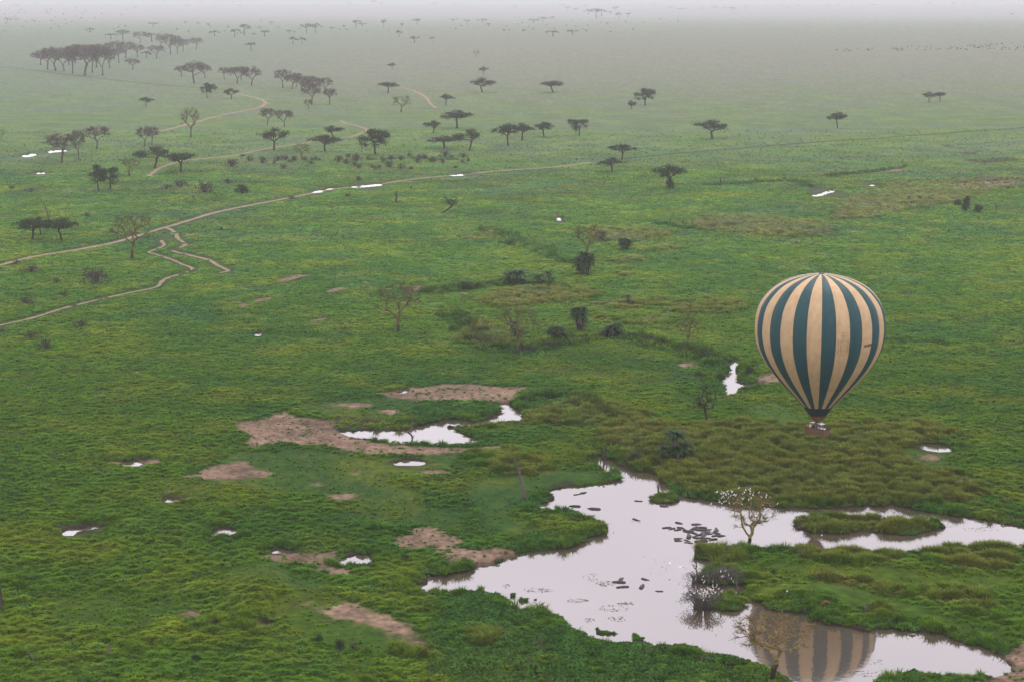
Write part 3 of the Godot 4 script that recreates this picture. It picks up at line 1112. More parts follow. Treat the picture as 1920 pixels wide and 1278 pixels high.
func make_hippo(form: int) -> Node3D:
	var hide := Color(0.040, 0.033, 0.036)
	var pale := Color(0.062, 0.046, 0.044)
	var head_y: float = [-0.06, -0.2, 0.06, -0.12][form]
	var bend: float = [0.0, 0.35, -0.25, -0.4][form]
	var hx := Vector3(1.45, head_y, bend)
	var caps := [
		[Vector3(-0.95, -0.22, 0), Vector3(0.45, -0.2, 0), 0.62, 0.60, hide],
		[Vector3(0.45, -0.2, 0), Vector3(1.0, -0.1, bend * 0.4), 0.55, 0.40, hide],
		[Vector3(1.0, -0.1, bend * 0.4), hx, 0.36, 0.27, hide],
		[hx, hx + Vector3(0.5, -0.08, bend * 0.4), 0.26, 0.28, pale],
		[hx + Vector3(0.05, 0.24, 0.16), hx + Vector3(0.02, 0.32, 0.19), 0.06, 0.05, pale],
		[hx + Vector3(0.05, 0.24, -0.16), hx + Vector3(0.02, 0.32, -0.19), 0.06, 0.05, pale],
		[hx + Vector3(0.52, 0.14, 0.12), hx + Vector3(0.56, 0.18, 0.12), 0.07, 0.06, pale],
		[hx + Vector3(0.52, 0.14, -0.12), hx + Vector3(0.56, 0.18, -0.12), 0.07, 0.06, pale],
		[Vector3(-0.7, -0.5, 0.3), Vector3(-0.7, -1.0, 0.34), 0.24, 0.2, hide], [Vector3(-0.7, -0.5, -0.3), Vector3(-0.7, -1.0, -0.34), 0.24, 0.2, hide],
		[Vector3(0.6, -0.5, 0.3), Vector3(0.6, -1.0, 0.32), 0.22, 0.18, hide], [Vector3(0.6, -0.5, -0.3), Vector3(0.6, -1.0, -0.32), 0.22, 0.18, hide],
	]
	var o := Node3D.new()
	part("body", blob(caps, 0.11, 0.07).mesh(skin("hide", 0.5, 0.0, 0.3)), o)
	return o

func hippo(x: float, d: float, long: float, deg: float, label: String, group := "") -> void:
	var i: int = turn.get("hippo", 0)
	turn["hippo"] = i + 1
	if not protos.has("hippo%d" % (i % 4)):
		protos["hippo%d" % (i % 4)] = make_hippo(i % 4)
	# seen lengths shrink with the turn; a hippo is about 3.4 m long
	var s := clampf(long / 3.1 / maxf(0.55, cos(deg_to_rad(deg))), 0.48, 0.95)
	var yaw := deg_to_rad(deg * 2.0) if absf(deg) < 45.0 else deg_to_rad(deg)
	if hash01(i, 3, 9) > 0.55: yaw += PI
	put(protos["hippo%d" % (i % 4)], "hippo", label, "hippo", Transform3D(Basis(Vector3.UP, yaw).scaled(Vector3.ONE * s), Vector3(x, 0.06 - 0.10 * hash01(i, 7, 2), -d)), group)

func make_egret(fly: bool) -> Node3D:
	var o := Node3D.new()
	var g := Geo.new()
	g.tint = Color(0.78, 0.77, 0.74)
	g.tube(PackedVector3Array([Vector3(-0.34, 0.16, 0), Vector3(-0.2, 0.24, 0), Vector3(-0.02, 0.33, 0), Vector3(0.12, 0.42, 0), Vector3(0.17, 0.52, 0), Vector3(0.13, 0.62, 0), Vector3(0.17, 0.70, 0), Vector3(0.25, 0.71, 0)]), PackedFloat32Array([0.03, 0.1, 0.14, 0.10, 0.05, 0.04, 0.055, 0.02]), 7)
	if fly:
		for s in [-1.0, 1.0]:
			g.quad(Vector3(-0.12, 0.36, s * 0.08), Vector3(0.1, 0.38, s * 0.08), Vector3(0.02, 0.55, s * 0.5), Vector3(-0.2, 0.52, s * 0.45))
			g.face(Vector3(0.02, 0.55, s * 0.5), Vector3(-0.2, 0.52, s * 0.45), Vector3(-0.16, 0.42, s * 0.85))
	part("body", g.mesh(skin("feather", 0.8)), o)
	var b := Geo.new()
	b.tint = Color(0.55, 0.36, 0.06)
	b.tube(PackedVector3Array([Vector3(0.24, 0.71, 0), Vector3(0.38, 0.68, 0)]), PackedFloat32Array([0.02, 0.006]), 4)
	part("bill", b.mesh(skin("horn", 0.5)), o)
	for s in [-1.0, 1.0]:
		var l := Geo.new()
		l.tint = Color(0.05, 0.05, 0.04)
		l.tube(PackedVector3Array([Vector3(-0.02, 0.24, s * 0.05), Vector3(-0.02, 0.0, s * 0.05)]), PackedFloat32Array([0.014, 0.012]), 3)
		part("leg", l.mesh(skin("horn", 0.5)), o)
	return o

func egret(x: float, y: float, d: float, label: String, group: String, fly := false) -> void:
	var key := "egret_fly" if fly else "egret"
	if not protos.has(key): protos[key] = make_egret(fly)
	put(protos[key], "egret", label, "bird", Transform3D(Basis(Vector3.UP, rng.randf() * TAU).scaled(Vector3.ONE * 0.6), Vector3(x, y - 0.22, -d)), group)

func make_grazer() -> Node3D:
	var o := Node3D.new()
	var c := Color(0.035, 0.032, 0.032)
	var caps := [
		[Vector3(-0.6, 1.0, 0), Vector3(0.5, 1.12, 0), 0.32, 0.38, c], [Vector3(0.5, 1.15, 0), Vector3(0.95, 1.05, 0), 0.25, 0.18, c], [Vector3(0.95, 1.05, 0), Vector3(1.2, 0.7, 0), 0.15, 0.1, c],
		[Vector3(-0.6, 0.9, 0.18), Vector3(-0.72, 0.45, 0.18), 0.16, 0.08, c], [Vector3(-0.72, 0.45, 0.18), Vector3(-0.62, 0.0, 0.18), 0.08, 0.07, c],
		[Vector3(-0.6, 0.9, -0.18), Vector3(-0.72, 0.45, -0.18), 0.16, 0.08, c], [Vector3(-0.72, 0.45, -0.18), Vector3(-0.62, 0.0, -0.18), 0.08, 0.07, c],
		[Vector3(0.5, 0.9, 0.18), Vector3(0.52, 0.0, 0.18), 0.13, 0.07, c], [Vector3(0.5, 0.9, -0.18), Vector3(0.52, 0.0, -0.18), 0.13, 0.07, c],
		[Vector3(1.0, 1.2, 0.05), Vector3(1.0, 1.3, 0.3), 0.06, 0.05, c], [Vector3(1.0, 1.2, -0.05), Vector3(1.0, 1.3, -0.3), 0.06, 0.05, c],
	]
	part("body", blob(caps, 0.14, 0.07).mesh(skin("hide_dark", 0.8)), o)
	return o

# ------------------------------------------------------------------ the balloon

const PROFILE := [[1035, 117], [945, 202], [852, 290], [765, 362], [692, 412], [605, 455], [520, 477], [435, 483], [345, 473], [262, 445], [178, 380], [122, 307], [82, 215], [60, 130], [50, 70], [46, 26]]
const LOWER := [[1035, 117], [1078, 86], [1100, 71], [1124, 55], [1142, 40], [1152, 26], [1157, 17]]

func ring_at(table: Array, u: float) -> Vector2:   # radius, height in metres
	var f := u * (table.size() - 1)
	var i := mini(int(f), table.size() - 2)
	var t := f - i
	var p := []
	for k in range(-1, 3):
		p.append(table[clampi(i + k, 0, table.size() - 1)])
	var y := cubic_interpolate(p[1][0], p[2][0], p[0][0], p[3][0], t)
	var r := cubic_interpolate(p[1][1], p[2][1], p[0][1], p[3][1], t)
	return Vector2(r * 0.02712, (1245.0 - y) * 0.02795)

func fabric(key: String, col: Color) -> StandardMaterial3D:
	if not mats.has(key):
		var m := StandardMaterial3D.new()
		m.resource_name = key
		m.albedo_color = col.linear_to_srgb()
		m.albedo_texture = noise_tex(512, 0.012, Color(0.86, 0.855, 0.85), Color(1, 1, 1), 31, 5)
		m.uv1_triplanar = true
		m.uv1_scale = Vector3(0.11, 0.06, 0.11)
		m.roughness = 0.62
		m.metallic_specular = 0.4
		m.vertex_color_use_as_albedo = true
		m.cull_mode = BaseMaterial3D.CULL_DISABLED
		m.backlight_enabled = true
		m.backlight = Color(0.12, 0.1, 0.08)
		mats[key] = m
	return mats[key]

func shell(table: Array, a0: float, a1: float, u0: float, u1: float, rows: int, cols: int, bulge: float, lift: float, m: Material, tone: Color = Color.WHITE) -> ArrayMesh:
	var g := Geo.new()
	g.tint = tone
	var grid := []
	for i in rows + 1:
		var q := ring_at(table, lerpf(u0, u1, float(i) / rows))
		var row := PackedVector3Array()
		for j in cols + 1:
			var a := lerpf(a0, a1, float(j) / cols)
			var r := q.x * (1.0 + bulge * sin(PI * j / cols)) + lift
			row.append(Vector3(sin(a) * r, q.y, cos(a) * r))
		grid.append(row)
	var nor := []
	for i in rows + 1:
		var row := PackedVector3Array()
		for j in cols + 1:
			var a: Vector3 = grid[i][mini(j + 1, cols)] - grid[i][maxi(j - 1, 0)]
			var b: Vector3 = grid[mini(i + 1, rows)][j] - grid[maxi(i - 1, 0)][j]
			row.append(a.cross(b).normalized())
		nor.append(row)
	var flip: bool = grid[rows][0].y < grid[0][0].y
	for i in rows:
		for j in cols:
			var p: PackedVector3Array = grid[i]
			var q: PackedVector3Array = grid[i + 1]
			var np: PackedVector3Array = nor[i]
			var nq: PackedVector3Array = nor[i + 1]
			if flip:
				g.smooth(p[j], q[j + 1], p[j + 1], -np[j], -nq[j + 1], -np[j + 1])
				g.smooth(p[j], q[j], q[j + 1], -np[j], -nq[j], -nq[j + 1])
			else:
				g.smooth(p[j], p[j + 1], q[j + 1], np[j], np[j + 1], nq[j + 1])
				g.smooth(p[j], q[j + 1], q[j], np[j], nq[j + 1], nq[j])
	return g.mesh(m)

func build_balloon(at: Vector3) -> void:
	var o := thing("hot_air_balloon", "green and tan striped hot air balloon floating above the marsh with a full basket", "balloon", at)
	o.rotation.y = atan2(-at.x, -at.z)
	var tan_m := fabric("tan_fabric", Color(0.60, 0.42, 0.225))
	var green_m := fabric("green_fabric", Color(0.017, 0.074, 0.080))
	var step := TAU / 28.0
	var first := deg_to_rad(1.5)
	for k in 28:
		part("gore", shell(PROFILE, first + k * step, first + (k + 1) * step, 0.0, 1.0, 54, 8, 0.026, 0.0, green_m if k % 2 == 0 else tan_m), o)
	part("crown_cap", shell(PROFILE, 0.0, TAU, 0.985, 1.0, 1, 24, 0.0, 0.12, fabric("cap_fabric", Color(0.7, 0.66, 0.62))), o)
	part("hem_band", shell(LOWER, 0.0, TAU, 0.0, 0.40, 8, 56, 0.0, 0.02, fabric("band_fabric", Color(0.010, 0.030, 0.045))), o)
	var skirt := Geo.new()
	var nomex := fabric("scorched_fabric", Color(0.23, 0.105, 0.035))
	part("skirt", shell(LOWER, 0.0, TAU, 0.385, 1.0, 12, 56, 0.0, 0.0, nomex), o)
	# scorched fringe where brown shows through the band
	for k in 9:
		var a := -1.25 + k * 0.3
		part("scorch_mark", shell(LOWER, a, a + 0.11 + 0.05 * sin(k * 2.0), 0.40 - 0.05 - 0.05 * absf(sin(k * 1.7)), 0.40, 2, 3, 0.0, 0.035, nomex), o)
	# a patched panel low on one tan gore, and its dark stitched seams
	var p0 := first + step
	part("repair_patch", shell(PROFILE, p0 + step * 0.12, p0 + step * 0.92, 0.355, 0.49, 10, 7, 0.020, 0.10, tan_m, Color(0.9, 0.88, 0.86)), o)
	for s in [[0.14, 0.37, 0.455], [0.30, 0.385, 0.45], [0.80, 0.375, 0.45], [0.90, 0.38, 0.44]]:
		part("patch_seam", shell(PROFILE, p0 + step * s[0], p0 + step * (s[0] + 0.022), s[1], s[2], 8, 1, 0.0, 0.36, tan_m, Color(0.42, 0.36, 0.33)), o)
	for s in [0.385, 0.415, 0.44, 0.468]:
		part("patch_seam", shell(PROFILE, p0 + step * 0.14, p0 + step * 0.88, s, s + 0.0022, 1, 5, 0.020, 0.13, tan_m, Color(0.62, 0.56, 0.53)), o)
	# registration letters
	var text := TextMesh.new()
	text.text = "5H-BNP"
	var f := SystemFont.new()
	f.font_names = PackedStringArray(["Droid Sans"])
	f.font_weight = 700
	text.font = f
	text.font_size = 64
	text.pixel_size = 0.0105
	text.depth = 0.03
	var ink := StandardMaterial3D.new()
	ink.albedo_color = Color(0.07, 0.07, 0.09)
	ink.roughness = 0.8
	text.material = ink
	var letters := part("registration_letters", text, o)
	var az := first + step * 3.5
	var rr := ring_at(PROFILE, 0.405)
	letters.position = Vector3(sin(az) * (rr.x + 0.42), rr.y, cos(az) * (rr.x + 0.42))
	letters.rotation = Vector3(0.0, az, 0.06)
	# burner frame, heat shields, cables
	var yaw := Basis(Vector3.UP, deg_to_rad(-38.0))
	var steel := skin("steel", 0.4, 0.0, 0.6)
	var long := 5.0
	var deep := 1.8
	for sx in [-1.0, 1.0]:
		for sz in [-1.0, 1.0]:
			var g := Geo.new()
			g.tint = Color(0.12, 0.12, 0.12)
			g.tube(PackedVector3Array([yaw * Vector3(sx * 0.95, 1.15, sz * 0.75), yaw * Vector3(sx * 0.6, 2.35, sz * 0.45)]), PackedFloat32Array([0.045, 0.04]), 6)
			part("frame_post", g.mesh(steel), o)
			for e in 2:
				var c := Geo.new()
				c.tint = Color(0.05, 0.05, 0.05)
				var a := atan2(sx, sz) + (e - 0.5) * 0.7
				var q := ring_at(LOWER, 0.62)
				c.tube(PackedVector3Array([yaw * Vector3(sx * 0.6, 2.35, sz * 0.45), Vector3(sin(a) * q.x, q.y, cos(a) * q.x)]), PackedFloat32Array([0.012, 0.012]), 4)
				part("cable", c.mesh(steel), o)
	var b := Geo.new()
	b.tint = Color(0.1, 0.1, 0.11)
	for s in [-0.28, 0.28]:
		b.tube(PackedVector3Array([yaw * Vector3(s, 2.05, 0), yaw * Vector3(s, 2.3, 0), yaw * Vector3(s, 2.72, 0)]), PackedFloat32Array([0.12, 0.2, 0.22]), 10)
	b.box(Vector3(0, 2.33, 0), Vector3(1.3, 0.06, 0.95), yaw)
	part("burner", b.mesh(steel), o)
	for s in [-1.0, 1.0]:
		var g := Geo.new()
		g.tint = Color(0.82, 0.82, 0.84)
		g.box(yaw * Vector3(s * 0.95, 2.22, 0), Vector3(1.15, 0.05, 1.2), yaw * Basis(Vector3(0, 0, 1), -s * 0.14))
		part("heat_shield", g.mesh(skin("shield", 0.5)), o)
	# wicker basket
	var wicker := StandardMaterial3D.new()
	wicker.resource_name = "wicker"
	wicker.albedo_color = Color(0.25, 0.135, 0.075).linear_to_srgb()
	wicker.albedo_texture = noise_tex(256, 0.06, Color(0.45, 0.42, 0.4), Color(1, 1, 1), 41, 3)
	wicker.uv1_triplanar = true
	wicker.uv1_scale = Vector3(0.9, 2.4, 0.9)
	wicker.roughness = 0.85
	for s in [-1.0, 1.0]:
		var g := Geo.new()
		g.box(yaw * Vector3(0, 0.6, s * deep / 2.0), Vector3(long, 1.1, 0.09), yaw)
		part("basket_side", g.mesh(wicker), o)
		var e := Geo.new()
		e.box(yaw * Vector3(s * (long / 2.0 - 0.05), 0.6, 0), Vector3(0.09, 1.1, deep - 0.1), yaw)
		part("basket_end", e.mesh(wicker), o)
	for s in [-0.3, 0.0, 0.3]:
		var w := Geo.new()
		w.box(yaw * Vector3(s * long, 0.58, 0), Vector3(0.06, 1.0, deep - 0.1), yaw)
		part("partition", w.mesh(wicker), o)
	var fl := Geo.new()
	fl.tint = Color(0.12, 0.08, 0.05)
	fl.box(Vector3(0, 0.04, 0), Vector3(long + 0.04, 0.1, deep + 0.04), yaw)
	part("basket_floor", fl.mesh(skin("plank", 0.8)), o)
	var rim := Geo.new()
	rim.tint = Color(0.05, 0.03, 0.028)
	var loop := PackedVector3Array()
	var lr := PackedFloat32Array()
	for c in [[-1, -1], [0, -1], [1, -1], [1, 0], [1, 1], [0, 1], [-1, 1], [-1, 0], [-1, -1]]:
		loop.append(yaw * Vector3(c[0] * long / 2.0, 1.18, c[1] * deep / 2.0))
		lr.append(0.085)
	rim.tube(loop, lr, 8)
	part("basket_rim", rim.mesh(skin("leather", 0.6)), o)
	for k in 7:
		for s in [-1.0, 1.0]:
			var g := Geo.new()
			g.tint = Color(0.17, 0.06, 0.035)
			g.box(yaw * Vector3((k - 3.0) / 3.0 * (long / 2.0 - 0.12), 0.58, s * (deep / 2.0 + 0.055)), Vector3(0.1, 1.12, 0.04), yaw)
			part("leather_strap", g.mesh(skin("leather", 0.6)), o)
	# the people standing in it
	var base := o.transform * Transform3D(yaw, Vector3.ZERO)
	var shirts := [Color(0.75, 0.74, 0.72), Color(0.03, 0.03, 0.05), Color(0.04, 0.07, 0.2), Color(0.05, 0.1, 0.28), Color(0.25, 0.22, 0.12), Color(0.02, 0.02, 0.025), Color(0.7, 0.7, 0.72), Color(0.45, 0.12, 0.14), Color(0.78, 0.76, 0.76), Color(0.03, 0.03, 0.04), Color(0.10, 0.04, 0.10), Color(0.35, 0.33, 0.3), Color(0.72, 0.7, 0.68), Color(0.06, 0.08, 0.06)]
	var words := ["person in white top leaning at the left end of the basket", "person in black jacket second from the basket's left end", "person in navy top on the basket's left half", "person in blue jacket on the basket's left half", "person in khaki shirt near the burner", "person in black top under the heat shield", "person in white shirt right of the burner, near side", "person in red top on the basket's right half", "person in white jacket and pale hat at the right half", "person in dark coat at the right near corner",
		"person in purple top at the far right end", "person in grey shirt on the far side of the basket", "person in white shirt at the right near end", "pilot in dark green below the burner"]
	for k in 14:
		var col := -2.25 + (k % 7) * 0.75
		var row := 0.5 if k >= 6 and k != 13 else -0.5
		if k == 13: col = 0.0; row = 0.0
		var c: Color = shirts[k]
		var flesh := Color(0.42, 0.25, 0.18) if k % 3 else Color(0.12, 0.065, 0.045)
		var hair := Color(0.6, 0.58, 0.52) if k in [4, 8] else Color(0.03, 0.022, 0.018)
		var lift := 0.25 if k % 4 == 0 else 0.0
		var caps := [
			[Vector3(0.1, 0.95, 0), Vector3(0.1, 0.5, 0.02), 0.1, 0.075, Color(0.06, 0.06, 0.08)], [Vector3(0.1, 0.5, 0.02), Vector3(0.1, 0.08, 0), 0.075, 0.055, Color(0.06, 0.06, 0.08)],
			[Vector3(-0.1, 0.95, 0), Vector3(-0.1, 0.5, 0.02), 0.1, 0.075, Color(0.06, 0.06, 0.08)], [Vector3(-0.1, 0.5, 0.02), Vector3(-0.1, 0.08, 0), 0.075, 0.055, Color(0.06, 0.06, 0.08)],
			[Vector3(0, 0.98, 0), Vector3(0, 1.32, 0), 0.15, 0.16, c], [Vector3(-0.14, 1.38, 0), Vector3(0.14, 1.38, 0), 0.09, 0.09, c],
			[Vector3(0.2, 1.38, 0), Vector3(0.27, 1.12, 0.06), 0.065, 0.055, c], [Vector3(0.27, 1.12, 0.06), Vector3(0.2, 1.16 + lift, 0.28), 0.05, 0.042, flesh],
			[Vector3(-0.2, 1.38, 0), Vector3(-0.27, 1.12, 0.06), 0.065, 0.055, c], [Vector3(-0.27, 1.12, 0.06), Vector3(-0.2, 1.16, 0.28), 0.05, 0.042, flesh],
			[Vector3(0, 1.42, 0), Vector3(0, 1.52, 0.01), 0.06, 0.055, flesh], [Vector3(0, 1.6, 0.02), Vector3(0, 1.66, 0.01), 0.095, 0.1, flesh],
			[Vector3(0, 1.69, -0.02), Vector3(0, 1.68, -0.05), 0.1, 0.1, hair], [Vector3(0, 1.6, 0.11), Vector3(0, 1.58, 0.125), 0.018, 0.02, flesh],
		]
		var m := MeshInstance3D.new()
		m.name = numbered("person")
		m.mesh = blob(caps, 0.045, 0.022).mesh(skin("person", 0.8))
		add_child(m, true)
		m.transform = base * Transform3D(Basis(Vector3.UP, (0.0 if row > 0.0 else PI) + 0.5 * sin(k * 2.3)), Vector3(col, 0.1, row))
		tag(m, words[k], "person", "people in the balloon basket")

# ------------------------------------------------------------------ everything

func _ready() -> void:
	rng.seed = 20240
	var cam := Camera3D.new()
	cam.name = "camera"
	add_child(cam)
	cam.position = Vector3(0, 100, 0)
	cam.rotation_degrees = Vector3(-9.86, 0, 0)
	cam.fov = 19.434
	cam.near = 1.0
	cam.far = 200000.0
	cam.current = true

	# an even overcast sky after sunrise, pale lavender, a little brighter low down
	var sky := Image.create(512, 256, false, Image.FORMAT_RGBF)
	var to_sun := Basis.from_euler(Vector3(deg_to_rad(-52.0), deg_to_rad(160.0), 0.0)).z
	var cl := FastNoiseLite.new()
	cl.seed = 3
	cl.frequency = 1.0
	cl.fractal_octaves = 5
	for j in 256:
		var e := (0.5 - (j + 0.5) / 256.0) * PI
		for i in 512:
			var a := (i + 0.5) / 512.0 * TAU
			var p := Vector3(cos(e) * sin(a), sin(e), cos(e) * cos(a))
			var c: Color
			if e >= 0.0:
				var low := pow(1.0 - p.y, 3.5)
				var k := p / (p.y + 0.16)
				var cloud := cl.get_noise_3d(k.x * 0.40, 2.0, k.z * 0.7)
				var v := lerpf(1.3, 2.85, low) * (1.0 + 0.45 * cloud) * lerpf(0.48, 1.0, smoothstep(0.0, 0.28, p.y))
				v *= 1.0 + 0.45 * exp(-pow(acos(clampf(p.dot(to_sun), -1.0, 1.0)) / 0.62, 2.0))   # the veiled sun
				c = Color(1.0, 0.938, lerpf(1.05, 0.995, low)) * v
			else:
				c = Color(0.09, 0.12, 0.06)
			sky.set_pixel(i, j, c)
	var pano := PanoramaSkyMaterial.new()
	pano.panorama = ImageTexture.create_from_image(sky)
	var s := Sky.new()
	s.sky_material = pano
	var env := Environment.new()
	env.background_mode = Environment.BG_SKY
	env.sky = s
	env.tonemap_mode = Environment.TONE_MAPPER_LINEAR
	env.tonemap_exposure = 1.0
	env.sdfgi_enabled = true
	env.ssao_enabled = true
	env.ssil_enabled = true
	env.fog_enabled = true
	env.fog_density = 0.00008
	env.fog_light_color = Color(0.950, 0.975, 0.972)
	var we := WorldEnvironment.new()
	we.name = "environment"
	we.environment = env
	add_child(we)
	var sun := DirectionalLight3D.new()
	sun.name = "sun"
	add_child(sun)
	sun.rotation_degrees = Vector3(-52, 160, 0)
	sun.light_energy = 0.42
	sun.light_color = Color(1.0, 0.95, 0.88)
	sun.light_angular_distance = 10.0
	sun.shadow_enabled = true

	for nz in [[n_low, 1, 0.011, 3], [n_mid, 2, 0.085, 3], [n_fine, 3, 0.30, 2], [n_patch, 4, 0.030, 3], [n_clump, 6, 0.36, 2]]:
		nz[0].noise_type = FastNoiseLite.TYPE_SIMPLEX_SMOOTH
		nz[0].seed = nz[1]
		nz[0].frequency = nz[2]
		nz[0].fractal_octaves = nz[3]
	for k in LAYERS.size():
		near_img.append(Image.create(NW, NH, false, Image.FORMAT_L8))
		far_img.append(Image.create(FW, FH, false, Image.FORMAT_L8))
	lay_out_land()
	for k in LAYERS.size():
		var halves: int = [1, 3, 2, 3, 3, 1, 4, 1, 2, 5][k]
		nb.append(softened(near_img[k if k != SHORE else WATER], halves))
		fb.append(softened(far_img[k if k != SHORE else WATER], maxi(0, halves - 2)))
	var t0 := Time.get_ticks_msec()
	build_ground()
	print("ground ", Time.get_ticks_msec() - t0)
	build_water()
	lay_tracks()
	weed(14.1, 334.9, 1.9, 2.3, 26, false)
	weed(16.1, 331, 1.7, 1.6, 60, false)
	weed(4.5, 327.3, 2.6, 1.4, 60, false)
	weed(11, 321.2, 1.8, 1.2, 50, false)
	weed(19.1, 319.7, 1.5, 1, 50, false)
	weed(16.8, 316.8, 2.6, 2, 50, false)
	weed(12.5, 310.5, 1.1, 1.4, 26, false)
	weed(17.1, 311.4, 1.5, 1.4, 40, false)
	weed(4, 319.7, 1.3, 1, 26, false)
	weed(-1.1, 329.8, 0.6, 1.6, 16, false)
	weed(23.6, 371.9, 1.5, 1.6, 10, false)
	weed(52.7, 285, 2, 2.1, 24, false)
	weed(55.2, 290.3, 1.6, 1.7, 18, false)
	weed(76.4, 379.2, 4.7, 2, 120, false)
	weed(83.7, 369.2, 3.1, 1.6, 30, false)
	weed(89.2, 366.5, 3.5, 1.5, 40, false)
	weed(36.4, 311.4, 2.6, 2.8, 18, false)
	weed(-20.5, 439.5, 4.8, 2.2, 60, false)
	weed(-34.2, 444.9, 3.7, 1.7, 50, false)
	weed(55.2, 356.1, 2.5, 1.5, 14, false)
	weed(26.6, 342.1, 5.7, 6.7, 24, false)
	weed(58.4, 302.6, 0.8, 0.8, 20, false)
	build_balloon(Vector3(63.6, 10.1, -405.0))
	print("balloon ", Time.get_ticks_msec() - t0)
	plant_trees()
	print("trees ", Time.get_ticks_msec() - t0)
	place_snags()
	place_animals()
	print("animals ", Time.get_ticks_msec() - t0)
	build_bird_bush()
	build_grass()
	print("grass ", Time.get_ticks_msec() - t0)
	for p in protos.values():
		p.free()

func build_bird_bush() -> void:
	for b in [[31.6, 316.8, 6.9, 3.5, "drooping willow bush crowded with white birds, at the islet's left end", 90], [36, 331, 8.5, 3.3, "thin drooping bush full of white birds behind the islet", 80], [31.7, 332.3, 3.1, 2, "small green drooping bush around the dead pole", 34]]:
		var r := RandomNumberGenerator.new()
		r.seed = int(b[0] * 10.0)
		var o := thing("willow_bush", b[4], "bush", Vector3(b[0], 0.0, -b[1]))
		var wood := Geo.new()
		var green := Geo.new()
		for i in int(b[5]):
			var a := r.randf() * TAU
			var far: float = b[2] * 0.5 * sqrt(r.randf_range(0.1, 1.0))
			var k := Vector3(cos(a) * far, b[3] * r.randf_range(0.75, 1.0) * (1.0 - 0.35 * pow(far / (b[2] * 0.5), 2.0)), sin(a) * far)
			wood.tint = Color(0.10, 0.085, 0.075)
			var tip := k + Vector3(cos(a) * 0.5, -0.6, sin(a) * 0.5)
			wood.tube(PackedVector3Array([Vector3(k.x * 0.25, -0.3, k.z * 0.25), k * Vector3(0.55, 0.7, 0.55) + rv(r, 0.15), k, tip]), PackedFloat32Array([0.08, 0.05, 0.03, 0.012]), 4)
			foliage(green, tip, Vector3(0.6, 0.5, 0.6), 16, 0.10, Color(0.050, 0.062, 0.042), r, 0.2)
		part("stems", wood.mesh(skin("bark", 0.9)), o)
		part("foliage", green.mesh(skin("foliage")), o)

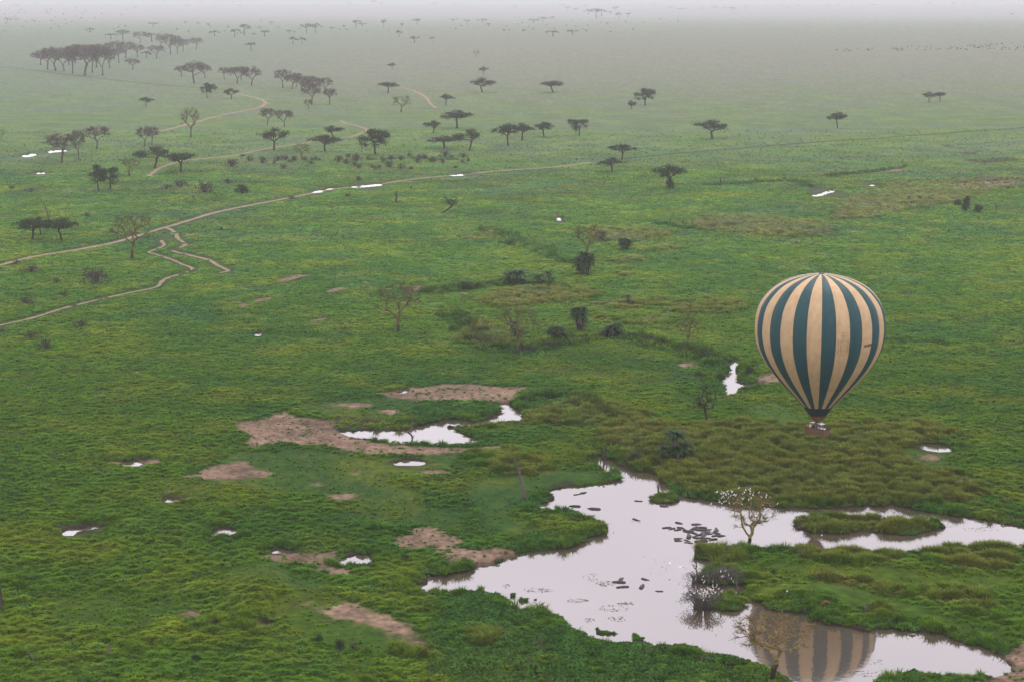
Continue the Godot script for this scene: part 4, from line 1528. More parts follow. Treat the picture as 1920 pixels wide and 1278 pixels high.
func lay_out_land() -> void:
	poly("water", [-16.9, 328.5, -15.6, 329.8, -14.2, 331, -15.2, 338.8, -14.9, 338.8, -13.7, 334.2, -11.7, 335.2, -9.1, 337.8, -6.5, 339.1, -6, 341.8, -2.7, 342.8, -1.4, 344.8, -1, 347.6, 0.4, 348.6, 6.3, 351.4, 10, 352.8, 13.4, 357.5, 13.8, 360.8, 17.9, 361.6, 18.5, 366.5, 17.4, 372.3, 13.1, 377.9, 11.5, 379.2, 7.8, 379.2, 5.7, 381.2, 5.3, 382.9, 6.8, 387.1, 8.6, 388.4, 8.7, 391.8, 7.8, 394, 8.1, 396.2, 9.8, 398, 12.1, 399.4, 14.1, 398.9, 16.4, 400.7, 19.4, 401.6, 22.8, 404.4, 23.2, 408.6, 22.3, 411, 20.4, 412.4, 18.3, 416.3, 18.5, 419.7, 17.8, 426.8, 19.7, 428.9, 20.1, 424.7, 22.1, 424.7, 23, 419.7, 24.3, 415.3, 26.1, 412.4, 28.7, 412.9, 30.4, 411, 31.7, 401.2, 33, 396.2, 34.4, 392.3, 36.7, 390.1, 39.4, 388.4, 43.5, 385.4, 47.6, 383.7, 51.8, 382.9, 56.1, 382, 62.6, 381.6, 67.7, 382.5, 70.7, 384.1, 74.1, 382.9, 75.6, 385.8, 76.6, 383.7, 79.4, 382.5, 80.5, 379.2, 82.8, 377.9, 87.3, 375.5, 92.1, 372.7, 95.3, 368.8, 98.4, 366.9, 103.1, 362, 95.6, 356.1, 91.4, 355, 85.8, 353.9, 79.5, 352.5, 75.6, 349.6, 73.1, 350.7, 69.6, 349.6, 66.9, 350, 60.5, 351.4, 57, 351, 53.7, 351, 48.6, 351.8, 44.4, 352.8, 41.1, 353.2, 37.1, 352.5, 33.7, 352.5, 32.8, 348.9, 32.8, 345.8, 36.3, 344.5, 35.6, 341.4, 34.5, 337.8, 32.9, 336.8, 32, 334.5, 33.1, 331, 35.7, 329.5, 39.9, 330.1, 40.7, 328.5, 39.2, 326, 38.6, 324.2, 39.2, 321.2, 42.4, 320, 41.6, 317.4, 42.7, 315.1, 48.7, 313.3, 48.3, 309.7, 51.5, 308, 53.9, 306.4, 56.5, 303.7, 58, 305.6, 60.7, 305.6, 61.5, 308.3, 61.9, 305.6, 65.4, 304.2, 69, 303.7, 69.6, 301, 71, 298.1, 72.8, 297.9, 73.9, 295.3, 75, 293.1, 75.3, 287.9, 74.6, 285.7, 72.2, 282.6, 66.5, 282.6, 62, 283.6, 57.9, 283.1, 54.5, 281.7, 52.7, 279.6, 53.4, 278, 50.8, 274, 41.8, 276.2, 41.6, 279.9, 39.6, 283.6, 38.3, 287.9, 35.6, 289.6, 34, 289.6, 31.9, 290.8, 29.3, 292.8, 27.9, 294.1, 24.6, 295.8, 23, 295.8, 17.1, 296.3, 14.7, 297.4, 11.3, 298.7, 10.7, 303.7, 8.7, 307.2, 8.7, 311.4, 7.1, 313.6, 3.2, 314.8, 0.4, 315.9, -0.6, 319.1, -2.8, 324.5, -4, 325.4, -7.3, 326.4, -12.1, 325.4, -15, 325.4], 1.0)
	poly("water", [27.5, 390.1, 28.8, 392.7, 31, 394.4, 32.7, 392.7, 34.2, 388.4, 33, 386.2, 29.8, 385.4, 27.9, 386.2], 0.0)
	poly("water", [53.9, 369.6, 55.9, 375.1, 60.3, 376.7, 64, 373.5, 67, 373.1, 72.3, 373.5, 79.3, 372.3, 82.2, 370.8, 83.3, 368, 78.9, 364.2, 74.3, 361.6, 70, 363.8, 65, 364.2, 60.5, 363.1, 56.9, 363.8, 54.2, 366.5], 0.0)
	poly("water", [30.4, 316.2, 30.2, 318.8, 33.2, 321.2, 35.1, 323.6, 37.5, 324.8, 39.4, 323.9, 38.9, 319.1, 38, 315.9, 35.6, 315.3], 0.0)
	poly("water", [32, 333.6, 32.9, 335.5, 34.4, 334.9, 36.1, 333.6, 39.2, 331.7, 35.8, 330.4, 33.2, 331.7], 0.0)
	spot("water", 0.1, 323.9, 0.9, 1.1, 0.0)
	spot("islet", 0.1, 323.9, 1.2, 1.6, 1.0)
	spot("water", 1.9, 321.2, 1.2, 1.5, 0.0)
	spot("islet", 1.9, 321.2, 1.6, 2.2, 1.0)
	spot("water", 4, 321.8, 0.4, 0.9, 0.0)
	spot("islet", 4, 321.8, 0.6, 1.3, 1.0)
	spot("water", -2, 332.9, 0.3, 0.6, 0.0)
	spot("islet", -2, 332.9, 0.4, 1, 1.0)
	spot("water", -1.5, 328.5, 0.3, 0.6, 0.0)
	spot("islet", -1.5, 328.5, 0.4, 0.9, 1.0)
	spot("water", 15, 303.7, 2.1, 1.1, 0.0)
	spot("islet", 15, 303.7, 2.8, 1.6, 1.0)
	spot("water", 13.6, 305.8, 0.9, 0.8, 0.0)
	spot("islet", 13.6, 305.8, 1.2, 1.2, 1.0)
	spot("water", 20, 301, 1.4, 1.3, 0.0)
	spot("islet", 20, 301, 1.8, 2, 1.0)
	spot("water", 19.5, 303.1, 0.9, 0.8, 0.0)
	spot("islet", 19.5, 303.2, 1.2, 1.2, 1.0)
	spot("water", 22.3, 299.5, 0.5, 0.7, 0.0)
	spot("islet", 22.3, 299.5, 0.6, 1, 1.0)
	spot("water", 26.8, 297.1, 2.2, 1.3, 0.0)
	spot("islet", 26.8, 297.1, 2.8, 1.9, 1.0)
	spot("water", 30.4, 296.1, 0.5, 0.6, 0.0)
	spot("islet", 30.4, 296.1, 0.7, 1, 1.0)
	spot("water", -13.6, 327.6, 1, 0.9, 0.0)
	spot("islet", -13.6, 327.6, 1.3, 1.4, 1.0)
	spot("water", 14.1, 401.2, 0.9, 1.4, 0.0)
	spot("islet", 14.1, 401.2, 1.1, 2, 1.0)
	spot("water", 30.9, 316.8, 1.3, 0.9, 0.0)
	spot("islet", 30.9, 316.8, 1.7, 1.3, 1.0)
	poly("water", [-40.4, 451.7, -36.5, 452.9, -31, 454, -27.3, 452.9, -24.6, 454, -22.5, 458.7, -19.3, 461.6, -13.8, 465.3, -8.2, 462.2, -5.6, 465.9, -2.2, 473.3, -3.2, 482.2, -2.6, 484.1, -1.2, 484.8, 2, 475.8, 3.7, 464, 0.8, 461.1, -4.5, 459.9, -7.5, 458.7, -12.5, 457.5, -16.5, 457.5, -13.7, 455.8, -11.6, 450, -7.9, 443.3, -5, 441.6, -9.8, 439.5, -15.5, 437.3, -19.3, 437.8, -25.8, 438.9, -29.1, 442.2, -33.8, 443.8, -38, 447.2], 1.0)
	spot("water", -20.6, 442.7, 0.9, 1.1, 0.0)
	spot("islet", -20.6, 442.7, 1.1, 1.7, 1.0)
	spot("water", -32.9, 443.8, 1.2, 1.1, 0.0)
	spot("islet", -32.9, 443.8, 1.6, 1.7, 1.0)
	poly("water", [59.5, 541.7, 62, 545, 63.7, 544.2, 63, 533.7, 60.2, 524.4, 59.1, 508.1, 56.1, 492.8, 53.5, 493.5, 55.5, 505.3, 55, 514.7, 57.6, 522.9, 58.2, 532.2], 1.0)
	poly("water", [59.1, 508.1, 64.3, 512.5, 64.4, 508.1, 60.6, 504.6, 58.2, 503.1], 1.0)
	poly("water", [90, 438.4, 93.3, 440, 97.5, 438.9, 98.3, 433.6, 96.6, 429.9, 92.6, 432], 1.0)
	poly("water", [-84.9, 420.5, -83.5, 423.4, -81.1, 421.2, -79.2, 418.3, -81.8, 416.9, -83.3, 417.6], 1.0)
	spot("road", -82.2, 418.9, 3, 4.5, 1.0)
	spot("mud", -82.3, 420.7, 3.5, 4, 0.75)
	poly("water", [-70.5, 388.4, -69.7, 390.9, -68.4, 389.1, -66.6, 389.1, -66.9, 386, -69.1, 386], 1.0)
	spot("road", -68.4, 387.6, 2.4, 3.6, 1.0)
	spot("mud", -68.5, 389.1, 2.7, 3.2, 0.75)
	poly("water", [-84.9, 362.8, -84.4, 366.7, -82, 366.1, -80.2, 368.9, -77.6, 367.8, -79.7, 365.6, -82.5, 364.5, -82.1, 360.7, -83.5, 360.7], 1.0)
	spot("road", -81.8, 364.3, 4.4, 4.5, 1.0)
	spot("mud", -81.9, 365.6, 5.1, 4.2, 0.75)
	poly("water", [-57, 363.8, -56.4, 367.1, -54.7, 366.6, -52.2, 365.5, -51.8, 360.6, -53.6, 362.2, -56, 361.1], 1.0)
	spot("road", -54.4, 363.3, 2.8, 4, 1.0)
	spot("mud", -54.4, 364.6, 3.2, 3.6, 0.75)
	poly("water", [-32.2, 347, -30, 346.5, -26, 349.6, -25.2, 345.5, -26.7, 341.6, -30.7, 342.1], 1.0)
	spot("road", -28.4, 344.9, 3.6, 4.3, 1.0)
	spot("mud", -28.3, 346.1, 4.2, 4, 0.75)
	poly("water", [-44.4, 350.6, -42.5, 352.7, -40.1, 352.2, -40.5, 349.6, -43.2, 349.1], 1.0)
	spot("road", -42.1, 350.3, 2.5, 2.8, 1.0)
	spot("mud", -42, 351.6, 2.9, 2.5, 0.75)
	poly("water", [-26.1, 420.2, -23.4, 423.1, -18.6, 422.4, -19.4, 418.1, -24.4, 417.4], 1.0)
	spot("road", -22.3, 419.5, 4.1, 4.2, 1.0)
	spot("mud", -22.2, 421.3, 4.7, 3.8, 0.75)
	poly("water", [-49.1, 308.2, -47.5, 309.4, -46.7, 306.7, -48.2, 305.9], 1.0)
	spot("road", -47.8, 307.2, 1.4, 2.5, 1.0)
	spot("mud", -47.8, 308.1, 1.6, 2.2, 0.75)
	poly("water", [-42.4, 307.4, -40, 309.4, -38.6, 308.2, -41, 305.8], 1.0)
	spot("road", -40.5, 307.3, 2.2, 2.5, 1.0)
	spot("mud", -40.4, 308.2, 2.6, 2.2, 0.75)
	poly("water", [-77, 586.8, -75, 591, -74.7, 582.7, -76.3, 582.7], 1.0)
	spot("road", -75.6, 584.5, 1.9, 7.1, 1.0)
	spot("mud", -75.7, 587.8, 2.2, 6.2, 0.75)
	poly("water", [19.7, 881.5, 20.6, 903, 22.8, 909.7, 21.8, 892.2], 1.0)
	spot("road", 21.1, 891.7, 2.3, 23.6, 1.0)
	spot("mud", 21.8, 899.2, 2.7, 21.8, 0.4)
	poly("water", [150.4, 1000.5, 157.9, 1014.1, 166.9, 1036.8, 171.8, 1042.6, 168.3, 1028.2, 160.2, 1011.4, 154.1, 997.8], 1.0)
	spot("road", 160.2, 1012.7, 9.2, 34.5, 1.0)
	spot("mud", 162.2, 1022.3, 10.6, 32.3, 0.4)
	poly("water", [188.9, 1057.4, 194.5, 1066.5, 194.6, 1057.4, 189.6, 1051.4], 1.0)
	spot("road", 190.6, 1051.1, 4.2, 20.8, 1.0)
	spot("mud", 193, 1061.4, 5, 18.2, 0.4)
	poly("water", [-84.6, 1051.4, -76.8, 1060.4, -69.4, 1069.5, -69.2, 1057.4, -75.9, 1048.4, -82.8, 1042.6], 1.0)
	spot("road", -76, 1048.1, 10.1, 26.6, 1.0)
	spot("mud", -76.1, 1058.4, 11.7, 24.1, 0.4)
	poly("water", [-37, 1114.3, -27.2, 1127.8, -22.9, 1124.4, -31.3, 1111], 1.0)
	spot("road", -29.4, 1111.5, 9.1, 23.2, 1.0)
	spot("mud", -29.1, 1123.1, 10.5, 20.3, 0.4)
	poly("water", [-103.2, 1019.7, -99.3, 1033.9, -97.2, 1022.5, -101.3, 1014.1], 1.0)
	spot("road", -99.6, 1016, 4.5, 22.2, 1.0)
	spot("mud", -100, 1025.7, 5.3, 19.8, 0.4)
	poly("water", [-96.6, 1033.9, -94.3, 1045.5, -92.6, 1039.7, -95.2, 1031], 1.0)
	spot("road", -94, 1030.7, 3.5, 20, 1.0)
	spot("mud", -94.4, 1040.7, 4.2, 17.5, 0.4)
	poly("water", [-309, 1256.8, -308.4, 1273.9, -303.3, 1269.6, -301.3, 1248.4, -305, 1244.2], 1.0)
	spot("road", -302.9, 1248.9, 6.1, 33.3, 1.0)
	spot("mud", -305.8, 1263.4, 7.2, 29.8, 0.4)
	poly("water", [-300.9, 1287, -298.4, 1305, -292.4, 1314.1, -290.2, 1291.5, -296.8, 1278.2], 1.0)
	spot("road", -293.2, 1285, 9.3, 37.5, 1.0)
	spot("mud", -296.1, 1300.4, 10.9, 33.8, 0.4)
	poly("water", [-272, 1127.8, -271.6, 1141.6, -267, 1134.6, -267, 1124.4], 1.0)
	spot("road", -267.4, 1124, 4.8, 23.7, 1.0)
	spot("mud", -269.6, 1135.9, 5.7, 20.7, 0.4)
	poly("water", [286.9, 1328.1, 291.8, 1337.6, 288.8, 1323.4], 1.0)
	spot("road", 286.6, 1318.6, 3, 27.8, 1.0)
	spot("mud", 290.9, 1334.8, 3.6, 23.8, 0.4)
	poly("water", [-29.3, 499.1, -27.3, 502.1, -27.3, 497.1, -28.8, 496.1], 1.0)
	spot("road", -28.1, 497.6, 1.6, 5.2, 1.0)
	spot("mud", -28, 500, 1.9, 4.5, 0.75)
	spot("water", 113.8, 576.8, 0.5, 0.8, 1.0)
	spot("water", 110.2, 573, 0.7, 1, 1.0)
	spot("water", 122.7, 575.2, 0.6, 0.8, 1.0)
	spot("water", 112.7, 576.7, 0.4, 1.1, 1.0)
	spot("water", 122.2, 567.9, 0.7, 0.8, 1.0)
	spot("water", 113.8, 570.1, 0.7, 1.1, 1.0)
	spot("water", 125, 577, 0.6, 1, 1.0)
	spot("water", 118.3, 575.8, 0.5, 0.7, 1.0)
	spot("water", 123.8, 567.1, 0.6, 0.8, 1.0)
	spot("water", 124.2, 570.8, 0.7, 1.1, 1.0)
	spot("water", 117.7, 572.8, 0.6, 0.9, 1.0)
	spot("water", 112.1, 574.2, 0.7, 0.7, 1.0)
	spot("water", 109.3, 570.1, 0.4, 0.9, 1.0)
	spot("water", 117.3, 573.7, 0.8, 0.8, 1.0)
	spot("water", 116.6, 575.5, 0.6, 0.8, 1.0)
	spot("water", 114.3, 568.6, 0.5, 0.9, 1.0)
	spot("water", -3.9, 312.8, 0.3, 0.9, 1.0)
	spot("water", 1.4, 313.6, 0.4, 0.7, 1.0)
	spot("water", 3.8, 307.8, 0.5, 0.7, 1.0)
	spot("water", -1.7, 310.8, 0.2, 0.6, 1.0)
	spot("water", 0.2, 305.8, 0.5, 0.7, 1.0)
	poly("soil", [-63.1, 455.9, -58.2, 461.8, -57.2, 475.4, -53.3, 469.1, -46.7, 460.6, -39.7, 452.4, -37.2, 444.5, -28.8, 437.9, -19.1, 434.7, -6.5, 432.6, -12.9, 428.4, -30.5, 426.8, -38, 432.6, -48.4, 441.2, -56.2, 445.6], 1.0)
	poly("soil", [-29.5, 502.1, -17.9, 503.5, -8.2, 502.1, 4.1, 503.5, -2, 488.4, -8, 485.7, -12, 487, -24.9, 485.1, -26.6, 491.1, -24.1, 495.1], 1.0)
	poly("soil", [-66.4, 410.5, -63.7, 413.4, -59.1, 417.3, -54.8, 413.4, -53.5, 408.6, -58.9, 403.9, -64.6, 404.8], 1.0)
	poly("soil", [-87.4, 421.2, -76.6, 422.3, -74.9, 419.2, -79.7, 415.3, -85.5, 417.3], 1.0)
	poly("soil", [-44.7, 345.6, -40.5, 347.7, -35.8, 349.1, -32.4, 347.7, -32.5, 342.9, -37, 341.9, -43.8, 343.6], 1.0)
	poly("soil", [-35, 340.9, -32.1, 340.9, -31, 338.2, -28, 336.3, -26.5, 335.6, -29.6, 333.7, -33.7, 336.9], 1.0)
	poly("soil", [-22.3, 354.1, -19.9, 359.2, -17, 361.1, -12.8, 356.3, -11, 352.3, -15.7, 353.4, -18.5, 351.2], 1.0)
	poly("soil", [-20.2, 366, -17.2, 365.2, -13, 362.2, -14.5, 360.7, -18, 362.2], 1.0)
	poly("soil", [-14, 343.6, -12.5, 346.3, -7.7, 349.1, -2.9, 351.2, -0.5, 349.8, -1.2, 347, -5.7, 345.6, -11.4, 342.2], 1.0)
	poly("soil", [-30.1, 314.5, -28.3, 318.3, -25.6, 317.7, -24.5, 316, -24.7, 312.5, -26.7, 309.4, -29, 310.3], 1.0)
	poly("soil", [-24.5, 313.7, -22.3, 313.1, -18.9, 308.6, -14.7, 302.6, -15.2, 293.8, -16.3, 294.8, -16.1, 299.4, -19.2, 305.3, -22.5, 310.3], 1.0)
	poly("soil", [-36.5, 316, -34.2, 318.9, -32.7, 317.1, -35.5, 315.4], 1.0)
	poly("soil", [-33.4, 326.7, -30.3, 325.5, -27, 324.3, -28.8, 323.7, -32.6, 325.5], 1.0)
	poly("soil", [-54.8, 313.1, -53.4, 314.2, -51.3, 313.1, -50.3, 311.4, -52.8, 310.6], 1.0)
	poly("soil", [-51.2, 297.9, -49.7, 299.4, -48.4, 297.9, -50.6, 297.1], 1.0)
	poly("soil", [-43.5, 480.5, -39.5, 481.8, -34.6, 482.4, -35.3, 478.6, -41.7, 476.6], 1.0)
	poly("soil", [-32.6, 472.9, -29.3, 476, -27.8, 472.9, -30.1, 468.5], 1.0)
	poly("soil", [87.9, 422.3, 92, 426.8, 93.9, 424.3, 91.2, 420.2], 1.0)
	poly("soil", [89.9, 400.2, 93.6, 404.8, 97.4, 406.7, 93.2, 400.2, 90.5, 395.7], 1.0)
	poly("soil", [97.7, 388.7, 100.5, 387.9, 99, 385.3], 1.0)
	poly("soil", [66.6, 519.5, 70.5, 522.6, 69.7, 510.7, 65.2, 506.3], 1.0)
	poly("soil", [72.2, 282.6, 74.8, 285.7, 75.9, 289.3, 75.2, 292.3, 76.8, 295.6, 83.6, 299.4, 76.6, 273, 69.5, 275.3, 70.1, 281.2], 1.0)
	poly("soil", [86, 354.8, 90.9, 357, 102.2, 358.5, 100.4, 351.9, 91.7, 352.3, 87, 353], 1.0)
	poly("soil", [-83.4, 700.6, -77.1, 712.9, -71.2, 711.5, -76.1, 703.3, -80.6, 692.6], 1.0)
	poly("soil", [-63.7, 672.2, -59.1, 682.2, -56.8, 677.2, -61.4, 667.2], 1.0)
	poly("soil", [-63.6, 609.1, -59.3, 615.3, -58.4, 611.1, -61.5, 604], 1.0)
	poly("soil", [-86.1, 648.2, -82.2, 660, -80, 656.4, -84.4, 645.9], 1.0)
	poly("soil", [-88.7, 641.3, -86.1, 648.2, -84.9, 636.9, -87.6, 635.7], 1.0)
	poly("soil", [-84.9, 611.1, -82.6, 615.3, -82.1, 607], 1.0)
	poly("soil", [-36.3, 669.7, -34.3, 684.8, -30.5, 682.2, -29.2, 674.6, -33.2, 667.2], 1.0)
	poly("soil", [-14, 313.1, -12.1, 311.4, -12.8, 309.7], 1.0)
	poly("soil", [54.9, 367.9, 57.3, 370.6, 59.7, 369.1, 58.7, 366, 56, 365.2], 1.0)
	poly("soil", [45.2, 535, 49.9, 538.2, 50.1, 531.9, 45.7, 530.3], 1.0)
	poly("soil", [205.5, 1144.6, 229.7, 1158.9, 222.5, 1137.6, 206, 1130.7], 1.0)
	poly("soil", [-37.5, 337.6, -34.5, 335.9, -34.8, 334.6], 1.0)
	poly("soil", [-12.1, 493.8, -1.4, 496.5, -2.7, 487, -10.6, 485.7], 1.0)
	poly("soil", [-39.1, 389.6, -34.6, 392.2, -30, 388.7, -34.1, 387], 1.0)
	poly("soil", [-42, 401.1, -39.3, 402, -39.2, 399.8, -41.3, 399.3], 1.0)
	poly("soil", [-20.5, 413.4, -14.7, 410.5, -13.2, 407.6, -18, 408.6], 1.0)
	poly("soil", [236.6, 1062.7, 273.3, 1084.5, 276, 1071.9, 258.6, 1047.7, 234.8, 1041.8], 1.0)
	poly("soil", [-41.7, 286.4, -39.3, 286.9, -39.3, 285.4], 1.0)
	poly("soil", [6.2, 452.4, 8.7, 454.2, 8.4, 450.7], 1.0)
	poly("soil", [-7.1, 433.6, -1.8, 434.7, -0.9, 431.5, -5.9, 429.9], 1.0)
	spot("soil", -21.4, 645.2, 0.8, 2.1, 0.8)
	spot("soil", -23.2, 395.5, 0.7, 0.9, 0.8)
	spot("soil", -73.2, 448.9, 0.5, 1.4, 0.8)
	spot("soil", -11.1, 313.3, 0.9, 0.8, 0.8)
	spot("soil", -100, 525.2, 1.8, 2, 0.8)
	spot("soil", -38.9, 315.6, 0.8, 0.8, 0.8)
	spot("soil", -82.1, 581.5, 1.3, 1.6, 0.8)
	spot("soil", -40.1, 312, 0.6, 0.5, 0.8)
	spot("soil", -110.2, 595.7, 1.8, 2, 0.8)
	spot("soil", -91.6, 648.2, 2.3, 2.5, 0.8)
	spot("soil", -105.7, 679.2, 0.8, 2.2, 0.8)
	spot("soil", -44.7, 609.3, 0.7, 2.3, 0.8)
	spot("soil", -46.7, 305.2, 0.4, 0.6, 0.8)
	spot("soil", -26.6, 468.9, 1.7, 1.4, 0.8)
	spot("soil", -70.9, 468.4, 0.6, 1.3, 0.8)
	spot("soil", -49.8, 326.5, 1, 0.7, 0.8)
	spot("soil", -102.1, 543.9, 0.9, 1.5, 0.8)
	spot("soil", -51.4, 330.7, 0.5, 0.5, 0.8)
	spot("soil", -12.1, 411.2, 1.5, 1, 0.8)
	spot("soil", -13.2, 384.2, 1.2, 1.1, 0.8)
	spot("soil", -68.6, 651.5, 1, 3.3, 0.8)
	spot("soil", -11.1, 319.3, 0.6, 0.7, 0.8)
	spot("soil", -20.3, 387.5, 1.2, 1, 0.8)
	spot("soil", -29.5, 375.2, 0.7, 1.2, 0.8)
	spot("soil", -16, 666.5, 2.3, 3.6, 0.8)
	spot("soil", -51.6, 692.2, 2.3, 2.2, 0.8)
	spot("soil", -8.4, 380.4, 0.5, 0.7, 0.8)
	spot("soil", -33.5, 410, 1.2, 1.4, 0.8)
	spot("soil", -112.2, 731.1, 2.4, 2.2, 0.8)
	spot("soil", -24.1, 633.7, 1.9, 3, 0.8)
	spot("soil", -15.9, 416.1, 1.4, 0.9, 0.8)
	spot("soil", -37.7, 504.3, 1.7, 1.9, 0.8)
	spot("soil", -47, 424.3, 0.5, 0.8, 0.8)
	spot("soil", -38.9, 437.7, 1.4, 1.3, 0.8)
	spot("soil", -82.9, 489.4, 1.5, 1.5, 0.8)
	spot("soil", -65.9, 337.7, 1.1, 0.5, 0.8)
	spot("soil", -46.9, 481, 1.5, 1.3, 0.8)
	spot("soil", -67.1, 438.5, 1.5, 0.9, 0.8)
	spot("soil", -69, 393.8, 1.3, 1, 0.8)
	spot("soil", -39.6, 333.3, 1, 0.5, 0.8)
	spot("soil", -27.1, 314.3, 3.1, 4.9, 0.85)
	spot("soil", -22.1, 309.8, 3, 3.6, 0.85)
	spot("soil", -18.3, 304.8, 2.1, 3.2, 0.85)
	spot("soil", -15.5, 298.5, 1.2, 4.7, 0.85)
	spot("soil", -38.2, 345, 7.2, 4.5, 0.85)
	spot("soil", -15.8, 357.1, 6.9, 6.6, 0.85)
	spot("soil", -6.7, 347.1, 7.2, 5.2, 0.85)
	spot("soil", -56.3, 451.7, 7.4, 14.3, 0.85)
	spot("soil", -46.8, 449.4, 8.6, 14.2, 0.85)
	spot("soil", -14.9, 495.4, 16.2, 11, 0.85)
	spot("soil", -59.8, 410.6, 7.3, 8.1, 0.85)
	spot("road", 93.1, 432, 6.5, 4.7, 1.0)
	poly("mud", [-50.3, 458.8, -45.8, 464.8, -39.6, 466.7, -30.5, 464.2, -25, 455.9, -29.8, 452.4, -37.1, 451.3, -40.6, 449, -44.6, 452.4], 1.0)
	poly("mud", [81.8, 379.9, 86.7, 378.7, 92.6, 377, 99.3, 374.6, 101.7, 367.9, 95.7, 368.3, 91.7, 373, 86, 375.4], 1.0)
	poly("mud", [5.3, 383.6, 6.5, 390.4, 8.2, 397.1, 12.7, 399.8, 15.5, 401.1, 12.2, 402.5, 7.7, 399.3, 6, 392.6], 1.0)
	poly("mud", [3.4, 492.4, 13.6, 497.2, 16.9, 495.1, 15.3, 488.4, 8, 487], 1.0)
	poly("mud", [-85, 366, -81.7, 369.8, -78.3, 367.9, -81.9, 366], 1.0)
	poly("mud", [-56.7, 366, -53.9, 367.9, -50.9, 364.8, -51.8, 359.9, -53.9, 361.1], 1.0)
	poly("mud", [-32.3, 347.7, -29, 348.8, -24.6, 347.7, -25.5, 340.9, -30.3, 340.9], 1.0)
	poly("mud", [-44.7, 350.5, -39, 352.3, -39.4, 348.4], 1.0)
	poly("mud", [-26.1, 422.3, -18.6, 423.3, -18.3, 416.3, -25.1, 415.3], 1.0)
	poly("mud", [-84.3, 423.3, -79.1, 420.2, -79.1, 415.8], 1.0)
	poly("mud", [274.2, 1219.6, 311.9, 1239.9, 313.4, 1219.6, 285, 1196.1], 1.0)
	poly("mud", [281.3, 1282.5, 302.9, 1287, 290.1, 1260.9], 1.0)
	poly("mud", [-12.5, 572.4, -4.6, 559.1, 6, 554.8, 4.5, 551.4, -6, 554.8], 1.0)
	poly("mud", [-21.8, 619.5, -13.2, 607, -9.6, 587.3, -16.5, 607], 1.0)
	poly("reed", [76.7, 891.2, 95.6, 911, 118.6, 899.9, 141.2, 874.3, 135.5, 838.4, 115.4, 823.4, 94.4, 834.6, 78.2, 854], 1)
	poly("reed", [149.9, 929.3, 175, 1018.9, 214, 1078.2, 266.3, 1103.8, 281.6, 1094.1, 268.4, 1041.8, 243.4, 1018.9, 217.9, 965.8, 184.9, 929.3, 163.8, 895.5, 143.9, 891.2], 0.8)
	poly("reed", [-13.2, 649.4, -7.3, 669.7, 7.4, 679.7, 25.8, 679.7, 31.5, 664.8, 24.6, 648.2, 7, 641.3, -5.1, 632.4], 0.9)
	poly("reed", [25.9, 638, 38.9, 652.9, 53.2, 655.2, 50.4, 641.3, 35.9, 630.2], 0.9)
	poly("reed", [36.4, 749.4, 49.6, 765.1, 51.8, 752.5, 40, 740.3], 0.8)
	poly("reed", [36.6, 712.9, 44.5, 715.7, 41.8, 703.3], 0.8)
	poly("reed", [48.5, 781.4, 64.9, 801.9, 70.3, 789.8, 54.1, 771.5], 0.7)
	poly("reed", [21.8, 467.9, 30.3, 461.8, 41.2, 455.9, 55.6, 461.8, 69.9, 455.9, 86, 461.8, 98.6, 461.8, 103, 447.3, 96.3, 439, 88.1, 433.6, 83.9, 418.3, 88.7, 413.4, 94.9, 411, 96.9, 390.4, 88.7, 382.8, 76.3, 384, 63.6, 384, 53.2, 386.2, 45, 388.3, 36.8, 392.6, 31.1, 403.9, 27.3, 413.4, 23.2, 422.3, 20.5, 439], 1)
	poly("reed", [-2.5, 461.8, 5.2, 474.1, 15.9, 483.7, 26.3, 480.5, 34.6, 467.9, 22.5, 455.9, 10, 455.9], 0.8)
	poly("reed", [-10.6, 428.4, -3.5, 431, 4.7, 428.4, 11.5, 418.3, 4.4, 403.9, -3.4, 406.2, -8, 415.8], 0.6)
	poly("reed", [53.9, 367.9, 56.9, 374.6, 63.9, 373, 71.8, 371.4, 79.5, 369.1, 82.1, 366.7, 73.9, 361.1, 64.2, 362.9, 56.3, 363.7], 1)
	poly("reed", [33, 350.5, 37.2, 354.1, 43, 352.7, 43.9, 344.3, 39.7, 340.9, 35.1, 342.2, 32.8, 345.6], 0.9)
	poly("reed", [50.6, 351.2, 58.1, 349.8, 67.7, 349.1, 70.6, 344.3, 64.3, 340.9, 56.8, 341.6, 51.5, 344.3], 0.9)
	poly("reed", [73.5, 349.1, 82.3, 354.1, 91.4, 351.2, 90.8, 340.9, 82, 335.9, 75.2, 338.9], 0.9)
	poly("reed", [48.2, 333.7, 55.7, 334.3, 59, 331.8, 65.1, 325.5, 71.6, 321.9, 69.2, 318.9, 62.7, 321.9, 58.3, 328, 52.2, 329.5], 0.9)
	poly("reed", [68.6, 324.9, 76.6, 328, 80.9, 323.4, 78.7, 310.3, 73.3, 313.1], 0.8)
	poly("reed", [35, 340.9, 39.1, 344.3, 40.7, 340.9, 36.4, 335.9], 0.8)
	poly("reed", [39.1, 335, 45, 337.6, 46.2, 332.7, 40.5, 331.1], 0.8)
	poly("reed", [58.7, 314.5, 61.6, 316, 61.2, 310.3, 58.7, 309.7], 1)
	poly("reed", [-18.7, 572.4, -10, 611.1, -1.6, 591.1, 3.1, 563.5, -9.1, 558.3], 0.8)
	poly("reed", [47.1, 643.6, 65.7, 655.2, 80.2, 643.6, 70.8, 621.6, 50.6, 621.6], 0.8)
	poly("reed", [-22.2, 293.8, -14.9, 296.3, -10.7, 294.3, -12.9, 289.3, -19.4, 289.3], 0.7)
	poly("reed", [-8.4, 302.1, -2.6, 304.8, 0, 296.8, -4.9, 291.8], 0.6)
	poly("reed", [-26.5, 296.3, -23.3, 297.4, -22.2, 294.3, -25.5, 293.8], 0.8)
	poly("reed", [-87.5, 328, -83.5, 334.3, -80.9, 331.1, -84.5, 323.4], 0.3)
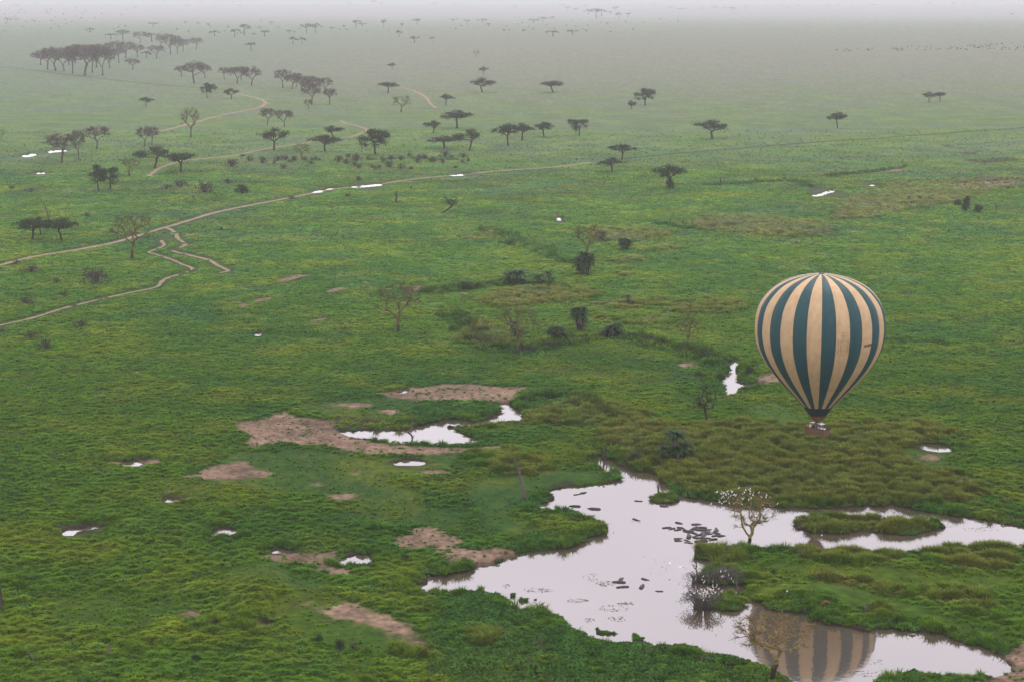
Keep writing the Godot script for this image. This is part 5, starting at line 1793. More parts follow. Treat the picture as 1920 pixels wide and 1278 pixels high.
	poly("reed", [30.2, 864, 50.6, 854, 72.8, 844.2, 52.2, 807.1, 30.8, 816.1], 0.8)
	poly("reed", [-22, 816.1, -9.2, 854, 0, 850.1, -13.1, 812.5], 0.6)
	poly("reed", [23.6, 621.6, 40.3, 619.5, 56.4, 611.1, 47.2, 599, 27.7, 601], 0.5)
	poly("lawn", [57.8, 480.5, 65.2, 487, 74.9, 455.9, 67.3, 454.7, 57.5, 455.9], 0.9)
	poly("lawn", [88.1, 433.6, 96.5, 428.4, 94.4, 408.6, 84.1, 413.4, 72.3, 411, 69, 418.3, 80, 428.4], 0.8)
	poly("lawn", [-8.8, 401.6, 0, 408.6, 13.6, 413.4, 20.2, 408.6, 18.8, 401.6, 8.8, 398.4, 4.3, 390.4, 0, 377.8, 4.1, 367.9, 10, 362.2, 2, 358.5, -4, 362.2, -8.3, 377.8], 1)
	poly("lawn", [41.6, 340.9, 52.8, 340.2, 64, 339.2, 74.2, 334.3, 87.2, 334.3, 87.5, 328, 74.4, 326.4, 61, 332.7, 50.2, 335, 43, 336.9], 0.9)
	poly("lawn", [39.7, 324.9, 45.6, 328.6, 54.9, 329.2, 62.4, 320.4, 72.3, 308.9, 77.6, 302.1, 74.9, 298.1, 68.3, 306.1, 59.3, 313.1, 49.5, 317.4, 41.2, 321.9], 1)
	poly("lawn", [-63.5, 428.4, -47.6, 433.6, -30.2, 423.3, -11.8, 428.4, -10.3, 418.3, -24.5, 403.9, -17.2, 390.4, -25, 377.8, -38.7, 390.4, -52.2, 394.8, -64.1, 401.6], 0.9)
	poly("lawn", [-33.7, 382, -21.3, 386.2, -8.3, 377.8, -10, 362.2, -22.4, 367.9, -32.7, 369.8], 0.8)
	poly("lawn", [-40.8, 318.9, -30.4, 321.9, -20.9, 313.1, -14.3, 302.1, -14.6, 289.3, -26.1, 291.8, -33.7, 302.1, -39.8, 310.3], 0.9)
	poly("lawn", [-53.8, 334.3, -50, 340.2, -43.7, 342.6, -33.1, 331.1, -29, 326.4, -35.7, 320.4, -46.1, 324.9], 0.8)
	poly("lawn", [-80.6, 321.9, -68.6, 324.9, -56.4, 321.9, -53.6, 310.3, -64.6, 304.8, -76.1, 310.3], 0.7)
	poly("lawn", [-87.9, 369.8, -78.1, 371.8, -74.1, 362.2, -83.3, 358.5], 0.6)
	poly("lawn", [-77.8, 403.9, -61.9, 401.6, -59, 382, -68.8, 377.8], 0.6)
	poly("lawn", [-55.2, 480.5, -27, 493.8, -20.8, 474.1, -32.9, 461.8, -46.1, 467.9], 0.8)
	poly("lawn", [-12.8, 591.1, 6.2, 572.4, 36.8, 563.5, 54.3, 538.2, 51.3, 507.8, 26.3, 507.8, 5.7, 522.6, -11.7, 538.2], 0.35)
	strip("creek", 4.2, [-29.1, 670.9, -23.7, 672.2, -17.4, 678.4, -11.1, 683.5, -1.9, 690, 7.4, 684.8, 16.6, 679.7])
	strip("creek", 5.2, [-19.3, 619.5, -14.9, 608, -12, 589.2, -8.5, 567.9, -3, 558.3, 6, 554, 13.8, 563.5, 23.3, 571.5, 31.3, 576.1, 37.4, 572.4, 44.3, 561.7, 50.1, 557.4, 54.9, 544.7, 58.1, 530.3])
	strip("creek", 3.2, [-13.7, 850.1, -4.5, 840.4, 4.3, 805.4, 14.8, 781.4])
	strip("creek", 3.0, [-1.1, 801.9, 8.5, 791.5, 16.5, 761.9, 20.6, 746.4])
	strip("creek", 3.0, [4, 485.7, 9.4, 492.4, 16.1, 491.1, 19.7, 479.2, 24, 461.8])
	strip("creek", 3.5, [104.6, 1053.7, 125.8, 1065.8, 151.2, 1084.5, 159.3, 1041.8])
	strip("creek", 3.0, [178.6, 1110.4, 207.3, 1137.6, 232.6, 1173.5])
	strip("creek", 2.2, [65.9, 874.3, 75.9, 854, 97.7, 864])
	strip("creek", 3.0, [19.8, 436.3, 21.2, 428.4, 25.8, 427.4, 30.5, 418.3])
	strip("creek", 3.0, [-32.6, 1219.6, -66.1, 1235.8, -88.1, 1219.6])
	poly("bushy", [-14.3, 321.3, -7.2, 322.5, 0, 316, 8.4, 302.1, 16.6, 296.3, 27.9, 293.8, 38.5, 286.9, 40.5, 277.5, 33.7, 273, 3.1, 273, -7.8, 277.5, -11.4, 291.8, -10.2, 304.8], 1)
	poly("bushy", [-25.7, 331.1, -18.6, 335, -14.8, 332.4, -15.5, 328, -20, 326.4], 0.8)
	poly("bushy", [-13.2, 340.9, -5.7, 344.3, 0, 349.1, 12.7, 354.1, 17, 362.2, 16.3, 369.8, 10.2, 367.9, 5, 358.5, -2, 353, -9.6, 347.7], 0.9)
	poly("bushy", [-25.9, 474.1, -13.1, 477.9, -3.9, 480.5, -2.8, 471, -13.9, 463, -22.6, 458.3], 1)
	poly("bushy", [-9.4, 428.4, -3.6, 433.6, 3.7, 455.9, 0, 433.6], 0.5)
	poly("bushy", [54.1, 284, 63.8, 285, 70.8, 281, 67.4, 273, 52.1, 273], 0.8)
	poly("bushy", [15.6, 403.9, 23.5, 406.2, 20.9, 399.3, 15.4, 398.4], 0.7)
	poly("bushy", [61.4, 305.9, 69.7, 304.8, 73.5, 295.6, 69.1, 302.1, 62.2, 305.3], 0.9)
	poly("bushy", [48.8, 313.1, 57.1, 310.3, 57.8, 304.8, 51.4, 307.5], 0.9)
	poly("bushy", [20.2, 461.8, 30, 455.9, 40.9, 439, 35.6, 403.9, 25, 413.4, 21.2, 428.4], 0.6)
	track("long straight pale dirt road crossing the plain from the left edge", 4.6, [-197.7, 717.1, -191.6, 738.8, -185.1, 761.9, -171.8, 786.4, -161.7, 810.7, -151.3, 858, -138.2, 917.8, -123.6, 958.3, -107.1, 997, -94.3, 1033.1, -76.3, 1053.7, -52.6, 1090.8, -29.9, 1117.1, 0, 1148.1, 18.7, 1162.5, 48.2, 1200], true)
	track("narrow dirt track curving off the bottom left of the plain", 2.6, [-160.6, 591.1, -156.4, 600, -149.8, 613.2, -144.6, 632.4, -136.7, 652.9, -128.4, 670.9, -123.1, 682.2, -123.4, 701.9, -117.4, 724.2, -124, 740.3, -130.3, 754, -139.2, 769.9, -142.9, 776.4, -141.8, 784.7, -140.6, 798.4, -144.7, 816.1, -144.6, 834.6, -143.7, 840.4], true)
	track("braided pale track winding down from the road junction", 3.0, [-151, 860, -147.6, 854, -143.1, 840.4, -138.8, 821.6, -132.5, 801.9, -132.6, 793.2, -134.5, 781.4, -126.5, 768.3, -115.8, 752.5, -110.1, 737.3, -104.1, 722.8, -107, 715.7], true)
	track("far dirt track winding between the umbrella acacias", 5.0, [-203, 1110.4, -204.8, 1137.6, -205.5, 1162.5, -203.7, 1188.5, -200.1, 1215.6, -185.2, 1235.8, -174.3, 1252.4, -161.1, 1309.5, -144.6, 1352.2, -130.2, 1392.5, -114.1, 1424.3, -108.8, 1498.5, -120.1, 1541.6, -129.7, 1567.4, -138.1, 1607.7], true)
	track("distant dirt track with a hairpin bend in the haze", 7.0, [-260.9, 1480.7, -252, 1574, -245.2, 1672.2, -235.7, 1734, -228.1, 1783.3, -227.9, 1835.6, -232, 1881.5, -241.5, 1929.7, -259.7, 1990.9, -284.6, 2056.1, -306.5, 2113.8], true)
	track("distant faint track by the bushes beyond the acacias", 6.0, [-67.5, 1783.3, -74.7, 1844.6, -87.4, 2001.5, -108.1, 2137.8, -131, 2239.3], true)
	track("dark grassy ditch line crossing the far plain on the right", 9.0, [69, 1227.6, 94.1, 1256.6, 131.7, 1295.9, 175.2, 1337.7, 220.8, 1377.1, 282.6, 1429.8, 394.3, 1522.8, 491, 1614.6], false)
	track("thin dark ditch line on the hazy far left plain", 6.0, [-807.1, 2980.7, -720.2, 2825.1, -630.3, 2665.9, -456.3, 2350.8, -370.8, 2213, -307.1, 2137.8], false)

func plant_trees() -> void:
	plant("bare", 43.7, 354.5, 10.9, 10.6, "bare yellow-limbed fever tree full of white birds on the pond bank")
	plant("front", 38.3, 279.8, 10.4, 13.2, "open brown-twigged fever tree at the bottom edge before the balloon's reflection")
	plant("fever", -34.1, 587.3, 16.1, 14.7, "lone fever tree with dark straight trunk on the grass left of the creek", "fever trees along the creek")
	plant("fever", 1.6, 549.7, 14.2, 13.2, "fever tree with yellow trunk and small palm at its foot by the creek", "fever trees along the creek")
	plant("fever", 50.3, 561.7, 10.5, 9.8, "small fever tree with crooked dark trunk left of the balloon", "fever trees along the creek")
	plant("fever", 28.7, 765.1, 12.9, 15.7, "faint leafless fever tree rising behind the palm thicket", "fever trees along the creek")
	plant("fever", -145.2, 754, 17.8, 17.9, "bare reddish fever tree beside the dirt road, trunk leaning left")
	plant("pale", 238, 997, 12.9, 8, "pale bare tree in the brown reeds near the right edge")
	plant("dark", 45.8, 457.1, 9.9, 6.3, "dark dead tree with drooping twigs and reddish trunk left of the basket")
	plant("leaning", -32.6, 917.8, 8.9, 8.9, "small leafy tree with trunk leaning far right in open grass")
	plant("umbrella", -197.3, 812.5, 9.9, 17.5, "broad dark umbrella acacia at the left edge above the dirt road", "umbrella acacias on the plain")
	plant("umbrella", -198.3, 832.7, 8.1, 11.7, "umbrella acacia half hidden behind the broad one at the left edge", "umbrella acacias on the plain")
	plant("umbrella", -184.7, 810.7, 10.5, 14.4, "umbrella acacia with forked trunk, right of the left-edge pair", "umbrella acacias on the plain")
	plant("umbrella", -208.9, 1162.5, 13.4, 23, "dark umbrella acacia beside the far track, left one of two touching crowns", "umbrella acacias on the plain")
	plant("umbrella", -189, 1134.1, 12.1, 21.9, "dark umbrella acacia beside the far track, right one of two touching crowns", "umbrella acacias on the plain")
	plant("umbrella", -154.9, 1295.9, 15.2, 22.2, "umbrella acacia with wide fan crown above the row of grey bushes", "umbrella acacias on the plain")
	plant("umbrella", -120.8, 1287, 11.3, 22, "low flat umbrella acacia in front of another on the far track", "umbrella acacias on the plain")
	plant("umbrella", -126.9, 1413.6, 9, 18.1, "small umbrella acacia whose crown shows above the low flat one", "umbrella acacias on the plain")
	plant("umbrella", -44.6, 1314.1, 8.8, 22.5, "low wide umbrella acacia leaning left, touching a taller one", "umbrella acacias on the plain")
	plant("umbrella", -27.7, 1295.9, 14.9, 20.8, "tall umbrella acacia touching the low wide one on its left", "umbrella acacias on the plain")
	plant("umbrella", -2.5, 1337.7, 15.7, 20.7, "umbrella acacia leftmost of the row of three in mid plain", "umbrella acacias on the plain")
	plant("umbrella", 7, 1387.3, 12.6, 19.3, "umbrella acacia in the middle of the row of three in mid plain", "umbrella acacias on the plain")
	plant("umbrella", 22.7, 1418.9, 11.3, 16.7, "umbrella acacia rightmost of the row of three in mid plain", "umbrella acacias on the plain")
	plant("umbrella", -57.8, 1463.3, 9.7, 15.6, "small umbrella acacia left of the taller flat-topped one", "umbrella acacias on the plain")
	plant("umbrella", -41.7, 1516.7, 14.9, 24.3, "flat-topped umbrella acacia with vase limbs above the touching pair", "umbrella acacias on the plain")
	plant("umbrella", 140.9, 1403, 14.2, 27.7, "solitary wide umbrella acacia on the right half of the plain", "umbrella acacias on the plain")
	plant("umbrella", 67.2, 1219.6, 10.4, 17.6, "umbrella acacia with crown just behind another beside the ditch", "umbrella acacias on the plain")
	plant("umbrella", 57.1, 1134.1, 8.8, 17.6, "umbrella acacia beside the ditch, in front of another crown", "umbrella acacias on the plain")
	plant("umbrella", 82.3, 1036, 13.1, 17.8, "umbrella acacia with ivy-green bush wrapped round its trunk", "umbrella acacias on the plain")
	plant("umbrella", -31, 2078.8, 15.9, 29.9, "umbrella acacia with lobed crown in the centre of the hazy plain", "umbrella acacias on the plain")
	plant("umbrella", 42.6, 2078.8, 13.2, 28.8, "thin flat umbrella acacia alone right of the lobed one", "umbrella acacias on the plain")
	plant("umbrella", -36.7, 2557.7, 10.1, 15, "tiny umbrella acacia just behind the lobed one", "umbrella acacias on the plain")
	plant("umbrella", -128.2, 2067.4, 12, 23.1, "open flat acacia above the small fever tree on the far track", "umbrella acacias on the plain")
	plant("umbrella", -60.6, 1835.6, 10.7, 15.6, "small flat acacia leaning right beyond the far track", "umbrella acacias on the plain")
	plant("umbrella", -332.7, 1817.8, 8.7, 13.6, "small dark flat acacia alone on the hazy left plain", "umbrella acacias on the plain")
	plant("umbrella", -272.2, 1939.7, 11.3, 17.6, "small pale umbrella acacia beside the dark two-crowned one", "umbrella acacias on the plain")
	plant("umbrella", 247.4, 1516.7, 13.3, 15.4, "vase-shaped small acacia with flat top on the right plain", "umbrella acacias on the plain")
	plant("umbrella", 392.4, 1881.5, 10.5, 15, "leaning acacia, left of two sharing one flat crown at far right", "umbrella acacias on the plain")
	plant("umbrella", 406.4, 1900.5, 9.6, 14.2, "acacia with thin trunk, right of two sharing one flat crown at far right", "umbrella acacias on the plain")
	plant("umbrella", -162.8, 2723.4, 9.3, 14.5, "tiny round acacia in the haze above the open flat one", "umbrella acacias on the plain")
	plant("round", -212.2, 1018.9, 15, 12.6, "dense dark acacia leaning left with a twin on its right", "umbrella acacias on the plain")
	plant("round", -209, 1033.1, 12.7, 15, "dense dark acacia, right twin of the leaning one", "umbrella acacias on the plain")
	plant("round", -86.7, 1260.9, 17.1, 21.6, "tall dense acacia with layered crown beyond the row of grey bushes", "umbrella acacias on the plain")
	plant("round", -298.5, 1959.9, 16.1, 12.5, "dark two-crowned acacia with low foliage near the hairpin track", "umbrella acacias on the plain")
	plant("round", -312, 2067.4, 10.4, 14.3, "dark crown directly behind the two-crowned acacia near the hairpin", "umbrella acacias on the plain")
	plant("round", 122.3, 1835.6, 16.5, 20.5, "upright rounded acacia with a small dark tree beside it", "umbrella acacias on the plain")
	plant("round", 106, 1774.9, 8, 11.4, "small dark tree beside the upright rounded acacia", "umbrella acacias on the plain")
	plant("round", 48.3, 1435.3, 13, 16.1, "vase-shaped acacia alone right of the row of three", "umbrella acacias on the plain")
	plant("fever", -227.7, 1413.6, 22.5, 16.6, "tall thin fever tree beside the far track with open lopsided crown", "fever trees on the far plain")
	plant("grove", -271.5, 1200, 18.3, 22.5, "broad green-tinged fever tree by the bright puddle at far left", "fever trees on the far plain")
	plant("grove", -264.6, 1215.6, 19.5, 9.8, "narrow dark fever tree between two broader ones at far left", "fever trees on the far plain")
	plant("grove", -272.8, 1309.5, 16, 18.9, "pale-crowned fever tree behind the narrow dark one", "fever trees on the far plain")
	plant("grove", -245, 1328.2, 13.8, 12.1, "pale brown fever tree above the two touching acacias", "fever trees on the far plain")
	plant("grove", -242.6, 1342.5, 12.9, 10.8, "fuzzy brown fever tree right behind the pale brown one", "fever trees on the far plain")
	plant("fever", -213.1, 1107.1, 11.3, 13.7, "leafless grey tree beside the dense dark twins", "fever trees on the far plain")
	plant("fever", -95.7, 1726, 15.1, 19.3, "small open fever tree with thin crown near the far track", "fever trees on the far plain")
	plant("fever", -128.6, 1219.6, 10.7, 11.8, "thin grey tree among the row of grey bushes", "fever trees on the far plain")
	plant("grove", -190.4, 1554.4, 13.6, 14.9, "brown fever tree, left of a touching pair above the far track", "fever trees on the far plain")
	plant("grove", -174.3, 1529, 13.8, 15.5, "brown fever tree, right of a touching pair above the far track", "fever trees on the far plain")
	plant("fever", -353.9, 1382.2, 8.1, 5.2, "bare grey treetop cut by the left edge of the plain", "fever trees on the far plain")
	plant("fever", -58, 3263, 12, 12.1, "tiny thin tree alone in the haze above mid plain", "fever trees on the far plain")
	plant("fever", -97.1, 1287, 8.9, 6.2, "thin slanting tree left of the tall dense acacia", "fever trees on the far plain")
	plant("grove", -410.3, 2490.3, 13.8, 19.8, "leaning tree at the left of the middle hazy grove", "trees of the hazy groves")
	plant("grove", -364.1, 2293.7, 26, 30.9, "tallest broad tree of the middle hazy grove", "trees of the hazy groves")
	plant("grove", -373.9, 2442, 17.4, 19.4, "tree right of the tallest in the middle hazy grove", "trees of the hazy groves")
	plant("grove", -343.9, 2395.6, 15.2, 16.1, "leftmost tree of the second hazy grove", "trees of the hazy groves")
	plant("grove", -314.7, 2293.7, 20, 25.3, "broad front tree of the second hazy grove", "trees of the hazy groves")
	plant("grove", -319.5, 2365.5, 17.5, 18.8, "back tree of the second hazy grove", "trees of the hazy groves")
	plant("grove", -291.2, 2239.3, 21.8, 24.7, "rightmost tree of the second hazy grove", "trees of the hazy groves")
	plant("grove", -248.8, 2174.7, 21.2, 21.3, "leftmost tall tree of the hairpin grove", "trees of the hazy groves")
	plant("grove", -236.2, 2149.9, 16.5, 19.7, "second tree of the hairpin grove", "trees of the hazy groves")
	plant("grove", -220.9, 2102, 17.2, 20.6, "third tree of the hairpin grove", "trees of the hazy groves")
	plant("grove", -214.4, 2125.7, 16.3, 18.2, "fourth tree of the hairpin grove", "trees of the hazy groves")
	plant("grove", -193.7, 2067.4, 16.4, 20.2, "tree standing off to the right of the hairpin grove", "trees of the hazy groves")
	plant("grove", -183.9, 1835.6, 21.4, 20.2, "tall tree in front of the hairpin grove", "trees of the hazy groves")
	plant("grove", -168.1, 1844.6, 15.6, 15.8, "small tree right of the tall front tree of the hairpin grove", "trees of the hazy groves")
	plant("grove", -179.9, 1766.6, 9.4, 8.7, "sapling at the foot of the hairpin grove's front tree", "trees of the hazy groves")
	plant("grove", -606.9, 2665.9, 33.6, 40.7, "tall broad tree at the left of the large hazy grove", "trees of the hazy groves")
	plant("grove", -591.4, 2647.2, 29.2, 27.5, "narrow tree in the left part of the large hazy grove", "trees of the hazy groves")
	plant("grove", -679, 2889.7, 19.7, 30, "lowest outlying tree at the left end of the large hazy grove", "trees of the hazy groves")
	plant("grove", -534.3, 2506.8, 40.9, 53.6, "largest front tree of the large hazy grove", "trees of the hazy groves")
	plant("grove", -511.6, 2506.8, 36.9, 26, "slim front tree right of the largest in the hazy grove", "trees of the hazy groves")
	plant("grove", -580.8, 2804.1, 32.4, 39.4, "tree behind the slim one in the large hazy grove", "trees of the hazy groves")
	plant("grove", -630.5, 3180.9, 29.2, 31.1, "mid tree of the large hazy grove's back row", "trees of the hazy groves")
	plant("grove", -617.1, 3207.8, 27.8, 35.2, "second back-row tree of the large hazy grove", "trees of the hazy groves")
	plant("grove", -608.6, 3263, 21.4, 29.9, "third back-row tree of the large hazy grove", "trees of the hazy groves")
	plant("grove", -870.4, 4500.4, 24.7, 38.4, "far tree beyond the large hazy grove", "trees of the hazy groves")
	plant("grove", -785.9, 4249, 25.6, 33.7, "far tree right of the grove's back row", "trees of the hazy groves")
	plant("grove", -585, 3440.6, 36.1, 37.8, "tall tree at the right of the large hazy grove", "trees of the hazy groves")
	plant("grove", -584.2, 3570.1, 24.3, 24, "thin tree right of the grove's tall one", "trees of the hazy groves")
	plant("grove", -583.3, 3709.6, 23.3, 29.4, "rightmost tree of the large hazy grove", "trees of the hazy groves")
	plant("grove", -567.7, 3207.8, 21.9, 31.3, "tree before the grove's tall right one", "trees of the hazy groves")
	plant("grove", -648.8, 2980.7, 28.2, 36.4, "tree behind the largest in the hazy grove", "trees of the hazy groves")
	plant("grove", -515, 2723.4, 15.8, 21.6, "lone small tree in front of the large hazy grove", "trees of the hazy groves")
	for p in [[-630.8, 2723.4, 30.1, 31.8], [-564.5, 2575.1, 32.5, 30.1], [-546.5, 2610.7, 31.6, 29.1], [-554.1, 2763.2, 29, 27.9], [-672.5, 3128.4, 24.6, 34.9], [-661, 3235.2, 23.8, 32.6], [-638.3, 2889.7, 25.8, 27.6], [-583.9, 2980.7, 23.5, 26.9], [-696.6, 3981.9, 23, 31.7], [-573.1, 3440.6, 28.9, 27.4], [-237, 2200.1, 16.3, 16.4], [-212.3, 2056.1, 14.1, 14.2], [-205.8, 2090.3, 15.5, 16.7]]:
		plant("grove", p[0], p[1], p[2], p[3], "grey-brown tree crowded among others in a hazy grove", "trees crowded inside the hazy groves")
	for p in [[-168.6, 1244.3, 2.1, 5.2], [-63.7, 1243.5, 3.5, 4.4], [-134.2, 1201, 2.3, 4.1], [-120.4, 1221.3, 2.4, 3.6], [-57.4, 1213, 3.2, 2.8], [-101.8, 1237, 3.6, 5.3], [-119.5, 1187.6, 2.3, 4.6], [-46.8, 1205.8, 2.4, 3.3], [-132.7, 1155.6, 3.7, 4.9], [-41.8, 1197.3, 3.7, 4.7], [-77.4, 1159.6, 3, 4.2], [-141.9, 1187.8, 3.8, 3], [-117.7, 1214.5, 2, 4.5], [-79.2, 1155.6, 2.2, 2.9], [-26.6, 1204, 3.5, 3.3], [-72, 1166.4, 2.8, 4.5], [-57.5, 1231.1, 3.5, 5.2], [-168.8, 1194.9, 2.8, 5.1], [-89.5, 1159.4, 3.5, 4.4], [-29.8, 1197.9, 3, 3.9], [-48.1, 1201.2, 3.3, 3.8], [-48.2, 1218, 3, 3.5], [-149.9, 1195.2, 2.2, 4.7], [-96.1, 1232.2, 3.7, 3.2], [-33, 1159.8, 2.4, 4.8], [-141.9, 1230.7, 2.4, 4.8]]:
		plant("twigbush", p[0], p[1], p[2], p[3], "small purple-grey thorn bush scattered below the row of acacias", "small bushes below the acacias")
	plant("far", -908.5, 4554.3, 15.5, 26.5, "dark dense tree beyond the large hazy grove", "dark trees on the far plain")
	plant("far", -778.5, 4346.1, 19.4, 39.2, "widest dark dense tree behind the hazy grove", "dark trees on the far plain")
	plant("far", -588.9, 3235.2, 11, 18.9, "dark bush tree at the foot of the hazy grove", "dark trees on the far plain")
	plant("far", -734.6, 4970.9, 14.3, 29, "dark flat tree right of the far groves", "dark trees on the far plain")
	plant("far", -604.3, 4906.8, 15.4, 31.2, "dark flat-topped tree on the far plain beyond the second grove", "dark trees on the far plain")
	plant("far", -543.5, 5318.1, 26.4, 28.2, "dark tall clump of a tree on the far plain", "dark trees on the far plain")
	plant("far", -452.7, 4156.1, 15.2, 19.8, "left one of two dark round trees on the far plain", "dark trees on the far plain")
	plant("far", -434, 4156.1, 14.2, 17.6, "right one of two dark round trees on the far plain", "dark trees on the far plain")
	plant("far", -472.8, 3638.5, 16.2, 19.3, "ragged dark tree alone on the far plain", "dark trees on the far plain")
	plant("far", -1139.5, 6388.3, 15, 37.2, "flat far tree directly above the large hazy grove", "dark trees on the far plain")
	plant("far", -1884.5, 7522.5, 15.7, 33.8, "flat far tree at the left edge of the haze", "dark trees on the far plain")
	plant("far", -1132.4, 5393.4, 14.1, 28.6, "flat far tree above the left of the hazy grove", "dark trees on the far plain")
	for p in [[-660.1, 4783.4, 21.3, 25.3], [-670.9, 5036.7, 29, 34.7], [-519.6, 5318.1, 27.8, 28.2], [-580.5, 5244.8, 11, 18.1], [-511.6, 5717.3, 10.5, 19.7], [-804.5, 6726.4, 12.3, 19.6], [-741.1, 5894.2, 9.2, 20.3], [-638.5, 4970.9, 7.8, 14.5], [-1889.8, 7673.8, 12, 22.3], [-206.1, 4249, 14.5, 20.3], [-172.7, 4346.1, 11.4, 12.7], [-268.6, 4783.4, 18.8, 17.7], [-479.3, 6181.1, 25.8, 32.7], [-476.7, 6388.3, 13.4, 28.7], [-400.7, 6283, 26.3, 21.6], [-355.9, 6497.2, 11.9, 15.5], [-322.5, 6847.2, 21.5, 32.6], [-223.3, 7673.8, 10, 24.4], [-157.8, 7102.3, 14.8, 30.1], [-109.3, 7377, 15.4, 42.9], [-74.4, 6388.3, 11.7, 22], [76.6, 7237.1, 15.1, 46], [117.7, 7673.8, 18, 44.7], [165.5, 8345.1, 13.1, 30.9], [100.1, 4906.8, 15.4, 33.8], [150.7, 5036.7, 14.5, 29.3], [31, 5318.1, 11.1, 11.3], [-21.7, 5470.9, 8.6, 10.1], [28.5, 15418.4, 20.1, 57], [381.6, 13754.3, 25.1, 50.9], [406.9, 12830.9, 20.1, 50.9], [382.4, 10113.7, 31.6, 53.5], [364.6, 8726.7, 45.5, 60], [426.6, 9604.9, 35.1, 50.8], [661.2, 12830.9, 30.1, 54.3], [461.6, 8726.7, 27.3, 32.3], [540.1, 9369.2, 19.6, 34.7], [494.7, 10113.7, 21.1, 26.7], [1432.7, 14267.6, 22.3, 60.3], [1403.9, 12830.9, 26.8, 54.3], [1788.4, 15418.4, 20.1, 32.6], [3287.7, 18382.8, 19.2, 63.1], [4448, 21479.2, 28, 79.4], [4458.9, 20337.4, 31.8, 86], [4811.1, 21479.2, 28, 68.1], [5229.2, 22756.6, 23.7, 120.2], [2446, 9852.7, 12.9, 23.4], [1170.4, 13754.3, 14.3, 50.9], [1342.2, 14267.6, 11.2, 37.7], [1508.1, 14267.6, 14.9, 37.7], [2379.3, 16770.7, 17.5, 44.3], [2623, 16770.7, 17.5, 39.9], [6207.4, 25828.5, 20.2, 95.5], [-1249.8, 19310.8, 30.2, 61.2], [-1475.1, 21479.2, 44.7, 90.8], [-784.3, 20337.4, 26.5, 86], [-612.7, 21479.2, 22.4, 68.1], [-1561, 19310.8, 25.1, 51], [1475.1, 21479.2, 16.8, 51.1], [1167, 14820.7, 15.4, 54.8], [1105.2, 13276.6, 13.8, 49.1], [-4468, 25828.5, 26.9, 136.4], [-3976.8, 25828.5, 20.2, 122.8], [-3342.2, 24195.5, 25.2, 63.9], [-2551.2, 25828.5, 20.2, 81.9], [-2236.6, 24195.5, 18.9, 89.5], [-4309.4, 17539.9, 18.3, 74.1], [-5077.7, 21479.2, 16.8, 79.4], [-5109, 22756.6, 17.8, 120.2]]:
		plant("far", p[0], p[1], p[2], p[3], "tiny hazy tree among the scattered trees toward the horizon", "tiny trees toward the horizon")
	for p in [[-2851.2, 12317.8, 13.3, 10.5], [-2005.9, 9243.8, 6.4, 11.1], [-2152.9, 8567.1, 6, 7.4], [-1352.9, 6016.2, 4.4, 5.8], [-1162.7, 5511.3, 5.7, 6.1], [-2740.4, 14686.4, 17.8, 15], [-3164.8, 12981.7, 11.1, 18.7], [-1784.6, 7388.9, 7.9, 8], [-3080.8, 14260.2, 9.8, 13.6], [-1785.8, 8623.3, 7.4, 10.8], [-2228.9, 10010.6, 11.7, 13.5], [-1764.2, 7438.5, 7.4, 11.1], [-2069.5, 10161.8, 13.1, 9], [-1431, 6351.8, 4.8, 7.5], [-1718.5, 6838.1, 7.9, 8.5], [-1904.9, 9837.5, 10.9, 12.4], [-1790, 8363.8, 10, 12.9], [-1519.2, 6862.1, 4.8, 9.3], [-1120.1, 5342.8, 6.4, 5.5], [-1554.9, 6835.5, 4.6, 7.9], [-3147.2, 12996.4, 9, 18.2], [-2623.6, 10713.5, 9.7, 15.9], [-2092.6, 8426, 8.5, 12.6], [-1157, 5851.6, 4.9, 6.6], [-1322.8, 5765.7, 7.4, 5.3], [-2644.7, 10944.2, 8.8, 12.9], [-2239.5, 10499.6, 6.9, 11.8], [-1713.1, 7495.2, 9.6, 10.1], [-1562.4, 7149.6, 7.8, 6], [-1198.8, 6237.9, 7.6, 8.9], [-2019.1, 8899.5, 6.4, 11.5], [-3527.7, 14144.8, 11.1, 13], [-3345.4, 14525.9, 9.5, 13.3], [-2287.5, 9266.2, 6.2, 13.8], [-2614.8, 12361.7, 10.1, 13.2], [-2944.5, 12875.6, 15.5, 20.3], [-1803.2, 8127.6, 5.8, 7.1], [-2411, 10471.8, 12.5, 9.6], [-1388.9, 5498.8, 5.5, 5], [-3296, 15235.3, 15.2, 23.9], [-1299.6, 6677.3, 5.5, 7.2], [-1522.7, 6277.5, 6.3, 8.9], [-2560.7, 11080, 13.1, 17.4], [-1194.4, 6112.5, 7.3, 8.4], [-1872.4, 7856.1, 7, 6.4], [-2587.7, 10273.6, 8.4, 13.8]]:
		plant("dot", p[0], p[1], p[2], p[3], "small dark dot of a tree in the far left haze", "dots of trees in the far haze")
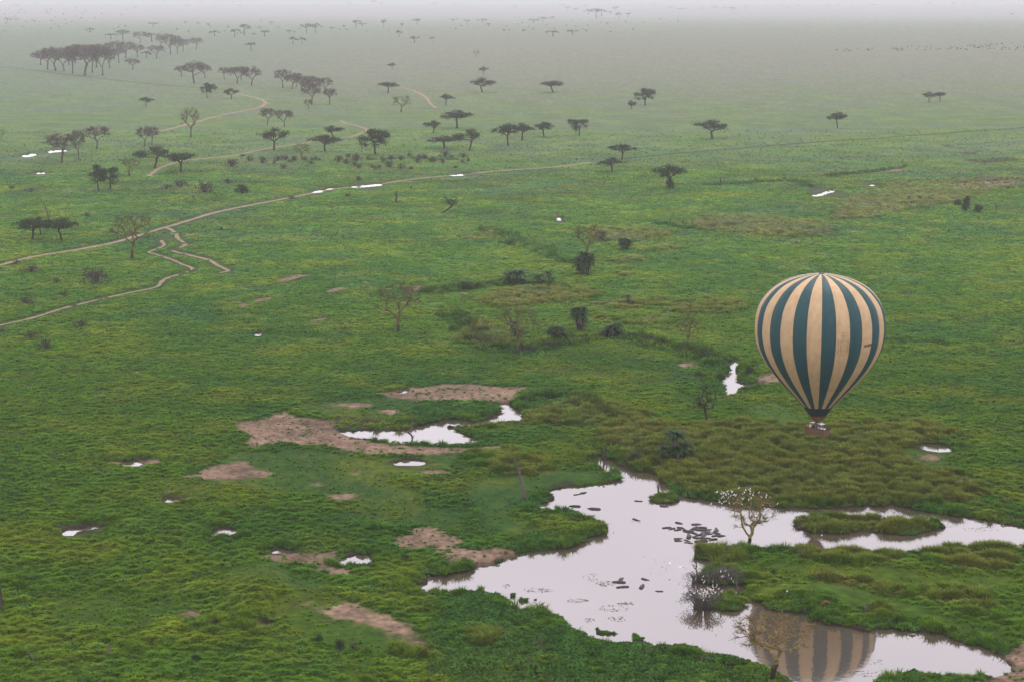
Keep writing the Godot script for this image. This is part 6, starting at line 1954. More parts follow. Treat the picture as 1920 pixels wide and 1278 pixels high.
	for p in [[-519.5, 6218.6, 7.9, 13.1], [-539.2, 6444.4, 5.1, 7.1], [-1080.7, 6932.7, 7.4, 13.8], [-580.4, 6134.7, 6.6, 11.4], [-950.2, 5702.3, 7.1, 10.4], [-633.5, 6138.4, 4.7, 11.3], [-773.5, 5407.1, 7, 7.1], [-700.4, 5130.6, 5.8, 5.2], [-1155.7, 7111.6, 8.8, 13.2], [-861.4, 5356.3, 6.9, 8.9], [-842.5, 5962, 4.4, 4.8], [-470.7, 5726.6, 5.7, 11.6], [-703, 5269.1, 6.3, 5.7], [-1002.4, 6654, 5.4, 10.4], [-943.8, 6293.9, 4.7, 12.6], [-872.6, 6189.9, 6.4, 12.3], [-698.1, 5183.4, 5.1, 7.8], [-947.9, 7599.5, 7.1, 7.9], [-943.4, 5410.4, 4.1, 7.7], [-627.6, 5943.1, 5.2, 8.8], [-662.6, 5440.4, 3.9, 8.4], [-1011.9, 6702.8, 7.8, 9.8], [-665.4, 5489.9, 6.9, 7.6], [-705.9, 6068.4, 6, 10.4], [-789.5, 5999.5, 5.8, 12.2], [-568.7, 5260.1, 6.7, 6]]:
		plant("dot", p[0], p[1], p[2], p[3], "small dark dot of a tree in the haze above the groves", "dots of trees in the haze above the groves")
	for p in [[-397, 5508.9, 4.1, 4.9], [-143.4, 6566.6, 4.6, 6.5], [338.3, 5636.9, 7, 5.2], [203.2, 5799.9, 6.3, 5.3], [606.4, 7355.9, 9.4, 8.2], [-350.6, 6426.7, 8.4, 9.3], [199, 6341.8, 5.5, 6], [307.4, 6982.8, 7.9, 5.7], [-223.2, 8253.8, 7.2, 10.6], [-17.2, 6351.7, 4.4, 10], [268.1, 7842, 6.5, 6.5], [-483, 5648.5, 4.7, 5.1], [-341.5, 5556.2, 4.6, 5.1], [261, 5337.7, 5.5, 7.2], [125.5, 5869.7, 5.5, 5], [92.1, 5297.8, 5.7, 7.6], [590.5, 8018, 9.7, 9.2], [326.3, 6909.7, 7, 10.6], [53, 6308.6, 5.1, 5.6], [227.4, 7594.3, 5.2, 7.2], [-8.1, 5694.6, 4.8, 6.8], [299.6, 7525.3, 6.6, 6.1], [60.9, 5758.2, 5.8, 5.4], [110.6, 6464.8, 8.2, 5.7], [173.7, 6403.3, 7.7, 7.1], [-160.4, 6368.3, 7, 10], [-162.7, 5823.2, 6.2, 6.5], [475, 6880.4, 4.7, 6.2], [472.9, 7215.6, 5.5, 6.2], [202.5, 5506.1, 6.7, 7.3], [36, 7075.2, 6.7, 6.5], [246.6, 6554.9, 5.4, 10.2], [410.2, 7258.5, 9.3, 7.5], [17.8, 6849.1, 4.5, 7.5]]:
		plant("dot", p[0], p[1], p[2], p[3], "small dark dot of a tree in the centre haze", "dots of trees in the centre haze")
	for p in [[489.9, 20858.1, 13, 44.3], [-4319.9, 24340.4, 13.8, 46.3], [-4738.1, 29292.8, 19.9, 45.4], [1457, 20532.7, 18.7, 50.2], [2157.6, 17017, 12.3, 29.7], [6396.8, 26464.1, 23.8, 63.9], [-2798.1, 17389.8, 17.1, 41.4], [2365, 17592.8, 10.4, 38.1], [629.9, 17392.8, 16.4, 48.8], [1188.7, 16903.3, 14.8, 42.6], [-2361.5, 29080.6, 17.2, 52.9], [-2342.6, 17385.2, 14.1, 41.4], [1665.3, 18847.2, 14.6, 20], [2940.7, 18181.1, 14.2, 39.8], [2895.8, 28256.7, 25.5, 44.9], [-3592.6, 24316.7, 21.9, 36.2], [2226, 16248.4, 12.6, 30.3], [477.2, 18816.3, 17.3, 44.4], [2671.2, 27997.1, 16.7, 44.6], [3276.5, 23673.7, 19.3, 25.6], [-3727.7, 24262.2, 21.1, 61.1], [2616.8, 23894.2, 18.9, 48.7]]:
		plant("dot", p[0], p[1], p[2], p[3], "faint tree on the pale horizon haze", "faint trees on the horizon")
	plant("twigbush", -186, 738.8, 2.4, 4.8, "small brown bush touching a wider one below the left end of the road", "thorn bushes on the left plain")
	plant("twigbush", -174.7, 715.7, 3.9, 8.5, "wide brown bush below the left end of the road", "thorn bushes on the left plain")
	plant("twigbush", -145.2, 686.1, 7.1, 10.8, "tangled grey thorn bush with bare sticks between road and curving track", "thorn bushes on the left plain")
	plant("twigbush", -159.3, 688.7, 3, 3.7, "tiny tree-like bush left of the tangled thorn bush", "thorn bushes on the left plain")
	plant("twigbush", -150.8, 661.2, 2, 5, "low flat brown bush below the tiny tree-like one", "thorn bushes on the left plain")
	plant("twigbush", -158.7, 643.6, 3.2, 5.9, "round brown bush above the curving track at the left", "thorn bushes on the left plain")
	plant("twigbush", -131, 596, 3.1, 5.5, "round grey bush just below the curving track", "thorn bushes on the left plain")
	plant("twigbush", -141.7, 577.9, 2.2, 4.7, "faint low bush left of the conical one", "thorn bushes on the left plain")
	plant("twigbush", -133.3, 559.1, 4.2, 4.6, "conical purple-brown bush lowest on the left", "thorn bushes on the left plain")
	plant("twigbush", -152.1, 585.4, 1.9, 1.9, "bush cut by the left edge below the track", "thorn bushes on the left plain")
	plant("twigbush", -179.9, 1033.1, 3.3, 7.2, "left bush of three in a line on mid left plain", "thorn bushes on the left plain")
	plant("twigbush", -175.1, 1047.7, 4.8, 10.7, "middle wide bush of three in a line on mid left plain", "thorn bushes on the left plain")
	plant("twigbush", -157, 1013.3, 7.1, 12, "tall vase-shaped bush right of three in a line", "thorn bushes on the left plain")
	plant("twigbush", -151.9, 1062.7, 4, 5.7, "small round bush above the dark round one", "thorn bushes on the left plain")
	plant("twigbush", -165.1, 1169.8, 6.3, 8.8, "bush with two humps left end of the grey bush row", "thorn bushes on the left plain")
	plant("twigbush", -159.9, 1211.7, 3.9, 5.2, "small bush second in the grey bush row", "thorn bushes on the left plain")
	plant("twigbush", -150.4, 1200, 5.1, 6.4, "round bush third in the grey bush row", "thorn bushes on the left plain")
	plant("twigbush", -142.7, 1211.7, 3.9, 5.8, "fourth bush of the grey bush row", "thorn bushes on the left plain")
	plant("twigbush", -138.3, 1215.6, 3.9, 5.9, "fifth bush of the grey bush row", "thorn bushes on the left plain")
	plant("twigbush", -133, 1211.7, 4.2, 5.8, "sixth bush of the grey bush row", "thorn bushes on the left plain")
	plant("twigbush", -125.9, 1211.7, 3.6, 4.5, "bush at the foot of the thin grey tree", "thorn bushes on the left plain")
	plant("twigbush", -122, 1215.6, 2.9, 3.9, "little bush right of the thin grey tree", "thorn bushes on the left plain")
	plant("twigbush", -104.7, 1203.8, 5.1, 6.4, "bush left of the purple thicket", "thorn bushes on the left plain")
	plant("twigbush", -98.7, 1188.5, 4.5, 6.4, "bush at the lower left of the purple thicket", "thorn bushes on the left plain")
	plant("twigbush", -260, 1033.1, 2.5, 4.4, "low brown bush by the far left edge puddle", "thorn bushes on the left plain")
	plant("twigbush", -246.3, 1016.1, 2.7, 7.6, "flat spreading bush on the far left grass", "thorn bushes on the left plain")
	plant("twigbush", -194.3, 904.3, 2.4, 3.9, "lone small brown bush above the bare fever tree", "thorn bushes on the left plain")
	plant("twigbush", -108.8, 981.1, 2.1, 4.2, "dark twiggy bush touching the dirt road", "thorn bushes on the left plain")
	plant("twigbush", -94.4, 1207.7, 6.5, 8.4, "densest dark bush of the purple thicket", "thorn bushes on the left plain")
	plant("twigbush", -92.7, 1173.5, 3.8, 5, "small bush in front of the thicket's densest one", "thorn bushes on the left plain")
	plant("twigbush", -81.6, 1162.5, 2.8, 4.4, "small low bush between the thicket halves", "thorn bushes on the left plain")
	plant("twigbush", -77.7, 1200, 4.2, 5.5, "left bush of the right thicket half", "thorn bushes on the left plain")
	plant("twigbush", -71.7, 1169.8, 4.7, 6.3, "front bush of the right thicket half", "thorn bushes on the left plain")
	plant("twigbush", -74.1, 1219.6, 4.2, 5.9, "back bush of the right thicket half", "thorn bushes on the left plain")
	plant("twigbush", -67.7, 1215.6, 3.9, 5.2, "right back bush of the right thicket half", "thorn bushes on the left plain")
	plant("twigbush", -64.6, 1158.9, 4, 5.6, "right front bush of the right thicket half", "thorn bushes on the left plain")
	plant("twigbush", -58.6, 1151.7, 2.8, 4.3, "last little bush right of the purple thicket", "thorn bushes on the left plain")
	plant("twigbush", -57, 1196.1, 3.5, 4.5, "round little bush before the low wide acacia", "thorn bushes on the left plain")
	plant("twigbush", -54.2, 1227.6, 4.3, 6.6, "bush right of the round little one before the low wide acacia", "thorn bushes on the left plain")
	plant("twigbush", -49.5, 1207.7, 3.2, 5.2, "low bush before the low wide acacia", "thorn bushes on the left plain")
	plant("twigbush", -42.3, 1244, 5.3, 8, "large bush below the touching acacias", "thorn bushes on the left plain")
	plant("twigbush", -37.5, 1227.6, 3.6, 5.3, "bush right of the large one below the touching acacias", "thorn bushes on the left plain")
	plant("twigbush", -30.4, 1235.8, 3.6, 7.3, "rightmost bush below the touching acacias", "thorn bushes on the left plain")
	plant("twigbush", -83, 1078.2, 4, 4.3, "dark conical bush right above the long road puddle", "thorn bushes on the left plain")
	plant("twigbush", -82, 991.6, 2.4, 4.3, "small bush below the long road puddle", "thorn bushes on the left plain")
	plant("twigbush", 23.5, 571.5, 2.2, 3.4, "brown-grey bush between the creek palms")
	plant("twigbush", -24.5, 295.8, 1, 2.3, "low brown tussocky bush right of two dark green ones")
	plant("twigbush", 15.6, 679.7, 2.8, 4.8, "grey bush at the right end of the palm row")
	plant("twigbush", -158.4, 986.4, 1.6, 2.6, "tiny bush in open grass below three in a line", "thorn bushes on the left plain")
	plant("twigbush", -221.7, 986.4, 1.6, 1.6, "tiny twig on the left plain", "thorn bushes on the left plain")
	plant("twigbush", -52.5, 1036, 2.2, 1.4, "tiny upright twig above the stump", "thorn bushes on the left plain")
	plant("leafbush", -137.9, 1013.3, 5.4, 9.2, "dark dense round bush right of three bushes in a line")
	plant("leafbush", 82.1, 1033.1, 7.8, 5.5, "dark green ivy bush round the trunk of the umbrella acacia")
	plant("leafbush", 213.9, 950.9, 4.4, 4.6, "upper left green bush of the four near the right edge")
	plant("leafbush", 212.3, 927, 6.5, 5.5, "tallest green bush of the four near the right edge")
	plant("leafbush", 221.8, 965.8, 3.9, 3.6, "small green bush behind the tallest of four near the right edge")
	plant("leafbush", 215.9, 917.8, 5.4, 4.9, "rightmost green bush of the four near the right edge")
	plant("leafbush", -124.7, 848.1, 2.1, 1.8, "tiny dark green shrub below the dirt road")
	plant("leafbush", -30.1, 297.9, 1.7, 1.7, "dark green leafy plant left of another on the bottom lawn")
	plant("leafbush", -26.7, 295.3, 1.9, 2, "dark green leafy plant right of another on the bottom lawn")
	plant("leafbush", -17.1, 613.2, 2.5, 5.3, "dark bush in the creek gully left of the yellow-trunked tree")
	plant("leafbush", -13.1, 601, 2, 3.3, "low dark bush in the creek gully bend")
	plant("leafbush", 26.5, 419.2, 2.8, 4.1, "dark overhanging bush at the narrow head of the pond")
	plant("leafbush", 17.5, 419.2, 2.6, 3.5, "dark tangled bush beside the stump at the head of the pond")
	plant("leafbush", 34.5, 401.6, 1.6, 2.7, "dark shrub at the waterside under the date palms")
	plant("leafbush", 45.4, 334.3, 1.5, 1.5, "dark green spiky shrub on the right bank")
	plant("leafbush", 84.7, 342.2, 1.2, 1.3, "dark shrub among reeds on the right bank")
	plant("leafbush", 12.7, 360.7, 1.6, 2.6, "lush bush on the spit at the left pond bank")
	plant("leafbush", -19.1, 343.6, 1.2, 2.1, "lush bush at the pond's left inlet")
	plant("leafbush", -48.1, 289.8, 1.2, 1.8, "dark green shrub on the bottom left grass")
	plant("leafbush", 54.7, 512.9, 2.6, 3.9, "dark green bush left of the small bright pond")
	plant("leafbush", 63, 518.8, 3.2, 3.7, "dark bush right of the small bright pond")
	plant("leafbush", 49.5, 518.8, 1.7, 2.8, "low bush left of the dark one by the small pond")
	for p in [[-27.2, 671.9, 2.6, 5.1], [-24, 670.9, 2.1, 3.8], [-20.4, 674.2, 1.9, 4]]:
		plant("leafbush", p[0], p[1], p[2], p[3], "dark low bush in the shallow gully left of the creek palm row", "creek bushes")
	plant("twigbush", -19.3, 676.3, 1.9, 4, "dark low bush in the shallow gully left of the creek palm row", "creek bushes")
	plant("twigbush", -18.7, 677.4, 2.1, 4.3, "dark low bush in the shallow gully left of the creek palm row", "creek bushes")
	plant("leafbush", -13.8, 685.5, 1.8, 3, "dark low bush in the shallow gully left of the creek palm row", "creek bushes")
	plant("leafbush", -11.8, 684.8, 1.9, 4.2, "dark low bush in the shallow gully left of the creek palm row", "creek bushes")
	plant("twigbush", -10.3, 681.3, 1.6, 2.8, "dark low bush in the shallow gully left of the creek palm row", "creek bushes")
	plant("twigbush", -8.7, 681.9, 2.3, 3.5, "dark low bush in the shallow gully left of the creek palm row", "creek bushes")
	plant("leafbush", -7.1, 683.3, 2.6, 5.9, "dark low bush in the shallow gully left of the creek palm row", "creek bushes")
	plant("leafbush", -4.1, 688.8, 2.5, 4.1, "dark low bush in the shallow gully left of the creek palm row", "creek bushes")
	plant("twigbush", -3.7, 692.2, 2.7, 5.4, "dark low bush in the shallow gully left of the creek palm row", "creek bushes")
	for p in [[1.7, 688.8, 1.8, 3.3], [2.3, 686, 2.7, 6], [3.7, 686.7, 1.9, 3.7], [4.6, 683.8, 2.3, 4], [5.5, 685.1, 2.2, 4.3], [9.1, 686.9, 1.5, 3.4], [9.9, 681.4, 2.1, 4], [12.4, 678.7, 2.2, 3.4]]:
		plant("leafbush", p[0], p[1], p[2], p[3], "dark low bush in the shallow gully left of the creek palm row", "creek bushes")
	plant("twigbush", 15.1, 679.8, 2.1, 3.7, "dark low bush in the shallow gully left of the creek palm row", "creek bushes")
	plant("twigbush", 15.3, 681.1, 1.9, 3.5, "dark low bush in the shallow gully left of the creek palm row", "creek bushes")
	plant("leafbush", -19.1, 620.2, 2.8, 4.7, "dark low bush along the winding creek gully left of the small bright pond", "creek bushes")
	plant("leafbush", -16.7, 614.7, 2.7, 5.4, "dark low bush along the winding creek gully left of the small bright pond", "creek bushes")
	plant("twigbush", -15.4, 605.6, 2.2, 4.5, "dark low bush along the winding creek gully left of the small bright pond", "creek bushes")
	for p in [[-13.1, 602.3, 2.4, 5.1], [-11.6, 590.3, 2.2, 3.6], [-10.8, 584.6, 2, 4.2]]:
		plant("leafbush", p[0], p[1], p[2], p[3], "dark low bush along the winding creek gully left of the small bright pond", "creek bushes")
	plant("twigbush", -9.5, 576.3, 2.7, 5.4, "dark low bush along the winding creek gully left of the small bright pond", "creek bushes")
	plant("twigbush", -9.9, 574.3, 1.8, 3.1, "dark low bush along the winding creek gully left of the small bright pond", "creek bushes")
	plant("leafbush", -8, 565.8, 3.2, 6.8, "dark low bush along the winding creek gully left of the small bright pond", "creek bushes")
	plant("twigbush", -6, 566.7, 3.2, 5.9, "dark low bush along the winding creek gully left of the small bright pond", "creek bushes")
	for p in [[-4.3, 559.7, 1.6, 3.2], [-2.5, 557.8, 2.1, 3.9], [0.9, 556.2, 2.4, 5.5], [2.3, 553.6, 2.3, 4.8], [2.1, 558, 3.1, 4.7]]:
		plant("leafbush", p[0], p[1], p[2], p[3], "dark low bush along the winding creek gully left of the small bright pond", "creek bushes")
	plant("twigbush", 5, 555.8, 2.9, 4.7, "dark low bush along the winding creek gully left of the small bright pond", "creek bushes")
	plant("leafbush", 4.9, 556.5, 2.6, 4, "dark low bush along the winding creek gully left of the small bright pond", "creek bushes")
	plant("leafbush", 6.4, 552.9, 2.7, 5.4, "dark low bush along the winding creek gully left of the small bright pond", "creek bushes")
	for p in [[7.2, 556.9, 2.2, 4.2], [8.9, 556.8, 2.1, 4.1], [10.4, 560.9, 2.8, 6.5]]:
		plant("twigbush", p[0], p[1], p[2], p[3], "dark low bush along the winding creek gully left of the small bright pond", "creek bushes")
	plant("leafbush", 10.7, 558.9, 3.1, 6.5, "dark low bush along the winding creek gully left of the small bright pond", "creek bushes")
	plant("leafbush", 13.4, 560.3, 2.5, 5.1, "dark low bush along the winding creek gully left of the small bright pond", "creek bushes")
	plant("twigbush", 13.4, 562, 2.9, 4.8, "dark low bush along the winding creek gully left of the small bright pond", "creek bushes")
	plant("leafbush", 18.5, 565.7, 3.4, 6.7, "dark low bush along the winding creek gully left of the small bright pond", "creek bushes")
	plant("leafbush", 20.8, 569.8, 2.8, 5.5, "dark low bush along the winding creek gully left of the small bright pond", "creek bushes")
	plant("twigbush", 21.2, 571.2, 2.4, 4.9, "dark low bush along the winding creek gully left of the small bright pond", "creek bushes")
	plant("twigbush", 23.6, 573.3, 2, 3.2, "dark low bush along the winding creek gully left of the small bright pond", "creek bushes")
	plant("leafbush", 24.5, 570.6, 2.7, 5.3, "dark low bush along the winding creek gully left of the small bright pond", "creek bushes")
	plant("twigbush", 26, 574, 3.4, 6.7, "dark low bush along the winding creek gully left of the small bright pond", "creek bushes")
	plant("twigbush", 26.3, 573.5, 3.4, 6.1, "dark low bush along the winding creek gully left of the small bright pond", "creek bushes")
	for p in [[29.6, 576, 3.1, 6.9], [29.4, 574.9, 2.6, 6.2], [32.4, 574.1, 1.9, 3.5], [34.6, 575.3, 3, 4.7], [35.8, 574.2, 3.1, 6.6]]:
		plant("leafbush", p[0], p[1], p[2], p[3], "dark low bush along the winding creek gully left of the small bright pond", "creek bushes")
	for p in [[38.8, 569.7, 1.6, 2.5], [40.1, 568.5, 2.7, 6.3], [41.6, 565.4, 2.5, 5.2]]:
		plant("twigbush", p[0], p[1], p[2], p[3], "dark low bush along the winding creek gully left of the small bright pond", "creek bushes")
	for p in [[42.4, 565.4, 2.9, 4.8], [44.3, 559.2, 1.7, 3.7], [46.7, 561.5, 2.1, 4.8], [47.8, 558.2, 2, 3.4]]:
		plant("leafbush", p[0], p[1], p[2], p[3], "dark low bush along the winding creek gully left of the small bright pond", "creek bushes")
	plant("twigbush", 49.8, 560.1, 2.8, 6, "dark low bush along the winding creek gully left of the small bright pond", "creek bushes")
	for p in [[49.7, 555.8, 2.2, 3.3], [49.9, 558.6, 3, 4.8], [52.2, 553.5, 2.2, 4.3], [52.9, 549.8, 2.9, 6.5]]:
		plant("leafbush", p[0], p[1], p[2], p[3], "dark low bush along the winding creek gully left of the small bright pond", "creek bushes")
	plant("twigbush", 53.6, 547.9, 2.4, 5.4, "dark low bush along the winding creek gully left of the small bright pond", "creek bushes")
	plant("leafbush", 54.3, 544.8, 2.7, 6.1, "dark low bush along the winding creek gully left of the small bright pond", "creek bushes")
	plant("twigbush", 55.6, 544.6, 1.9, 2.9, "dark low bush along the winding creek gully left of the small bright pond", "creek bushes")
	plant("twigbush", 56.2, 537.7, 1.7, 3.7, "dark low bush along the winding creek gully left of the small bright pond", "creek bushes")
	plant("leafbush", 56.7, 534.2, 1.8, 2.8, "dark low bush along the winding creek gully left of the small bright pond", "creek bushes")
	plant("twigbush", -13, 853.8, 1.8, 3.9, "small dark bush in the upper gully above the palm row", "creek bushes")
	for p in [[-6.9, 845.6, 1.6, 3.6], [-2, 826.8, 2, 3], [-0.2, 815.7, 1.8, 3], [1.6, 815.4, 1.4, 2.3], [8.3, 802.6, 1.7, 2.7], [9.4, 800.8, 1.7, 3.2]]:
		plant("leafbush", p[0], p[1], p[2], p[3], "small dark bush in the upper gully above the palm row", "creek bushes")
	plant("twigbush", 12.8, 787.5, 1.3, 2.7, "small dark bush in the upper gully above the palm row", "creek bushes")
	plant("leafbush", 13.5, 779.2, 2, 4.4, "small dark bush in the upper gully above the palm row", "creek bushes")
	for p in [[-0.7, 798, 2.1, 3.6], [4, 794.5, 2, 4.6], [10.1, 781.5, 1.5, 2.3]]:
		plant("leafbush", p[0], p[1], p[2], p[3], "small dark bush in the gully leading to the tall palm thicket", "creek bushes")
	for p in [[14.3, 778.1, 1.2, 2.6], [16.1, 764.6, 1.8, 3.3], [20.5, 743.9, 1.2, 2.8]]:
		plant("twigbush", p[0], p[1], p[2], p[3], "small dark bush in the gully leading to the tall palm thicket", "creek bushes")
	for p in [[6.4, 490.3, 1.2, 2.2], [12.8, 493.1, 1.6, 3.4], [14.9, 491.4, 1.5, 3]]:
		plant("leafbush", p[0], p[1], p[2], p[3], "dark bush along the muddy gully right of the left pool", "creek bushes")
	plant("twigbush", 19.7, 478.6, 1.3, 2.8, "dark bush along the muddy gully right of the left pool", "creek bushes")
	for p in [[109.9, 1050.3, 1.1, 2.3], [137.9, 1079.7, 1.5, 2.9], [139.8, 1075.3, 1.8, 4.1], [154.1, 1084.5, 1.4, 3.1], [156.4, 1048.6, 1.6, 2.9]]:
		plant("leafbush", p[0], p[1], p[2], p[3], "tiny dark shrub in the hedge line across the far right marsh", "creek bushes")
	plant("twigbush", 20.3, 433.1, 1.6, 2.5, "dark bush at the tangled narrow head of the pond", "creek bushes")
	plant("leafbush", 21.1, 428, 1.9, 2.8, "dark bush at the tangled narrow head of the pond", "creek bushes")
	plant("leafbush", 26.3, 427.1, 1.9, 4.1, "dark bush at the tangled narrow head of the pond", "creek bushes")
	for p in [[26.7, 427.3, 1.9, 3.4], [27.4, 424, 1.3, 1.9], [30.4, 418.6, 1.3, 2.7]]:
		plant("twigbush", p[0], p[1], p[2], p[3], "dark bush at the tangled narrow head of the pond", "creek bushes")
	for p in [[185.3, 963.8, 1.6, 3.2], [196.5, 981.8, 1.6, 3.5], [200.6, 977.2, 2.2, 3.5], [206, 973.2, 2, 4.3]]:
		plant("leafbush", p[0], p[1], p[2], p[3], "tiny shrub in the brown reeds at far right", "creek bushes")
	plant("twigbush", 206.4, 962.5, 2, 4.2, "tiny shrub in the brown reeds at far right", "creek bushes")
	plant("palm", -1.9, 690, 4.7, 3.7, "slim date palm at the left of the creek palm row", "date palms along the creek")
	plant("palm", 2.4, 684.8, 6.2, 7.4, "broad date palm second in the creek palm row", "date palms along the creek")
	plant("palm", 9.6, 683.5, 4.9, 4.4, "date palm third in the creek palm row", "date palms along the creek")
	plant("palm", 13, 688.7, 4.5, 3.7, "date palm fourth in the creek palm row", "date palms along the creek")
	plant("palm", -16.8, 674.6, 3.3, 4.7, "low date palm alone left of the creek palm row", "date palms along the creek")
	plant("palm", 37.2, 812.5, 4, 3.9, "tiny palm on the yellow reeds above the palm thicket", "date palms along the creek")
	plant("palm", 37.7, 641.3, 3.5, 2.1, "tiny palm on the yellow reed patch", "date palms along the creek")
	plant("palm", 39.3, 639.1, 1.6, 1.2, "stub of a palm right beside the tiny one on the reed patch", "date palms along the creek")
	plant("palm", 34.8, 419.2, 7.1, 4.4, "tall date palm behind the pond with hanging dead fronds", "date palms along the creek")
	plant("palm", 33.3, 418.3, 4, 3, "short date palm at the foot of the tall one behind the pond", "date palms along the creek")
	plant("palm", 37.4, 421.2, 4.3, 3.5, "leaning thin date palm right of the tall one behind the pond", "date palms along the creek")
	plant("palm", 0.9, 576.1, 5.4, 4.4, "small palm growing against the yellow fever trunk", "date palms along the creek")
	plant("palmclump", 20.2, 589.2, 7.5, 7, "tall bushy date palm thicket standing over the creek bend", "palm thickets along the creek")
	plant("palmclump", 26.2, 711.5, 8.5, 8.5, "tall thicket of date palms with grey dead skirts", "palm thickets along the creek")
	plant("palmclump", 44.7, 784.7, 4.7, 6.8, "small spiky palm thicket above the tall one", "palm thickets along the creek")
	plant("palmclump", 12.9, 569.7, 4.4, 6.8, "dark palm thicket left of the creek bend", "palm thickets along the creek")
	plant("palmclump", 29.4, 574.2, 5.7, 6.9, "dark round palm thicket right of the creek bend", "palm thickets along the creek")

func place_snags() -> void:
	snag("dead_snag", "leaning grey dead trunk on the grass left of the pond", "dead tree", 2.4, 388.4, 0.34, "grey", [[0.00, 0.00, -0.21, 2.68, -0.86, 4.82, -1.50, 6.64, -2.25, 8.46], [-0.96, 5.14, -0.86, 5.78], [0.00, 0.43, 1.71, -0.21]])
	snag("dead_snag", "grey dead trunk leaning over the left pool", "dead tree", -24.3, 452, 0.22, "grey", [[0.00, 0.00, 0.99, 0.99, 1.11, 2.48, 0.87, 4.71], [0.99, 0.99, 1.49, 1.73]])
	snag("dead_snag", "small forked stump on a grass islet in the left pool", "dead tree", -22.8, 441.8, 0.2, "brown", [[0.00, 0.00, 0.12, 0.97, -0.12, 1.94, -0.48, 2.18], [0.12, 1.09, 0.61, 1.70]])
	snag("dead_snag", "dark broken stump at the narrow head of the pond", "dead tree", 20.2, 422.9, 0.3, "brown", [[0.00, 0.00, -0.23, 1.16, 0.12, 2.79], [0.00, 0.00, 0.46, 1.16, 0.35, 2.56], [0.00, 0.23, -1.63, -0.46, -2.09, -1.16]])
	snag("dead_snag", "pale arching dead branches over the pond head", "dead tree", 25.2, 419.9, 0.14, "grey", [[0.00, 0.00, -0.58, 0.92, 0.23, 2.08, 1.15, 3.00], [0.00, 0.00, 1.38, -0.46, 2.54, -0.69], [0.00, 0.00, 1.62, 2.08, 1.62, 3.46]])
	snag("dead_snag", "dead pole with a crossing branch and a large bird, above the bird bush", "dead tree", 32.2, 332.3, 0.16, "black", [[0.00, 0.00, -0.09, 1.29, -0.37, 2.40, -0.18, 3.14], [-0.37, 2.40, -0.92, 2.95], [-0.18, 2.95, -1.11, 3.14]])
	snag("dead_snag", "grey pole rising right of the bird bush", "dead tree", 38.4, 323.6, 0.16, "grey", [[0.00, 0.00, -0.27, 1.08, -0.63, 2.88]])
	snag("dead_snag", "short dark post at the right edge of the bird bush", "dead tree", 34.7, 319.4, 0.14, "brown", [[0.00, 0.00, 0.09, 1.24, 0.09, 1.96]])
	snag("dead_snag", "stout dark snag with split top on the lower bank", "dead tree", 4.2, 292.7, 0.25, "grey", [[0.00, 0.00, 0.25, 1.15, 0.41, 2.62], [-0.82, 1.31, -0.82, 2.29, -0.33, 2.95], [0.25, 1.31, 0.65, 2.13]])
	snag("dead_snag", "small thin twig stump on the lowest left bank", "dead tree", 2.4, 285.6, 0.12, "grey", [[0.00, 0.00, 0.00, 0.80, 0.08, 1.44], [0.00, 0.64, -0.32, 1.12]])
	snag("dead_snag", "group of dark stakes beside the lower shore", "dead tree", 20.3, 289.3, 0.17, "brown", [[0.00, 0.00, -0.24, 1.29, -0.73, 2.59], [0.00, 0.00, -0.08, 1.13]])
	snag("dead_snag", "lone thin stake right of the dark stakes", "dead tree", 21.1, 290.7, 0.13, "grey", [[0.00, 0.00, -0.08, 1.06]])
	snag("dead_snag", "faint thin stick in the lower bank grass", "dead tree", 23.3, 291.7, 0.09, "grey", [[0.00, 0.00, 0.08, 0.98]])
	snag("dead_snag", "bent dead branch arching over the lower bank", "dead tree", 28.6, 287.3, 0.15, "grey", [[0.00, 0.00, 0.08, 0.80, 0.40, 1.37, 0.88, 0.96, 1.45, 0.40, 1.77, 0.24]])
	snag("dead_snag", "thin cross of sticks on the lower bank", "dead tree", 32.1, 284.9, 0.09, "grey", [[0.00, 0.00, -0.08, 1.12], [0.00, 0.40, 0.96, 0.48]])
	snag("dead_snag", "dark crooked snag on the right shore above the pond", "dead tree", 69.5, 308, 0.14, "brown", [[0.00, 0.00, 0.34, 0.34, 0.77, 0.86, 1.55, 1.12]])
	snag("dead_snag", "forked dead stump with perched dark bird on the right shore", "dead tree", 72.8, 302, 0.2, "black", [[0.00, 0.00, 0.08, 1.01, -0.08, 1.52], [0.00, 0.84, 0.34, 1.69], [0.00, 0.34, -0.59, -0.17], [-0.08, 1.52, -0.42, 1.60]])
	snag("dead_snag", "small twig snag left of the forked stump", "dead tree", 72, 305.2, 0.12, "brown", [[0.00, 0.00, -0.17, 0.51, -0.43, 0.68]])
	snag("dead_snag", "spindly twigs over the last grass clump of the right shore", "dead tree", 75.5, 297.3, 0.07, "brown", [[0.00, 0.00, -0.25, 1.00, -0.42, 1.83], [0.00, 0.00, 0.25, 1.16]])
	snag("fallen_log", "long curved fallen branch on the near right bank", "log", 46.1, 316.4, 0.22, "brown", [[0.00, 0.00, 0.35, 0.44, 1.23, 0.18, 2.64, -0.18, 4.23, -0.70], [1.23, 0.18, 1.94, 0.26]])
	snag("fallen_log", "reddish fallen log beside the curved branch", "log", 50.8, 314.6, 0.3, "red", [[0.00, 0.00, 0.53, 0.35, 1.23, 0.35, 1.49, 0.18]])
	snag("dead_snag", "short grey post left of the reddish log", "dead tree", 48.1, 313.9, 0.2, "grey", [[0.00, 0.00, 0.00, 0.70]])
	snag("dead_snag", "short post in the middle of the near right bank", "dead tree", 55.5, 313.6, 0.17, "grey", [[0.00, 0.00, 0.00, 0.61]])
	snag("dead_snag", "thick post beside the yellow tussock on the right bank", "dead tree", 57.9, 313, 0.25, "grey", [[0.00, 0.00, -0.09, 0.70, 0.00, 1.22]])
